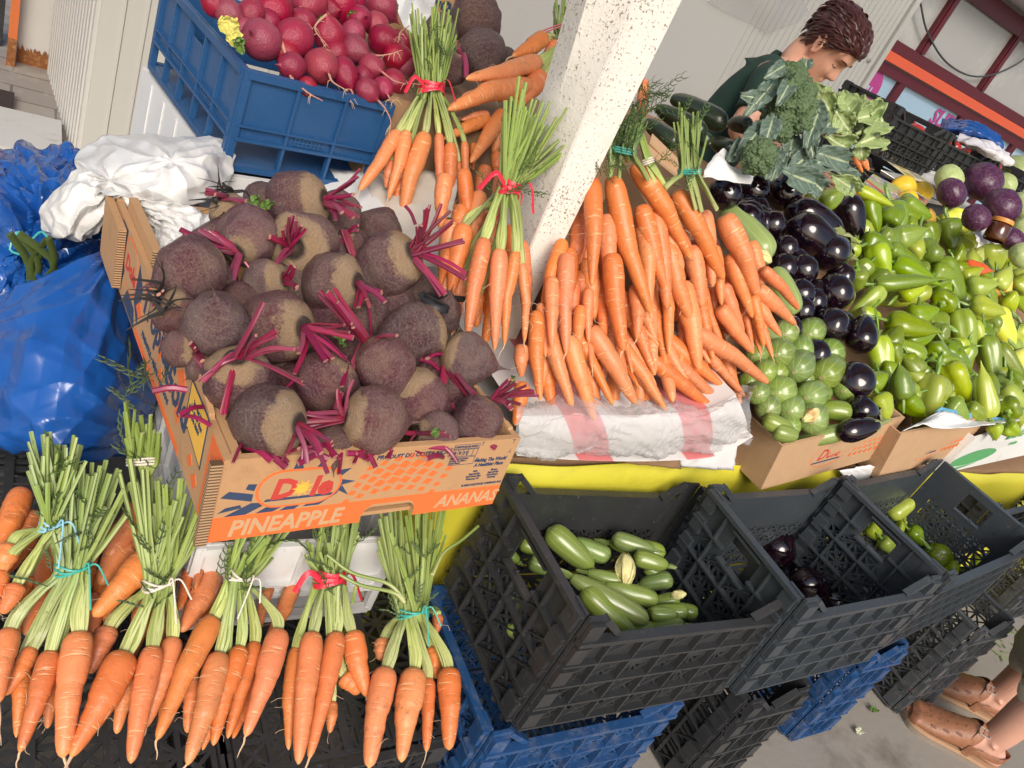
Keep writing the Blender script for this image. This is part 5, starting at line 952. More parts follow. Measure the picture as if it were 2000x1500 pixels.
HF = [((1196, 345), (1271, 613), 47, .05, .03), ((1157, 348), (1156, 560), 43, .05), ((1240, 318), (1350, 507), 48, .07, -.03), ((1320, 372), (1413, 546), 47, .06, -.02), ((1376, 412), (1392, 560), 36, .04), ((1413, 420), (1478, 577), 50, .065, -.04), ((1252, 400), (1312, 600), 44, .045), ((1185, 420), (1190, 560), 40, .02), ((1300, 440), (1330, 600), 42, .03), ((1350, 480), (1370, 600), 42, .025), ((1100, 470), (1060, 600), 34, 0), ((1255, 195), (1248, 262), 24, .12)]
hl = [(C5(a), C5(b), w*.35, *r) for a, b, w, *r in H5]+[(C6(a), C6(b), w*.375, *r) for a, b, w, *r in H6]+HF
for q, r, k, n in tiers(hl, lambda q: ((q[0][0]+q[1][0])/2, (q[0][1]+q[1][1])/2), 8):
    L = math.hypot(q[1][0]-q[0][0], q[1][1]-q[0][1]); lk = ('thick ' if q[2] > 42 else 'slim ' if q[2] < 31 else '')+('long ' if L > 140 else 'short ' if L < 80 else '')
    e = ext(q, 175 if r < 4 else 105, .035)
    carrot(e[0], e[1], q[2], PH, e[3], e[4], random.choice((0, 0, 0, .02)), None, sink=e[5], group=GH, lab=f'{lk}carrot, {ORD[k]} from the post in the {ORD[r] if r else "lowest"} row up the big heap')
rg = random.Random(21)
for i in range(62):
    f = rg.random(); g = rg.random(); u = 1020+g*410+f*50-(1-f)*20; v = 770-f*300+g*g*70-30+rg.uniform(-20, 20); u = max(u, 1060+(770-v)*.25)
    carrot((u, v-60), (u+40*(g-.3)+rg.uniform(-20, 20), v+60), rg.uniform(32, 44), PH, -.03-.02*rg.random(), lab='carrot buried beneath the outer layer of the big heap beside the post', group='buried carrots of the big heap')
# green tops rising behind the heap
def tops(label, S_, base, tie, tw, flare, col, pl, seed, n=26, st=MSTALK, fl=.02, wisps=10, thick=.003):
    rng = random.Random(seed); Tp = at(*S_(tie), pl, .03); k = mpp(Tp)*(S_((1, 0))[0]-S_((0, 0))[0]); mb = MB(); F0, F1 = at(*S_(flare[0]), pl, fl), at(*S_(flare[1]), pl, fl); ax = nv((F0+F1)/2-Tp); sd = nv(np.cross(ax, tow(Tp))); sd = sd if sd @ (F1-F0) > 0 else -sd; up = tow(Tp)
    for i in range(n):
        x = rng.uniform(-1, 1); y = rng.uniform(-1, 1); b = base[int((x*.5+.5)*len(base)*.999)]; q0 = at(*S_(b), pl, .02); tp = Tp+sd*x*tw*k*.45+up*y*tw*k*.3; xf = .5+x*.45+rng.gauss(0, .1); e = F0*(1-xf)+F1*xf+ax*rng.uniform(-.04, .02)+up*(y*.02); th = thick*rng.uniform(.7, 1.2)
        mb.tube(spline([q0, q0*.5+tp*.5+up*.006, tp, tp*.5+e*.5+up*.003, e], 14), np.linspace(th*1.5, th*.9, 14), 6, 0, flat=.75, capm=1)
    root = thing('cut_greens', label, 'carrot greens', tuple(Tp), 'cut carrot greens in the heap'); mb.build('foliage', [st, MCUT], root)
    tb = MB()
    for kk in range(3): tb.tube([Tp+ax*(kk-1)*.004+sd*math.cos(a)*tw*k*.52+up*math.sin(a)*tw*k*.4 for a in np.linspace(0, 6.283, 22)], .0016, 6)
    tb.build('tie', RIB[col], root); wb = MB()
    for _ in range(wisps): p = Tp+sd*rng.uniform(-1, 1)*tw*k*.6+up*tw*k*.4+ax*rng.uniform(-.06, .12); fern(wb, p, nv(ax+sd*rng.uniform(-1.5, 1.5)), rng.uniform(.03, .06), rng)
    tag(wb.build('leaf_wisp', MWISP, root), kind='stuff'); return root
tops('cut carrot stalks with a teal band next to the eggplants', C3, [(130, 980), (290, 1090), (320, 1100), (400, 1090)], (258, 895), 110, ((185, 560), (335, 650)), 'teal', slope(1.0, 1.0, 60), 31, 26, fl=-.02)
tops('dark feathery carrot tops right beside the post', C2, [(1690, 985), (1740, 990), (1790, 900), (1900, 1000)], (1760, 840), 150, ((1740, 560), (1900, 620)), 'green', slope(1.0, 1.0, 60), 32, 30, MSTALK2, wisps=46)
tops('pale carrot stalks draped down the side of the biggest carrots', C2, [(1960, 1060), (2000, 1040)], (1900, 900), 60, ((1830, 780), (1870, 700)), 'white', slope(1.0, 1.0, 55), 33, 9, fl=.0, wisps=4)
carrot(C2((1870, 505)), C2((1890, 640)), 22, slope(1.1, 1.1, 60), .0, lab='carrot tip peeping out behind the post near the dark zucchini', group=GH); carrot(C2((1900, 520)), C2((1840, 600)), 20, slope(1.1, 1.1, 60), .0, lab='lower carrot tip behind the post near the dark zucchini', group=GH)
# carrots: front left bunches on the upturned crates
PL = slope(.52, .335, 22); GL = 'tied carrot bunches on the upturned crates'
bunch('front bunch with a teal band, left of the white stringed one', PL, C7, [((55, 725), (-10, 1140), 140, .0), ((180, 830), (30, 1095), 105, -.02), ((285, 850), (110, 1415), 140, .01), ((445, 745), (350, 1445), 190, .02, .02), ((130, 900), (90, 1330), 100, -.03), ((300, 1000), (265, 1280), 90, -.03)], (405, 390), 165, ((190, -310), (700, -60)), 'teal', seed=11, nst=10, group=GL, tl=.045, fl=.11, thick=.0038)
bunch('bunch with a pale blue band at the far left edge', slope(.60, .36, 30), C7, [((55, 260), (0, 420), 150, .0), ((95, 480), (10, 640), 130, .01), ((0, 400), (-60, 640), 130, 0), ((150, 430), (60, 600), 110, -.02)], (280, 150), 100, ((260, -260), (470, -230)), 'blue', seed=12, nst=7, group=GL, tl=.05, fl=.08)
bunch('front bunch tied with white string below the pineapple carton corner', PL, C7, [((605, 720), (500, 975), 150, -.02), ((700, 860), (395, 1440), 195, .02, -.02), ((855, 825), (730, 1475), 145, .025), ((970, 775), (815, 1275), 135, .005), ((760, 760), (740, 900), 90, -.03)], (885, 480), 150, ((690, -120), (1110, 10)), 'white', seed=13, nst=10, group=GL, tl=.045, fl=.10, thick=.0038)
bunch('front bunch with cream string below the word PINEAPPLE', PL, C7, [((1190, 660), (875, 1345), 150, .025, .02), ((1225, 860), (1045, 1485), 155, .02), ((1345, 825), (1190, 1375), 130, .015, .04), ((1425, 800), (1270, 1335), 115, .0), ((1560, 730), (1370, 1325), 150, .02), ((1230, 1100), (1130, 1400), 80, -.02)], (1335, 440), 145, ((1330, 180), (1590, 200)), 'white', seed=14, nst=7, group=GL, tl=.04, fl=.07)
bunch('front bunch with a red ribbon below the handle hole', PL, C7, [((1650, 830), (1610, 1400), 95, .0, .03), ((1745, 745), (1665, 1480), 148, .025), ((1880, 745), (1725, 1450), 138, .015), ((1965, 740), (2050, 1105), 150, .0), ((1920, 980), (2005, 1085), 130, -.02), ((1850, 1130), (1840, 1305), 75, -.03)], (1840, 445), 175, ((1730, 170), (1990, 150)), 'red', seed=15, nst=7, group=GL, tl=.04, fl=.07, bow=True)
bunch('front bunch with a teal band nearest the black zucchini crate', PL, C8, [((440, 945), (345, 1500), 165, .02, .02), ((600, 950), (525, 1468), 172, .03), ((675, 1000), (665, 1410), 95, .0), ((790, 945), (790, 1400), 150, .02), ((425, 785), (405, 900), 100, -.01), ((730, 650), (715, 760), 70, -.02), ((700, 830), (720, 1000), 120, -.02)], (588, 640), 165, ((420, 150), (760, 60)), 'teal', seed=16, nst=9, group=GL, tl=.045, fl=.09, thick=.0036)
mb = MB(); pA = at(*C8((545, 570)), PL, .09)
for pts in (((545, 575), (480, 520), (300, 480), (180, 420)), ((540, 560), (450, 470), (250, 410), (110, 310)), ((700, 420), (760, 300), (860, 230), (955, 150)), ((270, 490), (255, 560), (262, 585))): mb.tube(spline([at(*C8(q), PL, .10) for q in pts], 14), np.linspace(.0032, .0024, 14), 6, 0, capm=1)
tag(mb.build('stray_stalks', [MSTALK, MCUT]), 'stray pale stalks sticking out sideways from the carrot bunch by the crate', 'stalks')
LB = [((850, 305), (520, 655), 180, .02), ((740, 130), (600, 330), 170, -.02), ((640, 320), (560, 480), 190, -.02), ((1085, 600), (1010, 740), 160, .0), ((1450, 680), (1420, 800), 85, -.02), ((1110, 400), (1090, 500), 90, 0), ((1040, 500), (1000, 620), 90, .0), ((60, 120), (-10, 300), 150, 0), ((110, 250), (30, 420), 150, -.01), ((340, 700), (300, 830), 150, -.02), ((420, 620), (380, 760), 130, -.02), ((520, 690), (500, 900), 120, -.02), ((770, 720), (720, 900), 130, -.02), ((710, 900), (650, 1310), 115, -.01), ((940, 1000), (900, 1270), 100, -.02), ((1060, 1000), (1045, 1305), 100, -.01), ((1340, 1200), (1300, 1335), 80, -.02), ((210, 640), (140, 760), 120, -.02), ((430, 420), (380, 600), 130, -.03), ((1560, 650), (1490, 800), 100, -.03), ((500, 350), (480, 520), 120, -.03), ((130, 620), (100, 760), 120, -.03), ((920, 640), (900, 800), 110, -.03), ((1180, 560), (1140, 700), 110, -.03), ((250, 420), (210, 560), 120, -.04), ((600, 560), (640, 760), 140, -.03)]
for q, r, k, n in tiers(LB, lambda q: ((q[0][0]+q[1][0])/2, (q[0][1]+q[1][1])/2), 4):
    e = ext((C7(q[0]), C7(q[1]), q[2]*.35, q[3]), 130, .03)
    carrot(e[0], e[1], e[2], PL, e[3], sink=e[5], lab=f'{"fat " if q[2] > 150 else "slim " if q[2] < 100 else ""}loose carrot under tied bunches, {ORD[k]} from the left in the {ORD[r] if r else "nearest"} row', group='loose carrots under the front bunches')
mb = MB(); rg = random.Random(3)                       # stalk ends crowding between bag and carton
tops('thick tuft of cut carrot stalks wedged between the blue bag and the carton', C4, [(770, 1300), (800, 1350), (840, 1350)], (800, 1290), 160, ((690, 1010), (900, 1120)), 'white', slope(.62, .36, 40), 41, 30, fl=.06, thick=.0036)
# ================================================================== right side of the stall
PE = slope(.83, .765, 21); GE = 'eggplants heaped behind the zucchini'; GZ = 'pale zucchini in the carton'
EG = [((1415, 375), 33, (.1, .3, 1), 2.4, .03), ((1470, 368), 32, (.1, .3, 1), 2.4, .03), ((1530, 371), 38, (.2, .4, 1), 2.4, .04), ((1568, 420), 36, (1, .55, .25), 3.4, .04), ((1505, 437), 28, (.3, .3, 1), 2.4, .02), ((1572, 452), 40, (1, .6, .4), 3.2, .045), ((1619, 495), 37, (.5, -.2, .7), 2.6, .05), ((1531, 484), 27, (.3, .3, 1), 2.4, .01), ((1657, 408), 30, (.15, .95, .25), 3.2, .04), ((1565, 525), 31, (.2, .3, 1), 2.4, .02), ((1627, 570), 37, (.35, .2, 1), 2.4, .04), ((1560, 572), 30, (.2, .3, 1), 2.4, .0), ((1562, 605), 28, (.2, .3, 1), 2.2, .0), ((1619, 634), 36, (.4, .3, .8), 2.4, .03), ((1681, 665), 31, (.1, -.7, .5), 2.6, .045), ((1668, 742), 40, (-.1, .4, .9), 2.3, .05), ((1677, 800), 30, (.9, .4, .5), 2.4, .02), ((1660, 842), 24, (1, -.25, .2), 3.6, .02), ((1455, 425), 30, (.3, .3, 1), 2.4, -.01), ((1590, 690), 30, (.4, .3, .9), 2.2, .0), ((1640, 540), 28, (.3, .3, 1), 2.2, -.02), ((1600, 440), 30, (.3, .3, 1), 2.2, -.02), ((1540, 640), 26, (.3, .3, 1), 2.2, -.01)]
cal = {7: 0}
for (i, q), r, k, n in tiers(list(enumerate(EG)), lambda q: q[1][0], 6):
    eggplant(q[0], q[1], PE, q[2], q[3], q[4], f'glossy {"big " if q[1] > 35 else "small " if q[1] < 29 else ""}eggplant, {ORD[k]} from the zucchini side in the {ORD[r] if r else "lowest"} row up', GE, calyx=i in (3, 5, 6, 8, 14, 16, 17, 10))
rg = random.Random(77)
for i in range(18): f = rg.random(); eggplant((1440+f*190+rg.uniform(-25, 25), 390+f*250), 31, PE, None, 2.3, -.035, 'eggplant buried under the glossy top layer of eggplants', 'buried eggplants', False)
ZB = [((760, 540), 62), ((872, 545), 66), ((980, 640), 71), ((845, 640), 56), ((708, 655), 70), ((805, 742), 70), ((945, 770), 72), ((1055, 838), 62), ((640, 745), 55), ((715, 845), 76), ((868, 872), 68), ((602, 860), 54), ((775, 945), 62), ((672, 945), 60), ((893, 1000), 72), ((590, 660), 50), ((555, 790), 46), ((720, 760), 50), ((640, 900), 50), ((960, 700), 50), ((860, 790), 50), ((940, 860), 55), ((780, 1020), 60)]
ZP = slope(.81, .745, 24)
for (i, q), r, k, n in tiers(list(enumerate(ZB)), lambda q: q[1][0], 6):
    zucchini(C6(q[0]), None, q[1]*.86, ZP, 'z', .02 if i < 15 else -.01, label=f'{"plump " if q[1] > 68 else ""}pale zucchini seen end on, {ORD[k]} from the carrots in the {ORD[r] if r else "lowest"} row', group=GZ)
zucchini(C6((1085, 1040)), C6((800, 1110)), 36, ZP, 'z', .02, label='pale zucchini lying across the front corner of the eggplant carton', group=GZ)
zucchini(C6((1098, 950)), C6((930, 925)), 42, ZP, 'z', .035, label='pale zucchini with a withered flower still on its end', group=GZ)
zucchini(C6((690, 1040)), C6((820, 1075)), 38, ZP, 'z', .0, label='pale zucchini low in the carton beneath the flowered one', group=GZ); zucchini(C6((640, 980)), C6((800, 1050)), 36, ZP, 'z', -.005, label='pale zucchini against the carton side wall', group=GZ)
def flower(name, label, c, d, sz, pl, lift, seed):
    rng = random.Random(seed); p = at(*c, pl, lift); ax = nv(UR*d[0]+UD*d[1]+tow(p)*.5); M = frame(p, ax); mb = MB(); k = sz*mpp(p)
    for i in range(6):
        a = i*1.05; rows = []
        for t_, w, b in ((0, .10, .10), (.3, .34, .30), (.6, .42, .30), (.85, .30, .16), (1.0, .10, .04)):
            rows.append([tuple(M @ Vector((k*(b*math.cos(a)-x*w*math.sin(a)*.55), k*(b*math.sin(a)+x*w*math.cos(a)*.55), k*t_*1.3))) for x in (-1, 0, 1)])
        mb.grid(crumple(surf(rows, 14, 7), k*.10, 3/k*.5, seed+i))
    return tag(solid(mb.build(name, MFLO), .0006), label, 'flower')
flower('squash_blossom', 'withered squash blossom on the zucchini in the carton', C6((930, 935)), (-.9, .6), 34, ZP, .06, 3)
flower('squash_blossom', 'pale blossom on the big marrow behind the carrots', C6((680, 165)), (-.7, -.5), 34, PE, .05, 4)
zucchini(C3((680, 1340)), C3((440, 1085)), 62, PE, 'p', .02, .1, 'big pale marrow between the carrot heap and the eggplants', 'pale marrows behind the carrots'); zucchini(C6((800, 440)), C6((705, 200)), 52, PE, 'p', .02, .05, 'pale marrow hanging below the bigger one along the eggplants', 'pale marrows behind the carrots')
zucchini(C6((720, 640)), C6((640, 470)), 40, PE, 'p', -.03, .05, 'shaded marrow hidden by carrot tips above the zucchini', 'pale marrows behind the carrots')
# peppers: (stem end, tip, width, colour, lift, tilt)
PP = slope(.85, .775, 21); GP = 'peppers heaped in the cartons'
p6 = [((1225, 70), (1285, 258), 122, 'l', .04, 0), ((1500, 300), (1245, 390), 118, 'l', .05, 0), ((1225, 280), (1525, 262), 84, 'g', .02, 0), ((1320, 165), (1530, 275), 104, 'g', .035, 0), ((1555, 150), (1690, 395), 125, 'g', .05, 0), ((1450, 410), (1460, 560), 130, 'g', .05, .12), ((1290, 470), (1520, 540), 124, 'g', .04, 0), ((1545, 520), (1600, 560), 96, 'g', .02, .05), ((1240, 550), (1290, 865), 116, 'l', .04, 0), ((1480, 660), (1280, 570), 92, 'g', .03, 0), ((1530, 650), (1570, 600), 110, 'g', .01, .05), ((1300, 590), (1350, 710), 92, 'g', .01, 0), ((1370, 880), (1340, 720), 116, 'g', .02, 0), ((1480, 700), (1420, 790), 100, 'g', 0, 0), ((1545, 755), (1452, 1022), 158, 'l', .06, 0), ((1600, 690), (1690, 880), 136, 'l', .04, 0), ((1720, 770), (1785, 905), 96, 'g', .02, 0), ((1800, 550), (1850, 825), 104, 'g', .03, 0), ((1860, 590), (1990, 795), 90, 'g', .025, 0), ((1820, 975), (1785, 730), 92, 'l', .03, 0), ((1930, 780), (1890, 870), 130, 'g', .02, .04), ((1600, 900), (1700, 960), 106, 'g', .02, 0), ((1700, 920), (1795, 975), 90, 'g', .02, 0), ((1915, 950), (1920, 870), 118, 'g', .03, .08), ((1830, 410), (1930, 610), 128, 'y', .04, 0), ((1960, 500), (1990, 600), 100, 'y', .02, 0), ((1960, 620), (2010, 760), 120, 'y', .03, 0), ((1265, 300), (1085, 455), 92, 'l', .035, 0), ((1130, 200), (1125, 330), 118, 'g', .03, .05), ((1690, 190), (1815, 212), 76, 'r', .04, 0), ((1860, 230), (1885, 395), 112, 'o', .05, 0), ((1700, 300), (1830, 290), 118, 'l', .04, 0), ((1715, 390), (1865, 430), 118, 'l', .035, 0), ((1660, 410), (1705, 700), 122, 'l', .055, 0), ((1570, 385), (1600, 320), 128, 'g', .045, .1), ((1735, 470), (1785, 630), 80, 'l', .03, 0), ((1820, 500), (1860, 470), 100, 'g', .03, .06), ((1240, 850), (1290, 985), 108, 'l', .02, 0), ((1290, 100), (1390, 140), 90, 'g', .01, 0), ((1830, 60), (1840, 240), 146, 'l', .05, .03), ((1930, 100), (1970, 225), 120, 'l', .03, 0), ((1950, 240), (2000, 420), 110, 'l', .03, 0), ((1840, 1010), (1865, 1080), 76, 'l', .02, 0), ((1900, 1010), (1960, 1060), 90, 'l', .02, 0), ((1960, 930), (1990, 1010), 80, 'l', .02, 0), ((1900, 340), (1960, 400), 100, 'l', .02, 0), ((1640, 170), (1700, 300), 90, 'g', .02, 0), ((1590, 600), (1700, 740), 80, 'g', 0, 0), ((1390, 640), (1420, 760), 90, 'g', 0, 0), ((1580, 850), (1620, 900), 90, 'l', 0, 0), ((1850, 860), (1860, 960), 80, 'g', .01, 0), ((1980, 830), (1940, 720), 80, 'g', .01, 0)]
p3_ = [((1455, 1190), (1420, 1370), 135, 'g', .05, 0), ((1300, 1050), (1335, 1275), 158, 'g', .06, 0), ((1190, 1020), (1222, 1210), 96, 'g', .04, 0), ((940, 1060), (1060, 1000), 104, 'g', .03, 0), ((1130, 985), (1290, 1055), 66, 'l', .04, 0), ((1340, 1060), (1480, 1130), 132, 'g', .05, 0), ((1600, 1140), (1610, 1285), 140, 'g', .055, 0), ((1600, 1100), (1705, 1290), 130, 'y', .05, 0), ((1680, 1220), (1740, 1370), 110, 'y', .04, 0), ((1500, 1160), (1530, 1290), 90, 'g', .02, 0), ((1480, 1110), (1540, 1150), 70, 'o', .03, 0), ((1370, 1160), (1430, 1200), 100, 'g', .02, 0), ((1470, 1310), (1590, 1330), 130, 'g', .05, .05), ((1240, 1220), (1330, 1290), 110, 'g', .02, 0), ((1620, 1320), (1680, 1350), 120, 'g', .01, 0), ((890, 1000), (930, 1090), 80, 'g', .02, 0), ((1730, 1290), (1760, 1400), 100, 'y', .02, 0)]
pl_ = [(C6(a), C6(b), w*.42, c, l, t_) for a, b, w, c, l, t_ in p6]+[(C3(a), C3(b), w*.41, c, l, t_) for a, b, w, c, l, t_ in p3_]
CN = dict(g='deep green', l='light green', y='yellow green', o='orange', r='orange red')
for q, r, k, n in tiers(pl_, lambda q: ((q[0][0]+q[1][0])/2, (q[0][1]+q[1][1])/2), 9):
    pepper(q[0], q[1], q[2], q[3], PP, q[4], q[5], f'{CN[q[3]]} pepper, {ORD[k]} from the eggplants in the {ORD[r] if r else "nearest"} row of the heap', GP)
rg = random.Random(4)
for i in range(90):
    f = rg.random(); u = 1660+rg.random()*380; v = 440+f*(350+max(0, (u-1830)*.1)); u += max(0, v-700)*.45
    a = rg.uniform(0, 6.28); L = rg.uniform(28, 44); pepper((u, v-10), (u+L*math.cos(a)*1.6, v+L*math.sin(a)*1.3), rg.uniform(40, 50), 'l' if u > 1930 or rg.random() < .3 else 'g', PP, -.035-.02*rg.random(), 0, 'pepper buried beneath the top layer of peppers in the cartons', 'buried peppers')
# crate contents
PA = zpl(.43); GA = 'zucchini in the black crate'
ZA = [((1340, 165), (1590, 385), 148, .06), ((1690, 330), (1480, 235), 112, .04), ((1700, 215), (1935, 285), 100, .06), ((1820, 320), (2010, 370), 104, .07), ((1905, 690), (1470, 430), 130, .08), ((1530, 500), (1850, 800), 142, .09), ((1790, 470), (1560, 410), 84, .05), ((1960, 570), (1660, 480), 108, .06), ((2040, 440), (1850, 480), 104, .05), ((1190, 240), (1300, 300), 84, .03), ((1240, 340), (1360, 400), 100, .03), ((1910, 640), (2060, 645), 84, .07), ((2110, 700), (1840, 745), 112, .09), ((1880, 380), (1990, 430), 70, .03), ((1400, 480), (1380, 600), 84, .02), ((1060, 260), (1180, 350), 80, .0), ((1090, 480), (1180, 620), 90, .0), ((1120, 700), (1260, 820), 90, .0), ((2080, 560), (1900, 590), 96, .06), ((2180, 640), (2020, 600), 90, .05), ((2250, 735), (2060, 760), 100, .06), ((1700, 640), (1990, 790), 110, .05), ((1400, 700), (1500, 860), 100, .02), ((1250, 560), (1330, 700), 90, .01)]
for q, r, k, n in tiers(ZA, lambda q: ((q[0][0]+q[1][0])/2, (q[0][1]+q[1][1])/2), 5):
    zucchini(C8(q[0]), C8(q[1]), q[2]*.35, PA, 'z', q[3], 0, f'pale zucchini in the black crate, {ORD[k]} from the left in the {ORD[r] if r else "nearest"} row', GA, stem=True)
for q in (((1395, 1240), (1235, 1232), 40, .10), ((1300, 1080), (1190, 1060), 38, .07), ((1345, 1195), (1265, 1195), 32, .09)): zucchini(q[0], q[1], q[2], PA, 'z', q[3], 0, f'pale zucchini at the lattice end of the black crate, {("foremost", "rearmost", "middle")[(1240, 1080, 1195).index(q[0][1])]} of three', GA, stem=True)
flower('squash_blossom', 'large striped blossom among the zucchini in the black crate', C8((1775, 300)), (0, .9), 52, PA, .11, 5); flower('squash_blossom', 'dry blossom at the lattice end of the black crate', (1310, 1163), (.9, -.1), 24, PA, .10, 6)
PBb = zpl(.37)
eggplant((1512, 1078), 40, PBb, (.2, -.6, .6), 2.4, .08, 'dark eggplant leaning on the end wall of the slate crate', 'eggplants in the slate crate'); eggplant((1570, 1140), 36, PBb, (.9, .3, .4), 2.8, .09, 'eggplant lying in the slate crate with its green cap up', 'eggplants in the slate crate'); eggplant((1632, 1172), 30, PBb, (-.8, -.5, .3), 2.8, .07, 'eggplant half hidden at the front rim of the slate crate', 'eggplants in the slate crate')
PCc = zpl(.43)
PQ = [((1290, 180), (1425, 90), 92, 'l', .02), ((1345, 200), (1420, 190), 96, 'l', .0), ((1330, 240), (1370, 260), 80, 'l', .0), ((1400, 250), (1515, 350), 84, 'g', .02), ((1510, 350), (1660, 480), 110, 'g', .03), ((1600, 430), (1660, 480), 80, 'l', .02), ((1810, 400), (1745, 490), 110, 'l', .04), ((1190, 230), (1250, 300), 80, 'l', .0), ((1260, 300), (1320, 370), 80, 'l', .0), ((1680, 470), (1720, 500), 70, 'l', .03)]
for i, (a, b, w, c, l) in enumerate(PQ): pepper(C9(a), C9(b), w*.45, c, PCc, l+.05, 0, f'{CN[c]} pepper on the crate floor, {ORD[i]} from the back wall', 'peppers on the slate crate floor')
# dark zucchini, broccoli, cauliflower
PZ = slope(1.30, 1.02, 22); GD = 'dark zucchini by the wall'
for a, b, w, l, nm in (((455, 655), (165, 505), 122, .05, 'uppermost long'), ((345, 700), (85, 560), 110, .03, 'middle long'), ((200, 760), (30, 630), 104, .02, 'lowest long'), ((575, 655), (470, 640), 92, .04, 'stubby end-on'), ((365, 745), (270, 690), 84, .02, 'short shaded'), ((490, 790), (380, 740), 100, .03, 'small front')): zucchini(C3(a), C3(b), w*.375, PZ, 'd', l, .06, f'{nm} dark green zucchini in the pile beside the post', GD)
MSHEET = mk('white_liner', (.74, .73, .71), .5, .05, 20)
G = [[at(*C3(q), slope(1.2, .98, 30), l) for q in row] for row, l in ((((350, 860), (440, 770), (470, 860), (590, 920)), .03), (((330, 900), (420, 840), (480, 900), (590, 930)), .05), (((320, 920), (400, 930), (480, 950), (580, 960)), .03))]
tag(solid(MB().grid(crease(surf(G, 50, 70), .007, 18, 3)).build('white_liner', MSHEET), .001), 'crumpled white paper liner between the broccoli and the eggplants', 'paper')
mb = MB()
for i, (a, b) in enumerate((((55, 720), (200, 860)), ((40, 770), (190, 890)))): p, q = at(*C3(a), slope(1.2, .98, 30)), at(*C3(b), slope(1.2, .98, 30)); mb.bar(p, q, .05, .004+.001*i, (0, -.3, 1))
tag(mb.build('cardboard_flap', MCARD2, None, False), 'brown carton flap under the dark zucchini beside the post', 'cardboard')
PBR = slope(1.38, 1.08, 45)
MBRO = NT('broccoli_florets'); v_ = MBRO.n('TexVoronoi'); v_.inputs['Scale'].default_value = 130; MBRO.l(MBRO.co(), v_.inputs[0]); MBRO.bump(MBRO.math('MULTIPLY', v_.outputs[0], -1), .9, .006)
MBRO = MBRO.out(MBRO.mix(MBRO.noise(25, 3), (.06, .105, .045), (.11, .165, .07)), .75)
def leafmat(name, a, b, rib):
    t = NT(name); sx = t.n('SeparateXYZ'); t.l(t.co('UV'), sx.inputs[0]); d = t.math('ABSOLUTE', t.math('SUBTRACT', sx.outputs[1], .5)); c = t.mix(t.noise(14, 4), a, b); c = t.mix(t.ramp(d, ((.02, 1), (.06, 0))), c, rib)
    v2 = t.math('FRACT', t.math('MULTIPLY', t.math('SUBTRACT', sx.outputs[0], t.math('MULTIPLY', d, .5)), 7)); c = t.mix(t.math('MULTIPLY', t.ramp(v2, ((.04, 1), (.12, 0))), .5), c, rib); t.bump(t.noise(60, 3), .4, .004); return t.out(c, .5)
MLB = leafmat('broccoli_leaf', (.065, .11, .085), (.12, .165, .13), (.36, .42, .25)); MLC = leafmat('cauliflower_leaf', (.19, .27, .085), (.30, .37, .15), (.54, .58, .34))
def broc(label, c, r, pl, lift, seed, sq=1.0, parent=None):
    p = at(*c, pl, lift); R = r*mpp(p); sh = Vector((seed*3, 1, 4)); mb = MB()
    def fn(v, a, t_):
        d = v.normalized(); f = noise.voronoi(d*2.3+sh)[0][0]; g = noise.voronoi(d*6.5+sh)[0][0]; return v*(1.12-.34*f-.13*g+.02*nz(d*30))
    P = [(math.sin(x)*1.0, -math.cos(x)) for x in np.linspace(.001, math.pi-.001, 54)]; mb.lathe([(max(.003, a), b) for a, b in P], 72, Matrix.Translation(Vector(p)) @ Matrix.Diagonal((R, R, R*sq, 1)), 0, fn); return mb, p
def leaf(mb, b, t_, w, pl, l0, l1, seed, m=0, cup=.3):
    rng = random.Random(seed); A, B = at(*b, pl, l0), at(*t_, pl, l1); d = B-A; L = np.linalg.norm(d); s = nv(np.cross(d, tow(A))); up = nv(np.cross(s, d)); up = up if up @ tow(A) > 0 else -up; W2 = w*mpp(A)/2; rows = []
    for x, k in ((0, .12), (.15, .35), (.35, .85), (.6, 1.0), (.82, .75), (1, .28)):
        rows.append([A+d*x+s*y*W2*k+up*(cup*W2*y*y*k+.35*L*x*(1-x)-(x>.9)*.01+rng.uniform(-.12, .12)*W2*abs(y)) for y in (-1, -.5, 0, .5, 1)])
    P = surf(rows, 26, 21); P = crumple(P, W2*.22, 1.2/W2, seed, False)
    for i in range(26):
        for j in (0, 1, 2, 18, 19, 20): P[i, j] += up*W2*.22*math.sin(i*1.3+seed+j*.3)*(1 if j in (0, 20) else .6 if j in (1, 19) else .25)
    mb.grid(P, m)
bro = thing('broccoli', 'tall dark broccoli with several heads and grey green leaves in front of the woman', 'broccoli', at(1530, 300, PBR))
for i, (c, r, l, sq) in enumerate((((780, 540), 142, .10, 1.25), ((795, 392), 88, .09, .9), ((735, 690), 66, .12, .9), ((835, 640), 70, .13, .9))): broc('', C3(c), r*.375, PBR, l, i+2, sq)[0].build('floret', MBRO, bro)
br2 = thing('broccoli', 'lower broccoli head wrapped in grey leaves between the zucchini and the eggplants', 'broccoli', at(1480, 310, PBR)); broc('', C3((615, 820)), 100*.375, slope(1.25, 1.03, 40), .09, 9, 1.1)[0].build('floret', MBRO, br2)
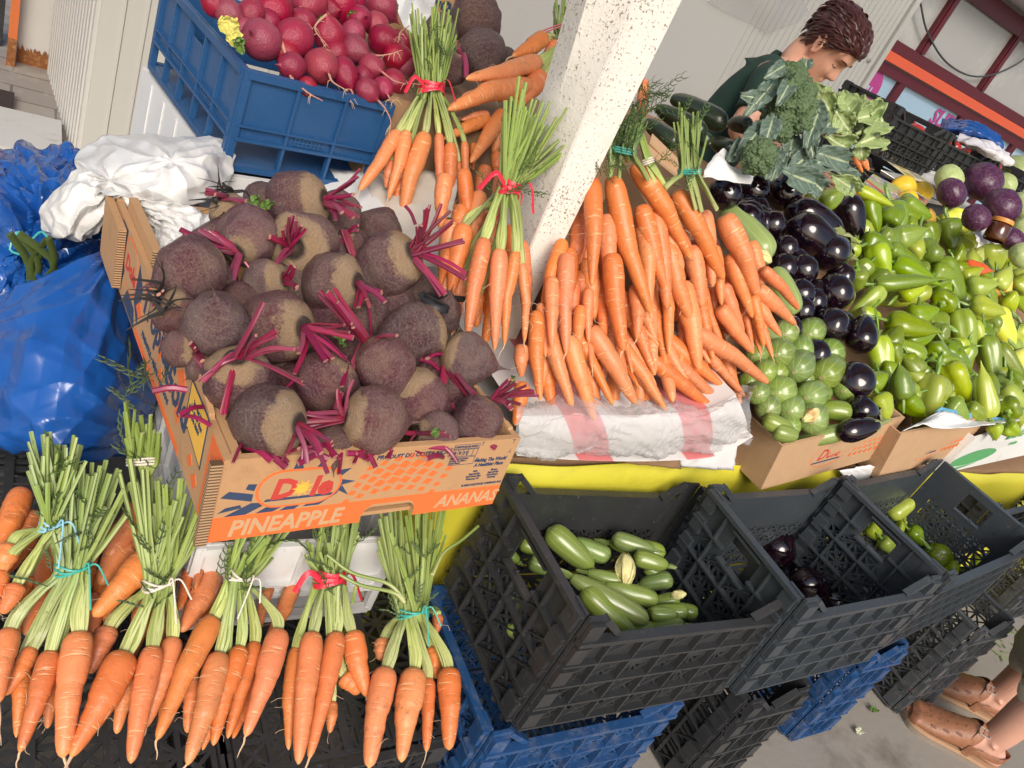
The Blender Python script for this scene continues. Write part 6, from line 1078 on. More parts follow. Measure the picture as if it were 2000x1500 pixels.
for par, LV in ((bro, (((850, 400), (870, 300), 80, .08, .1), ((790, 420), (720, 540), 90, .15, .17), ((690, 440), (590, 560), 100, .06, .08), ((640, 480), (560, 590), 90, .04, .06), ((860, 510), (950, 620), 110, .12, .15), ((940, 560), (870, 760), 120, .12, .16), ((880, 640), (900, 820), 90, .13, .15), ((830, 760), (1100, 850), 130, .10, .12), ((900, 800), (760, 900), 120, .06, .07), ((700, 870), (930, 960), 150, .05, .05), ((860, 900), (960, 1000), 120, .03, .02), ((800, 700), (780, 830), 110, .05, .06), ((640, 660), (570, 700), 90, .03, .05), ((980, 860), (1130, 960), 120, .03, .02), ((720, 780), (860, 860), 120, .03, .05), ((700, 600), (650, 760), 110, .12, .14), ((900, 700), (990, 640), 120, .10, .11), ((820, 860), (1000, 830), 130, .08, .10), ((660, 520), (540, 500), 100, .05, .07), ((760, 340), (660, 400), 90, .07, .09))), (br2, (((640, 660), (510, 810), 110, .06, .09), ((560, 740), (470, 830), 110, .04, .05), ((700, 760), (660, 920), 100, .06, .1), ((640, 690), (600, 900), 60, .12, .14), ((740, 800), (690, 930), 90, .04, .05)))):
    for i, (a, b, w, l0, l1) in enumerate(LV): mb = MB(); leaf(mb, C3(a), C3(b), w*.375, PBR, l0, l1, i*3+w); solid(mb.build('leaf', MLB, par), .0012)
cau = thing('cauliflower', 'cauliflower wrapped in big veined pale green leaves', 'cauliflower', at(1660, 260, PBR)); broc('', C3((1010, 650)), 78*.375, PBR, .0, 19)[0].build('curd', mk('curd', (.62, .52, .32), .7, .2, 40, bump=.6, bsc=120), cau)
for i, (a, b, w, l0, l1) in enumerate((((1080, 720), (1040, 480), 190, .06, .07), ((1000, 600), (900, 440), 130, .02, .03), ((1130, 720), (1210, 520), 170, .05, .06), ((1120, 700), (1270, 620), 150, .08, .10), ((1060, 640), (1110, 500), 150, .10, .12), ((1110, 760), (1250, 700), 170, .07, .09), ((960, 700), (1090, 780), 150, .08, .09), ((1010, 560), (1090, 680), 130, .12, .13), ((1150, 740), (1160, 830), 90, .06, .05), ((1090, 620), (1200, 600), 120, .12, .14), ((1150, 560), (1230, 560), 110, .07, .08), ((980, 900), (1110, 980), 110, .03, .0), ((1060, 880), (1130, 1010), 100, .03, .0))): mb = MB(); leaf(mb, C3(a), C3(b), w*.375, PBR, l0, l1, i*5+1, 0, .5); solid(mb.build('leaf', MLC, cau), .0012)
for i, (a, b) in enumerate((((1110, 815), (1160, 900)), ((1150, 820), (1180, 880)), ((1165, 830), (1190, 890)))): carrot(C3(a), C3(b), 13, slope(1.45, 1.12, 40), .0, lab=f'small carrot behind the cauliflower, {ORD[i]} of three', group='carrots behind the cauliflower')
# far right: patterned box, lemons, scale tray, banknote, cabbages, jar, napkins
PX = slope(1.30, 1.06, 8)
t = NT('patterned_print'); ch = t.n('TexChecker'); ch.inputs['Scale'].default_value = 26; t.l(t.co(), ch.inputs[0]); vo = t.n('TexVoronoi'); vo.inputs['Scale'].default_value = 30; t.l(t.co(), vo.inputs[0]); w = t.n('TexWave'); w.inputs['Scale'].default_value = 14; w.bands_direction = 'DIAGONAL'; t.l(t.co(), w.inputs[0])
c = t.mix(t.ramp(vo.outputs[0], ((.3, 0), (.34, 1))), (.70, .66, .52), (.04, .20, .42)); c = t.mix(t.ramp(t.noise(12, 1), ((.49, 0), (.5, 1))), c, (.10, .40, .20)); c = t.mix(t.ramp(w.outputs['Fac'], ((.72, 0), (.74, 1))), c, (.80, .38, .04)); c = t.mix(t.ramp(t.noise(15, 1, .5), ((.62, 0), (.63, 1))), c, (.58, .07, .05)); MPAT = t.out(c, .5)
A, B, Cc, Dd = [at(*C3(q), PX) for q in ((1140, 912), (1215, 905), (1500, 1055), (1470, 1085))]; A2 = at(*C3((1135, 980)), PX)
mb = MB().hexa([tuple(A2-np.array((0, 0, .10))), tuple(Dd-np.array((0, 0, .10))), tuple(Cc-np.array((0, -.03, .10))), tuple(B-np.array((0, 0, .10)))], [tuple(A2), tuple(Dd), tuple(Cc), tuple(B)]); tag(mb.build('patterned_box', MPAT, None, False), 'colourful patterned carton with blue, orange and red tiles under the lemons', 'box')
MLEM = mk('lemon_skin', (.78, .50, .025), .35, .08, 12, bump=.5, bsc=160)
for c, r, nm in (((1372, 975), 62, 'lemon lying sideways on the scale tray edge'), ((1470, 1000), 55, 'round lemon in front, facing the peppers'), ((1395, 1040), 50, 'lemon tucked below the other two')):
    p = at(*C3(c), PX, .03); R = r*.375*mpp(p); mb = MB().lathe([(max(.003, a), b) for a, b in spline([(.02, -1.25), (.16, -1.17), (.5, -.95), (.9, -.4), (1, 0), (.9, .45), (.5, .95), (.18, 1.14), (.02, 1.2)], 22)], 22, frame(p, (.8, -.2, .1) if r != 55 else tow(p)+UR*.3) @ Matrix.Diagonal((R, R, R, 1))); tag(mb.build('lemon', MLEM), nm, 'lemon', 'lemons by the scale')
q4 = [at(*C3(q), PX, l) for q, l in (((1255, 885), .05), ((1560, 955), .05), ((1765, 1095), .08), ((1500, 1040), .08))]; n0 = np.array((0, 0, .012)); ce = sum(q4)/4; rows = [[tuple(q) for q in q4], [tuple(q*.97+ce*.03-n0) for q in q4], [tuple(q*.80+ce*.20-n0*1.3) for q in q4]]
mb = MB().grid(rows, 0, True); mb.add(rows[2], [(0, 1, 2, 3)]); tag(solid(mb.build('scale_tray', MSTEEL, None, False), .002), 'worn metal scale pan tilted between the lemons and the cabbages', 'scale pan')
mb = MB(); ce2 = ce-np.array((0, 0, .06)); mb.box(tuple(ce2-np.array((.09, .07, .08))), tuple(ce2+np.array((.09, .07, .04)))); tag(mb.build('weighing_scale', MDGREY, None, False), 'dark body of the weighing scale under its metal pan', 'scale')
nb = [Vector(at(*C3(q), PX, .05)) for q in ((1395, 925), (1520, 965), (1560, 885), (1437, 848))]; ex = (nb[1]-nb[0]).normalized(); ey = (nb[3]-nb[0]); ey = (ey-ex*ey.dot(ex)); Hn = ey.length; ey.normalize(); n = ex.cross(ey); Wn = (nb[1]-nb[0]).length; Mx = Matrix(((ex.x, ey.x, n.x, nb[0].x), (ex.y, ey.y, n.y, nb[0].y), (ex.z, ey.z, n.z, nb[0].z), (0, 0, 0, 1)))
nt = thing('price_card', 'pale yellow card printed 5000 standing behind the lemons', 'price card', tuple(nb[0])); mb = MB(); mb.prism([(0, 0), (Wn, 0), (Wn, Hn), (0, Hn)], .001, Mx); mb.build('card', mk('card_yellow', (.72, .64, .40), .7, .06, 30), nt, False)
mb = MB(); M1 = Mx @ Matrix.Translation((Wn*.90, Hn*.86, .0012)) @ Matrix.Rotation(math.pi, 4, 'Z'); text(mb, '5000', Hn*.42, M1, 0, 0, .0005, sx=.8)
for x, y, a, b, m in ((.05, .70, .25, .95, 1), (.05, .38, .2, .62, 2), (.24, .30, .5, .5, 1), (.55, .10, .75, .34, 2), (.1, .08, .45, .24, 1), (.8, .1, .95, .3, 2)): mb.prism([(Wn*x, Hn*y), (Wn*a, Hn*y), (Wn*a, Hn*b), (Wn*x, Hn*b)], .0014, Mx, m)
mb.build('print', [mk('brown_print', (.40, .22, .05), .7), mk('ochre_print', (.45, .35, .10), .7), mk('grey_print', (.30, .30, .25), .7)], nt, False)
def cabmat(name, a, b, vein):
    t = NT(name); v = t.n('TexVoronoi', feature='DISTANCE_TO_EDGE'); v.inputs['Scale'].default_value = 2.6; ad = t.n('VectorMath', operation='ADD'); t.rco(); nn = t.n('TexNoise'); nn.inputs['Scale'].default_value = 2; t.l(t.rco(), nn.inputs[0]); t.l(t.rco(), ad.inputs[0]); t.l(nn.outputs['Color'], ad.inputs[1]); t.l(ad.outputs[0], v.inputs[0])
    c = t.mix(t.noise(2, 3), a, b); f = t.ramp(v.outputs[0], ((.0, 1), (.05, 0))); c = t.mix(t.math('MULTIPLY', f, .6), c, vein); t.bump(t.math('ADD', t.noise(3, 2), t.math('MULTIPLY', f, .3)), .2, .02); return t.out(c, .36)
MCP = cabmat('purple_cabbage_leaf', (.040, .009, .034), (.085, .018, .062), (.20, .10, .16)); MCG = cabmat('green_cabbage_leaf', (.33, .42, .14), (.45, .52, .22), (.60, .64, .38))
def cab_mesh(mat, seed):
    sh = Vector((seed*4, 2, 1)); P = [(math.sin(x), -math.cos(x)*.88) for x in np.linspace(.001, math.pi-.001, 36)]
    def fn(v, a, t_): st = (a*2.5+t_*2+seed) % 1.6; return v*(1+.05*nz(v*1.4+sh)+.05*max(0, st-1.0))
    return MB().lathe([(max(.003, a), b) for a, b in P], 40, None, 0, fn).mesh('cabbage', mat)
CM_ = {'p': [cab_mesh(MCP, i) for i in range(3)], 'g': [cab_mesh(MCG, i+5) for i in range(3)]}
PCB = slope(1.35, 1.14, 14)
for i, (c, r, k, l, lab) in enumerate((((1785, 945), 102, 'p', .05, 'purple cabbage on top of the pile behind the scale'), ((1885, 1075), 98, 'p', .06, 'purple cabbage with a peeling leaf above the honey jar'), ((1622, 1005), 78, 'p', -.02, 'dark cabbage shaded behind the scale pan'), ((1752, 1135), 74, 'p', .0, 'purple cabbage low beside the white napkins'), ((1935, 1245), 62, 'p', .02, 'greyish purple cabbage at the photo edge below the jar'), ((1965, 890), 84, 'g', .0, 'green cabbage at the top edge of the pile'), ((1610, 930), 74, 'g', -.10, 'small pale cabbage behind the price card'), ((2000, 1070), 74, 'g', .03, 'green cabbage at the photo edge beside the purple ones'), ((1900, 960), 62, 'g', -.06, 'green cabbage peeping between the purple heads'), ((2010, 1210), 80, 'g', .02, 'green cabbage low at the photo edge'), ((1995, 1330), 70, 'g', .0, 'lowest green cabbage at the photo edge by the peppers'))):
    p = at(*C3(c), PCB, l); o = bpy.data.objects.new('cabbage', CM_[k][i % 3]); COL.objects.link(o); R = r*.375*mpp(p); orient(o, p, (.3*math.sin(i), -.4, .9), R, i*1.3); tag(o, lab, 'cabbage', ('purple' if k == 'p' else 'green')+' cabbages at the far end')
p = at(*C3((1868, 1195)), PCB, .08); ax = nv(-(UD)*.9+UR*.45+tow(p)*.2); k = mpp(p)*.375; Mx = frame(p-ax*60*k, ax); jar = thing('honey_jar', 'small jar of dark honey with an orange lid leaning by the cabbages', 'jar', tuple(p)); MB().lathe([(.5, 0), (50*k, 0), (55*k, 8*k), (55*k, 80*k), (46*k, 92*k), (.001, 93*k)][1:], 24, Mx).build('glass', mk('honey', (.075, .022, .006), .08, .2, 30, Coat_Weight=.5), jar); MB().lathe([(53*k, 92*k), (54*k, 94*k), (54*k, 112*k), (51*k, 115*k), (.001, 116*k)], 28, Mx).build('lid', mk('orange_lid', (.62, .26, .05), .35, .1), jar)
G = [[at(*C3(q), slope(1.2, 1.0, 20), l) for q in row] for row, l in ((((1730, 1180), (1790, 1165), (1840, 1185), (1880, 1230)), .05), (((1745, 1230), (1790, 1215), (1840, 1230), (1890, 1260)), .08), (((1760, 1290), (1800, 1270), (1850, 1270), (1900, 1275)), .05))]
tag(solid(MB().grid(crease(surf(G, 50, 60), .010, 20, 5)).build('napkins', MWBAG), .001), 'crumpled white plastic bag poking up behind the yellow peppers', 'plastic bag')
# ================================================================== bags
def dgrid(rows): return [[CAM+ray(u, v)*d for u, v, d in r] for r in rows]
def folds(P, amp, fx, seed, drift=.6):                 # long soft folds running down a hanging film
    P = np.asarray(P, float); N = np.cross(np.gradient(P, axis=0), np.gradient(P, axis=1)); N /= np.linalg.norm(N, axis=2, keepdims=True)+1e-9; a, b = P.shape[:2]; O = P.copy()
    for i in range(a):
        for j in range(b):
            x, y = j/(b-1), i/(a-1); w = nz((x*fx+nz((y*2, x*2, seed))*drift, y*1.3, seed*3.3)); O[i, j] += N[i, j]*amp*(1-abs(w)*3.2+.35*nz((x*fx*2.7+y*2, y*4, seed)))
    return O
bag = thing('blue_bag', 'bulging blue plastic sack of greens, open at the top, behind the carrots', 'plastic bag', tuple(CAM+ray(60, 900)*1.25))
G = dgrid([[(-160, 640, 1.30), (0, 575, 1.24), (90, 540, 1.22), (180, 500, 1.27), (235, 475, 1.40), (262, 500, 1.55)], [(-170, 690, 1.24), (0, 640, 1.17), (90, 610, 1.16), (190, 580, 1.21), (262, 570, 1.37), (285, 600, 1.56)], [(-180, 780, 1.20), (0, 740, 1.12), (100, 720, 1.11), (210, 700, 1.18), (292, 690, 1.36), (315, 720, 1.56)], [(-170, 850, 1.18), (0, 820, 1.11), (100, 820, 1.10), (200, 810, 1.16), (292, 790, 1.34), (310, 810, 1.55)], [(-150, 880, 1.19), (0, 868, 1.13), (100, 888, 1.12), (190, 890, 1.17), (262, 868, 1.31), (280, 870, 1.5)], [(-120, 880, 1.3), (0, 872, 1.25), (100, 893, 1.25), (180, 896, 1.28), (240, 882, 1.4), (255, 880, 1.5)]])
solid(MB().grid(crease(pleats(surf(G, 170, 170), ((.80, .0, 20, .7), (.95, .72, 26, .8), (.1, .15, 14, .6), (.35, 1.0, 16, .5)), .016, 7, .6), .005, 14, 4, 14, .3)).build('sack', MBAG, bag, 14), .001)
G = dgrid([[(-160, 330, 1.9), (0, 292, 1.80), (60, 282, 1.78), (130, 285, 1.80), (170, 330, 1.86), (200, 380, 1.9)], [(-170, 400, 1.60), (0, 360, 1.52), (70, 345, 1.50), (140, 360, 1.55), (190, 400, 1.64), (215, 430, 1.72)], [(-170, 470, 1.46), (0, 440, 1.40), (70, 420, 1.40), (130, 440, 1.42), (190, 460, 1.52), (225, 490, 1.62)], [(-170, 560, 1.36), (0, 520, 1.31), (40, 500, 1.34), (110, 530, 1.33), (180, 520, 1.42), (235, 520, 1.52)], [(-170, 660, 1.31), (0, 600, 1.27), (60, 570, 1.28), (110, 555, 1.30), (190, 540, 1.38), (250, 530, 1.5)]])
solid(MB().grid(crease(pleats(surf(G, 160, 170), ((.42, .72, 17, 1), (.85, .35, 12, .8), (.2, .25, 11, .8), (.6, .1, 9, .6)), .045, 9), .009, 16, 6, 12, .3)).build('gathered_top', MBAG, bag, 14), .001)
mb = MB(); rg = random.Random(2)
for i in range(7):
    b0 = CAM+ray(62+rg.uniform(-15, 15), 560)*1.30; mb.tube(spline([b0, b0+np.array((rg.uniform(-.02, .02), 0, .05)), b0+np.array((rg.uniform(-.04, .04), -.01, .10))], 6), .007, 6, flat=.5)
mb.build('greens', mk('bag_greens', (.06, .09, .02), .6, .3, 30), bag); kn = MB(); kp = CAM+ray(60, 470)*1.30
for s in (-1, 1): kn.tube(spline([kp, kp+UR*.02*s-UD*.015, kp+UR*.035*s+UD*.015, kp+UR*.012*s+UD*.025], 10), .002, 6)
kn.build('tie', RIB['teal'], bag)
wb_ = thing('white_bag', 'crumpled white plastic bag draped over the back corner of the beet carton', 'plastic bag', tuple(CAM+ray(290, 440)*1.35))
GM = [[(150, 310, 1.40), (165, 290, 1.42), (215, 266, 1.44), (300, 262, 1.46), (400, 266, 1.47), (455, 275, 1.48)], [(148, 325, 1.35), (190, 310, 1.33), (250, 300, 1.31), (320, 290, 1.32), (400, 290, 1.36), (457, 300, 1.44)], [(155, 345, 1.34), (205, 345, 1.29), (262, 335, 1.26), (330, 330, 1.26), (400, 330, 1.31), (452, 335, 1.41)], [(190, 372, 1.36), (225, 385, 1.29), (270, 380, 1.25), (335, 375, 1.25), (395, 378, 1.30), (435, 372, 1.39)], [(215, 385, 1.38), (245, 410, 1.32), (285, 420, 1.28), (340, 412, 1.28), (385, 402, 1.32), (420, 385, 1.38)]]
solid(MB().grid(crease(pleats(surf(dgrid(GM), 160, 190), ((.22, .55, 10, 1), (.62, .40, 8, .8), (.40, 1.0, 10, .8), (.98, .2, 9, .6)), .013, 4), .0025, 16, 8, 12, .2)).build('body', MWBAG, wb_, 14), .0008)
GL_ = [[(150, 330, 1.34), (175, 335, 1.33), (200, 345, 1.33), (212, 352, 1.34)], [(105, 375, 1.33), (140, 365, 1.30), (180, 370, 1.30), (212, 380, 1.33)], [(78, 405, 1.33), (120, 415, 1.29), (165, 420, 1.29), (208, 415, 1.33)], [(80, 440, 1.34), (110, 455, 1.31), (150, 462, 1.31), (195, 440, 1.34)], [(92, 458, 1.36), (120, 464, 1.34), (160, 466, 1.34), (172, 462, 1.36)]]
solid(MB().grid(crease(pleats(surf(dgrid(GL_), 100, 100), ((1.0, .1, 16, 1), (.9, 1., 9, .6)), .016, 6, .9), .002, 28, 2, 12, .2)).build('flap', MWBAG, wb_, 14), .0008)
GT = [[(210, 370, 1.33), (260, 385, 1.29), (310, 395, 1.29), (360, 400, 1.32), (380, 410, 1.36)], [(262, 430, 1.33), (290, 430, 1.30), (320, 435, 1.29), (365, 430, 1.32), (400, 425, 1.36)], [(272, 480, 1.30), (295, 475, 1.27), (330, 470, 1.26), (370, 465, 1.28), (420, 440, 1.34)], [(275, 530, 1.27), (295, 525, 1.24), (325, 510, 1.23), (350, 500, 1.24), (372, 480, 1.27)], [(285, 575, 1.25), (302, 585, 1.22), (320, 560, 1.21), (330, 540, 1.21), (350, 510, 1.24)]]
GT = [[(u*1.0+(u-320)*.15+(12 if v > 420 else 0), v, d-.07) for u, v, d in r] for r in GT]
solid(MB().grid(crease(pleats(surf(dgrid(GT), 150, 110), ((.2, .0, 18, 1), (.7, .5, 12, .7), (.3, .8, 12, .7)), .018, 5), .006, 34, 5, 12, .2)).build('tail', MWBAG, wb_, 14), .0008)
# things behind the radishes and bunches
mb = MB(); p = at(870, -10, ypl(2.25)); mb.box((p[0]-.25, 2.25, .60), (p[0]+.10, 2.6, p[2]+.015)); bx = tag(mb.build('carton', MCARD, None, False), 'brown printed carton behind the radish crate against the wall', 'box')
mb = MB(); text(mb, 'Gold', .06, Matrix.Translation((at(842, 12, ypl(2.248))[0]-.02, 2.248, at(842, 12, ypl(2.248))[2])) @ Matrix.Rotation(rad(90), 4, 'X'), 0, .2, .002); text(mb, 'Pina y les', .028, Matrix.Translation((at(838, 24, ypl(2.248))[0], 2.248, at(838, 24, ypl(2.248))[2]-.02)) @ Matrix.Rotation(rad(90), 4, 'X'), 0, .2, .001); mb.build('print', PNAV, bx, False)
G = dgrid([[(770, -30, 2.0), (810, -25, 2.0), (850, -10, 2.05)], [(775, 10, 1.92), (815, 15, 1.92), (850, 25, 1.95)], [(790, 60, 1.90), (815, 65, 1.9), (835, 55, 1.92)]])
tag(solid(MB().grid(crease(surf(G, 50, 50), .014, 14, 3)).build('white_wrapper', MWBAG), .001), 'white plastic sheet behind the radishes', 'plastic sheet')
PUB = (np.array((.8, 1.72, 1.06)), nv((0, -.5, 1)))
for c, r, cr, lab in (((930, 38), 48, None, 'dark beet on top behind the side lying carrots'), ((943, 108), 46, None, 'dark beet below it with ring marks, behind the carrots'), ((880, 130), 34, (905, 110), 'beet partly hidden behind the upright bunch'), ((985, 120), 26, None, 'small beet against the wall behind the carrots'), ((860, 60), 30, None, 'beet lost in shade behind the upright carrot stalks')): beet(c, r, PUB, cr, (((890, 90), (910, 150)) if cr else ()), .0, label=lab, rootdir=(.2, .9))
mb = MB(); mb.box((.62, 1.50, .592), (1.25, 2.2, .98)); tag(mb.build('wooden_crate', MCARDD, None, False), 'brown carton under the dark beets and the carrots left of the post', 'box')
MB_SH = mk('printed_sheet', (.56, .50, .42), .8, .12, 25, dirt=(.35, .25, .18), da=.6, dsc=10)
G = dgrid([[(720, 330, 1.62), (800, 330, 1.62), (900, 340, 1.62)], [(715, 420, 1.50), (800, 420, 1.50), (880, 430, 1.5)], [(720, 520, 1.40), (800, 520, 1.40), (870, 520, 1.40)]]); sh = tag(solid(MB().grid(crumple(surf(G, 20, 20), .006, 14, 3)).build('paper_sheet', MB_SH), .001), 'creased brownish paper sheet beneath the upright carrot bunch', 'paper')
G = dgrid([[(640, 330, 1.62), (690, 335, 1.62), (745, 345, 1.62)], [(600, 400, 1.50), (680, 410, 1.5), (760, 420, 1.5)], [(600, 470, 1.42), (680, 480, 1.42), (740, 480, 1.42)]]); tag(solid(MB().grid(crumple(surf(G, 16, 16), .006, 12, 5)).build('white_tray', MWHP), .004), 'white plastic liner between the beets and the blue crate', 'plastic sheet')
# ================================================================== far crates of tomatoes with bags on them
GT_ = 'black tomato crates in front of the windows'; MTOM = mk('tomato_skin', (.42, .03, .02), .25, .15, 10, Coat_Weight=.3)
cy0 = 2.15
def cr_at(u, v, y): return at(u, v, ypl(y))
c0 = cr_at(1697, 300, cy0); c1 = cr_at(1850, 345, cy0); print('tom', c0, c1)
for i in range(3):
    crate(f'black tomato crate, {ORD[i]} along from the cauliflower in the upper row', upM(c0[0]+.21+i*.42, cy0+.16, c0[2], 0), .41, .30, .21, MBLK, 'rib', GT_, seed=30+i)
    if i < 2: crate(f'lower black tomato crate, {ORD[i]} along from the cauliflower', upM(c0[0]+.18+i*.42, cy0+.14, c0[2]-.22, 0), .41, .30, .21, MBLK, 'rib', GT_, seed=34+i)
rg = random.Random(8); k = 0
for i in range(3):
    for j in range(9):
        r = rg.uniform(.030, .037); x = c0[0]+.06+i*.42+(j % 3)*.12+rg.uniform(-.02, .02); y = cy0+.07+(j//3)*.085; z = c0[2]+.145+rg.uniform(-.02, .02)
        mb = MB().lathe([(.004, -.86), (.5, -.72), (.9, -.35), (1, 0), (.9, .45), (.5, .78), (.12, .74), (.004, .70)], 16, Matrix.Translation((x, y, z)) @ Matrix.Diagonal((r, r, r, 1))); tag(mb.build('tomato', MTOM), 'red tomato in the black crates in front of the windows', 'tomato', 'tomatoes in the black crates')
KD = dep(at(1900, 285, ypl(2.25)))/2.68; dg2 = lambda g: dgrid([[(u, v, d*KD) for u, v, d in r] for r in g])
G = dg2([[(1840, 232, 2.75), (1880, 236, 2.72), (1920, 245, 2.72), (1950, 262, 2.75)], [(1836, 250, 2.68), (1885, 252, 2.62), (1925, 262, 2.62), (1958, 285, 2.7)], [(1845, 262, 2.7), (1880, 268, 2.66), (1925, 285, 2.66), (1955, 305, 2.72)]]); tag(solid(MB().grid(crease(surf(G, 50, 60), .018, 12, 3)).build('blue_bag', MBAG), .001), 'small blue plastic bag lying on the tomato crates', 'plastic bag')
G = dg2([[(1875, 262, 2.66), (1910, 270, 2.62), (1945, 285, 2.62), (1972, 300, 2.66)], [(1870, 275, 2.6), (1912, 285, 2.55), (1950, 300, 2.55), (1975, 320, 2.62)], [(1900, 295, 2.62), (1920, 300, 2.58), (1945, 312, 2.58), (1965, 325, 2.62)]]); tag(solid(MB().grid(crease(surf(G, 56, 60), .018, 14, 6)).build('clear_bag', mk('frosted_bag', (.66, .63, .66), .2, .1, 12)), .001), 'crumpled translucent bag beside the blue one on the tomato crates', 'plastic bag')
G = dgrid([[(1745, 345, 3.5), (1780, 325, 3.5), (1835, 325, 3.5), (1840, 350, 3.5)], [(1750, 362, 3.42), (1785, 352, 3.4), (1820, 357, 3.4), (1838, 374, 3.42)]]); tag(solid(MB().grid(crease(surf(G, 40, 50), .012, 16, 3)).build('clear_bag', MWBAG), .001), 'white bag scrap behind the price card', 'plastic bag')
cw = at(1745, 70, ypl(3.52)); crate('black crate reflected high behind the corner of the window', upM(cw[0]+.05, 3.40, cw[2]-.12, 0), .34, .16, .24, MDGREY, 'rib', 'crates behind the stall', seed=50) if False else None
# ================================================================== people
def remeshed(mb, name, mat, vox, parent, smooth=4):
    o = bpy.data.objects.new('tmp', mb.mesh('tmp', mat)); COL.objects.link(o); m = o.modifiers.new('r', 'REMESH'); m.mode = 'VOXEL'; m.voxel_size = vox; m2 = o.modifiers.new('s', 'SMOOTH'); m2.iterations = smooth; m2.factor = .5; bpy.context.view_layer.update()
    me = bpy.data.meshes.new_from_object(o.evaluated_get(bpy.context.evaluated_depsgraph_get())); bpy.data.objects.remove(o); me.name = name
    for p in me.polygons: p.use_smooth = True
    q = bpy.data.objects.new(name, me); COL.objects.link(q); me.transform(Matrix.Translation(-Vector(world_loc(parent)))); q.parent = parent; return q
def m_skin(name, a, b):
    t = NT(name); c = t.mix(t.noise(16, 4), a, b); c = t.mix(t.ramp(t.noise(60, 3), ((.6, 0), (.75, .3))), c, tuple(x*.75 for x in a)); t.bump(t.noise(240, 3), .15, .0015); return t.out(c, .5, Subsurface_Weight=.2, Subsurface_Radius=(.02, .008, .004), Subsurface_Scale=.4)
MSK = m_skin('skin', (.52, .255, .165), (.60, .32, .22)); MHAIR = mk('dark_red_hair', (.052, .013, .012), .42, .5, 60, rv=.2); MPOLO = mk('green_cotton', (.010, .038, .028), .85, .2, 12, bump=.3, bsc=200); MBROW = mk('brow', (.05, .022, .015), .7); MLIP = mk('lip', (.42, .16, .12), .5)
wy_ = 2.02; hc = Vector(at(1620, 93, ypl(wy_))); fw = Vector((.36, -.76, -.54)).normalized(); side = Vector((0, 0, 1)).cross(fw).normalized(); side = (side+Vector((0, 0, .05))).normalized(); side = (side-fw*side.dot(fw)).normalized(); upv = fw.cross(side)
HM = Matrix(((fw.x, side.x, upv.x, hc.x), (fw.y, side.y, upv.y, hc.y), (fw.z, side.z, upv.z, hc.z), (0, 0, 0, 1))) @ Matrix.Diagonal((1.0, 1.0, 1.0, 1))
wom = thing('person', 'woman with short dark red hair and green polo shirt looking down behind the broccoli', 'person', (hc.x-.15, wy_, 0))
SL = [(-.120, .060, .010, .016, .014), (-.113, .052, .030, .032, .028), (-.098, .042, .045, .05, .040), (-.076, .030, .052, .072, .052), (-.05, .016, .066, .085, .061), (-.025, .008, .073, .096, .067), (0, 0, .079, .102, .071), (.03, 0, .088, .106, .075), (.06, -.002, .087, .104, .075), (.085, -.005, .076, .094, .068), (.106, -.008, .055, .072, .052), (.120, -.010, .022, .03, .024)]
def head_pt(z, phi, off=0):
    cx, rf, rb, rs = [np.interp(z, [s[0] for s in SL], [s[i] for s in SL]) for i in (1, 2, 3, 4)]; c, s = math.cos(phi), math.sin(phi); rx = rf if c > 0 else rb; q = 2.3; r = 1/((abs(c)/rx)**q+(abs(s)/rs)**q)**(1/q)
    g = lambda a, b, sa, sb: math.exp(-((phi-a)/sa)**2-((z-b)/sb)**2); p_ = phi
    nose = math.exp(-(phi/.15)**2)*np.interp(z, [-.052, -.044, -.036, -.026, 0, .018, .03], [0, .012, .027, .026, .013, .004, 0])
    ft = nose+sum(-.011*g(s_*.42, .004, .22, .014)+.007*g(s_*.42, .000, .15, .009)+.006*g(s_*.40, .026, .28, .010)+.006*g(s_*.62, -.032, .3, .02)+.005*g(s_*.20, -.037, .10, .009)-.004*g(s_*.32, -.055, .12, .012) for s_ in (-1, 1))+.006*g(0, -.064, .30, .006)+.006*g(0, -.077, .26, .007)-.004*g(0, -.0705, .34, .003)+.006*g(0, -.104, .4, .012)
    return Vector((cx+(r+ft+off)*c, (r+ft*.6+off)*s, z))
mb = MB(); zs2 = np.linspace(-.120, .120, 74); mb.grid([[tuple(HM @ head_pt(z, -math.pi+2*math.pi*j/110)) for j in range(110)] for z in zs2]+[[tuple(HM @ Vector((-.010, 0, .121)))]*110], 0, True); mb.grid([[tuple(HM @ Vector((.058, 0, -.121)))]*110, [tuple(HM @ head_pt(-.120, -math.pi+2*math.pi*j/110)) for j in range(110)]], 0, True)
for s_ in (-1, 1):                                     # ears
    e0 = HM @ Vector((-.012, s_*.071, -.008)); mb.tube([e0+upv*.030*math.sin(a)+fw*(.016*math.cos(a)-.008*math.sin(a))+side*s_*(.010+.004*math.cos(a)) for a in np.linspace(-.6*math.pi, .95*math.pi, 14)], .0055, 8); mb.lathe([(.001, -.004), (.019, -.003), (.021, .002), (.001, .004)], 14, frame(e0+side*s_*.004, side*s_, upv) @ Matrix.Diagonal((1.35, .8, 1, 1)))
nb0 = Vector(at(1545, 150, ypl(wy_+.02))); nb0 = Vector(at(1542, 136, ypl(wy_+.02))); neck = [HM @ Vector((-.035, 0, -.02)), HM @ Vector((-.040, 0, -.075)), nb0*.5+(HM @ Vector((-.05, 0, -.09)))*.5, nb0, nb0+Vector((-.02, 0, -.06))]
mb.tube(spline(neck, 14), np.interp(np.linspace(0, 1, 14), [0, .4, .8, 1], [.050, .047, .050, .070]), 24)
hip = nb0+Vector((-.16, .05, -.62)); tw_ = spline([nb0+Vector((0, 0, .01)), nb0+Vector((-.03, .02, -.06)), nb0+Vector((-.07, .04, -.2)), nb0+Vector((-.12, .05, -.42)), hip], 16)
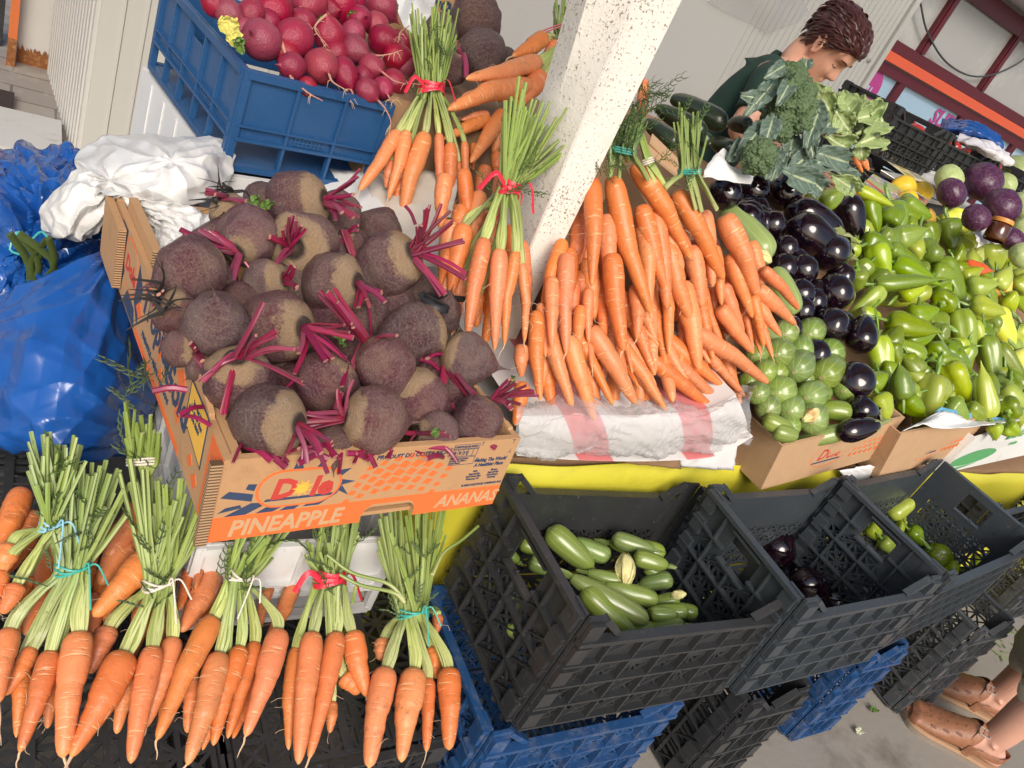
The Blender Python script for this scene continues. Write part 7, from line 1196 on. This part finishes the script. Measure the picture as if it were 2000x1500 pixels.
mb.tube(tw_, np.interp(np.linspace(0, 1, 16), [0, .15, .4, .7, 1], [.05, .10, .14, .14, .15]), 26, flat=.66, up=side)
shp = Vector(at(1503, 172, ypl(wy_-.10))); elb = Vector(at(1450, 262, ypl(wy_-.16))); hnd = Vector(at(1585, 330, ypl(wy_-.30)))
def arm(mb, f, o=0): mb.tube(spline([f[0]+Vector((.06, .08, .02)), f[0], f[0]*.5+f[1]*.5, f[1], f[1]*.5+f[2]*.5, f[2]], 22), np.interp(np.linspace(0, 1, 22), [0, .2, .4, .6, .85, 1], [.06+o, .062+o, .053+o, .043+o, .034, .026]), 16)
arm(mb, (shp, elb, hnd)); sh2 = shp+Vector(side)*.36+Vector((.02, 0, -.02)); sh2 = nb0+(nb0-shp)*.9; sh2.z = shp.z-.03; el2 = sh2+Vector((.08, -.02, -.26)); hn2 = el2+Vector((.22, -.12, -.02)); arm(mb, (sh2, el2, hn2))
for hp, d0 in ((hnd, (hnd-elb).normalized()), (hn2, (hn2-el2).normalized())):
    sd2 = d0.cross(Vector((0, 0, 1))).normalized(); mb.tube([hp, hp+d0*.05, hp+d0*.09], [.026, .036, .034], 12, flat=.5, up=sd2)
    for fi in range(4): b0 = hp+d0*.085+sd2*(fi-1.5)*.019; mb.tube(spline([b0, b0+d0*.035+Vector((0, 0, -.006)), b0+d0*(.062+.006*(fi in (1, 2)))+Vector((0, 0, -.028))], 7), .0088, 8)
    b0 = hp+d0*.03+sd2*.03; mb.tube(spline([b0, b0+sd2*.025+d0*.02, b0+sd2*.03+d0*.045], 6), .0095, 8)
remeshed(mb, 'body', MSK, .0042, wom, 3)
# shirt: torso and sleeves a little outside the body, open at the neck
sb = MB(); sb.tube(tw_[1:], np.interp(np.linspace(0, 1, 15), [0, .12, .4, .7, 1], [.085, .125, .16, .16, .17]), 30, flat=.68, up=side)
for f in ((shp, elb), (sh2, el2)): sb.tube(spline([nb0*.55+f[0]*.45+Vector((0, .02, -.03)), f[0]+Vector((0, .0, .004)), f[0]*.6+f[1]*.4, f[0]*.38+f[1]*.62], 12), [.070, .074, .074, .073, .072, .071, .070, .068, .067, .066, .066, .067], 20)
sb.tube([nb0+Vector((-.01, .01, -.075)), nb0+Vector((0, 0, -.03)), nb0+Vector((.002, -.002, -.012))], [.15, .105, .078], 26)
sh_ = remeshed(sb, 'polo_shirt', MPOLO, .007, wom, 6)
cb = MB(); ring = lambda rr, dz, k: [nb0+Vector((0, 0, dz))+side*(rr*math.cos(a))+Vector((fw.x, fw.y, 0)).normalized()*rr*math.sin(a)+Vector((0, 0, -.02*math.sin(a))) for a in np.linspace(0, 2*math.pi, 30)]
cb.grid([[tuple(q) for q in ring(.088, -.028, 0)], [tuple(q) for q in ring(.080, .004, 0)], [tuple(q) for q in ring(.073, .016, 0)], [tuple(q) for q in ring(.069, .006, 0)]]); solid(cb.build('collar', MPOLO, wom), .003)
# hair: cap plus short curly tufts
def hairline(phi):
    a = abs(phi); return np.interp(a, [0, .35, .75, 1.05, 1.35, 1.6, 1.9, 2.4, 3.15], [.062, .060, .050, .030, .004, .020, -.015, -.055, -.062])
hb = MB(); rows = []
for i in range(26):
    row = []
    for j in range(72):
        phi = -math.pi+2*math.pi*j/72; z0 = hairline(phi); z = z0+(.119-z0)*i/25; p = head_pt(min(.119, z), phi, 0); d = Vector((p.x*.9, p.y, max(0, z)*.9)).normalized(); th = (.008+.008*max(0, z/.12))*min(1, i/3+.25); row.append(tuple(HM @ (p+d*th*(1+.5*nz(p*60)))))
    rows.append(row)
hb.grid(rows, 0, True); rg = random.Random(12)
for _ in range(700):
    phi = rg.uniform(-math.pi, math.pi); z0 = hairline(phi); z = z0+(.118-z0)*rg.random()**.8; p = head_pt(z, phi, .006); d = Vector((p.x*.9, p.y, max(0, p.z))).normalized(); tg = Vector((-.9+rg.uniform(-.35, .35), rg.uniform(-.4, .4), (-.7 if z < .06 else .1)+rg.uniform(-.4, .3))); tg = tg-d*tg.dot(d); top = max(0, (z-.03)/.09); L = .026+.012*top; q = [p]
    for k in range(4): dd = (d*(.30-.16*k)*(.4+.9*top)+tg*.5).normalized(); q.append(q[-1]+dd*L/3)
    hb.tube([HM @ Vector(x) for x in spline([tuple(x) for x in q], 7)], [.0030, .0034, .0034, .0032, .0028, .002, .0008], 5)
hb.build('hair', MHAIR, wom)
fb = MB()
for s_ in (-1, 1):
    fb.tube([HM @ (head_pt(.026+.004*math.sin(t_*3.1), s_*(.20+.45*t_), .0015)) for t_ in np.linspace(0, 1, 9)], [.0012, .0024, .0026, .0026, .0024, .002, .0016, .0012, .0006], 6)
    fb.tube([HM @ (head_pt(-.004-.003*math.sin(t_*3.1), s_*(.26+.34*t_), .0012)) for t_ in np.linspace(0, 1, 9)], .0011, 5)
    fb.tube([HM @ (head_pt(.010+.003*math.sin(t_*3.1), s_*(.26+.36*t_), .0004)) for t_ in np.linspace(0, 1, 9)], .0007, 5, m=1)
    fb.tube([HM @ head_pt(-.047, s_*.10, .0005), HM @ head_pt(-.046, s_*.16, .0005)], .0018, 6, m=1)
fb.tube([HM @ head_pt(-.0705-.002*abs(x)*3, x, .0012) for x in np.linspace(-.34, .34, 11)], .0010, 5, m=1)
fb.build('brow_and_lashes', [MBROW, MLIP], wom)
# second person: feet in sandals at the photo's lower right corner
MSK2 = m_skin('leg_skin', (.50, .26, .18), (.58, .32, .235)); MLEA = mk('tan_leather', (.27, .115, .058), .5, .2, 26, bump=.5, bsc=90, dirt=(.15, .065, .035), da=.54, dsc=18); MSOLE = mk('rubber_sole', (.22, .18, .14), .8, .15, 40); MTRO = mk('khaki_cloth', (.33, .30, .22), .9, .1, 40, bump=.5, bsc=220)
FS = [(-.072, .040, .012, .012), (-.066, .042, .024, .026), (-.045, .046, .031, .036), (-.015, .055, .033, .046), (.02, .056, .034, .047), (.05, .050, .037, .040), (.085, .042, .042, .031), (.115, .036, .046, .025), (.145, .032, .045, .020), (.168, .029, .037, .016), (.180, .027, .022, .010)]
prs = thing('person', 'legs in tan leather sandals and khaki trousers beside the floor crates', 'person', tuple(at(1950, 1490, zpl(0))))
legb = MB(); feet = []
for toe, heel in (((1771, 1386), (1950, 1497)), ((1795, 1312), (1935, 1392))):
    tp, hp = Vector(at(*toe, zpl(.02))), Vector(at(*heel, zpl(.02))); d = (tp-hp).normalized(); L = (tp-hp).length; k = .265/.252; print('foot', L); s = Vector((0, 0, 1)).cross(d); o = tp-d*.186*k; o.z = 0; FMx = Matrix(((d.x*k, s.x*k, 0, o.x), (d.y*k, s.y*k, 0, o.y), (0, 0, 1.05, .0), (0, 0, 0, 1))); feet.append((FMx, d, s, o))
    sec = lambda r, add=0: [tuple(FMx @ Vector((r[0], (r[2]+add)*math.cos(a), max(.026, r[1]+(r[3]+add)*math.sin(a))))) for a in np.linspace(0, 2*math.pi, 25)[:-1]]
    P = spline(FS, 40); cap0 = lambda r: [tuple(FMx @ Vector((r[0], 0, r[1])))]*24
    legb.grid([cap0(P[0])]+[sec(r) for r in P]+[cap0(P[-1])], 0, True); legb.tube(spline([FMx @ Vector((-.012, 0, .055)), FMx @ Vector((-.020, 0, .11)), FMx @ Vector((-.022, 0, .20)), FMx @ Vector((-.030, 0, .32)), FMx @ Vector((-.02, 0, .45))], 20), np.interp(np.linspace(0, 1, 20), [0, .15, .4, .75, 1], [.042, .037, .042, .056, .058]), 22)
    for s2 in (-1, 1): legb.tube([FMx @ Vector((-.012, s2*.030, .085)), FMx @ Vector((-.010, s2*.034, .080))], .012, 10)
    for i in range(5):                                 # toes
        y = (i-2)*.017; legb.tube([FMx @ Vector((.145, y, .034)), FMx @ Vector((.182-.006*abs(i-1.2), y*.98, .030))], [.012, .0095] if i != 1 else [.013, .011], 10)
remeshed(legb, 'body', MSK2, .0038, prs, 3)
MHOLE = mk('perforation_dark', (.16, .075, .05), .8)
for FMx, d, s, o in feet:
    sd_ = bpy.data.objects.new('sandal', None); COL.objects.link(sd_); sd_.parent = prs; sd_.location = o-prs.location
    P = spline(FS, 48); mb = MB(); out = [(r[0], r[2]+.009) for r in P]; poly = [(-.083, 0)]+[(x*1.03, -w) for x, w in out]+[(.197, 0)]+[(x*1.03, w) for x, w in out[::-1]]
    mb.prism(poly, .013, FMx, 0); mb.prism([(x*.99, y*.96) for x, y in poly], .010, FMx @ Matrix.Translation((0, 0, .0135)), 1); mb.build('sole', [MSOLE, mk('footbed', (.40, .24, .14), .7)], sd_, False)
    ub = MB(); rows = []
    for r in [q for q in P if q[0] > .030]: ad = .0042+.003*(r[0] > .16); rows.append([tuple(FMx @ Vector((r[0]+.006*(r[0] > .15), (r[2]+ad)*math.cos(a), max(.020, r[1]+(r[3]+ad)*math.sin(a))))) for a in np.linspace(-.5, math.pi+.5, 30)])
    ub.grid(rows); e = P[-1]; ub.tube([FMx @ Vector((.176, 0, .028)), FMx @ Vector((.192, 0, .026))], [.024, .012], 14, flat=.7)
    solid(ub.build('upper', MLEA, sd_), .0022)
    hb2 = MB()
    for row, xs in ((1.18, (.06, .08, .10, .12, .14)), (1.95, (.06, .08, .10, .12, .14)), (1.57, (.09, .115, .14, .16)), (.55, (.07, .10, .13)), (2.6, (.07, .10, .13))):
        for x in xs:
            r = [np.interp(x, P[:, 0], P[:, k]) for k in range(4)]; c = FMx @ Vector((x, (r[2]+.0048)*math.cos(row), r[1]+(r[3]+.0048)*math.sin(row))); n = (FMx.to_3x3() @ Vector((0, math.cos(row)/r[2], math.sin(row)/r[3]))).normalized(); big = row in (.55, 2.6)
            hb2.lathe([(.0001, .0012), (.007 if big else .0032, .001), (.0078 if big else .0036, -.003)], 10, frame(c, n, d) @ Matrix.Diagonal((1.5 if big else 1, .6 if big else 1, 1, 1)))
    hb2.build('perforation', MHOLE, sd_)
    stp = MB()
    def lp(x, a, ad=.005):
        r = [np.interp(x, P[:, 0], P[:, k]) for k in range(4)]; return FMx @ Vector((x, (r[2]+ad)*math.cos(a), max(.024, r[1]+(r[3]+ad)*math.sin(a))))
    stp.tube(spline([lp(.045, -.4), lp(.030, .5), lp(.022, 1.2), lp(.018, 1.57), lp(.022, 1.95), lp(.030, 2.7), lp(.045, 3.5)], 26), .012, 8, flat=.16, up=tuple(d))
    hz = .052; stp.tube(spline([FMx @ Vector(q) for q in ((.03, -.042, hz-.012), (-.01, -.041, hz), (-.05, -.036, hz+.004), (-.078, -.008, hz+.006), (-.078, .008, hz+.006), (-.05, .036, hz+.004), (-.01, .041, hz), (.03, .042, hz-.012))], 34), .0105, 8, flat=.18, up=(0, 0, 1))
    for s2 in (-1, 1): stp.tube([FMx @ Vector((.028, s2*.041, .020)), FMx @ Vector((.024, s2*.043, .055))], .012, 8, flat=.2, up=tuple(d))
    stp.build('strap', MLEA, sd_)
    bk = MB(); a0 = 2.25 if s.dot(Vector(tow(o))) > 0 else .9; a0 = a0 if False else (1.0 if s.dot(Vector((0, -1, 0))) > 0 else 2.15); c = lp(.022, a0, .009); n = (c-(FMx @ Vector((.022, 0, .05)))).normalized(); BM = frame(c, n, d)
    bk.tube([BM @ Vector((x, y, 0)) for x, y in ((-.014, -.011), (.014, -.011), (.016, 0), (.014, .011), (-.014, .011), (-.016, 0), (-.014, -.011))], .0016, 6); bk.tube([BM @ Vector((0, -.011, .001)), BM @ Vector((0, .011, .001))], .0012, 6); bk.build('buckle', MSTEEL, sd_)
kb = MB()
for (FMx, d, s, o), pz in zip(feet, (.30, .255)):
    c0 = FMx @ Vector((-.026, 0, pz)); kb.tube(spline([c0, c0+Vector((.0, .0, .02)), c0+Vector((.01, .01, .2)), c0+Vector((.02, .02, .5))], 12), np.interp(np.linspace(0, 1, 12), [0, 1], [.088, .10]), 26, cap=False); kb.tube([c0+Vector((0, 0, .004)), c0+Vector((0, 0, .03))], .0905, 26, cap=False)
solid(kb.build('trousers', MTRO, prs), .003)
# litter on the floor
for lab, px, m, w in (('crumpled red wrapper scrap on the concrete beside the grey crate', (1787, 1357), mk('red_foil', (.55, .03, .05), .25), 14), ('curled yellow green leaf on the concrete below the crates', (1705, 1388), MBLEAF, 9), ('pale dry leaf scrap on the open concrete', (1676, 1430), mk('dry_leaf', (.50, .50, .36), .8), 9), ('small brown stalk near the grey crate on the floor', (1912, 1245), MSOIL, 7)):
    p = at(*px, zpl(.006)); k = w*mpp(p); mb = MB().grid(crumple(surf([[p+np.array((x*k, y*k*.7, .004+.006*abs(x*y))) for x in (-1, 0, 1)] for y in (-1, 0, 1)], 12, 12), k*.6, 1.2/k, w)); tag(solid(mb.build('litter', m), .0006), lab, 'litter')
mb = MB(); rg = random.Random(6)
for _ in range(24): p = at(rg.uniform(1930, 2000), rg.uniform(1180, 1290), zpl(.004)); a = rg.uniform(0, 6.3); mb.tube([p, p+np.array((math.cos(a), math.sin(a), 0))*rg.uniform(.02, .06)], .002, 5)
tag(mb.build('leaf_scraps', MZS), 'green leaf scraps strewn on the floor behind the sandals', 'leaf scraps', kind='stuff')
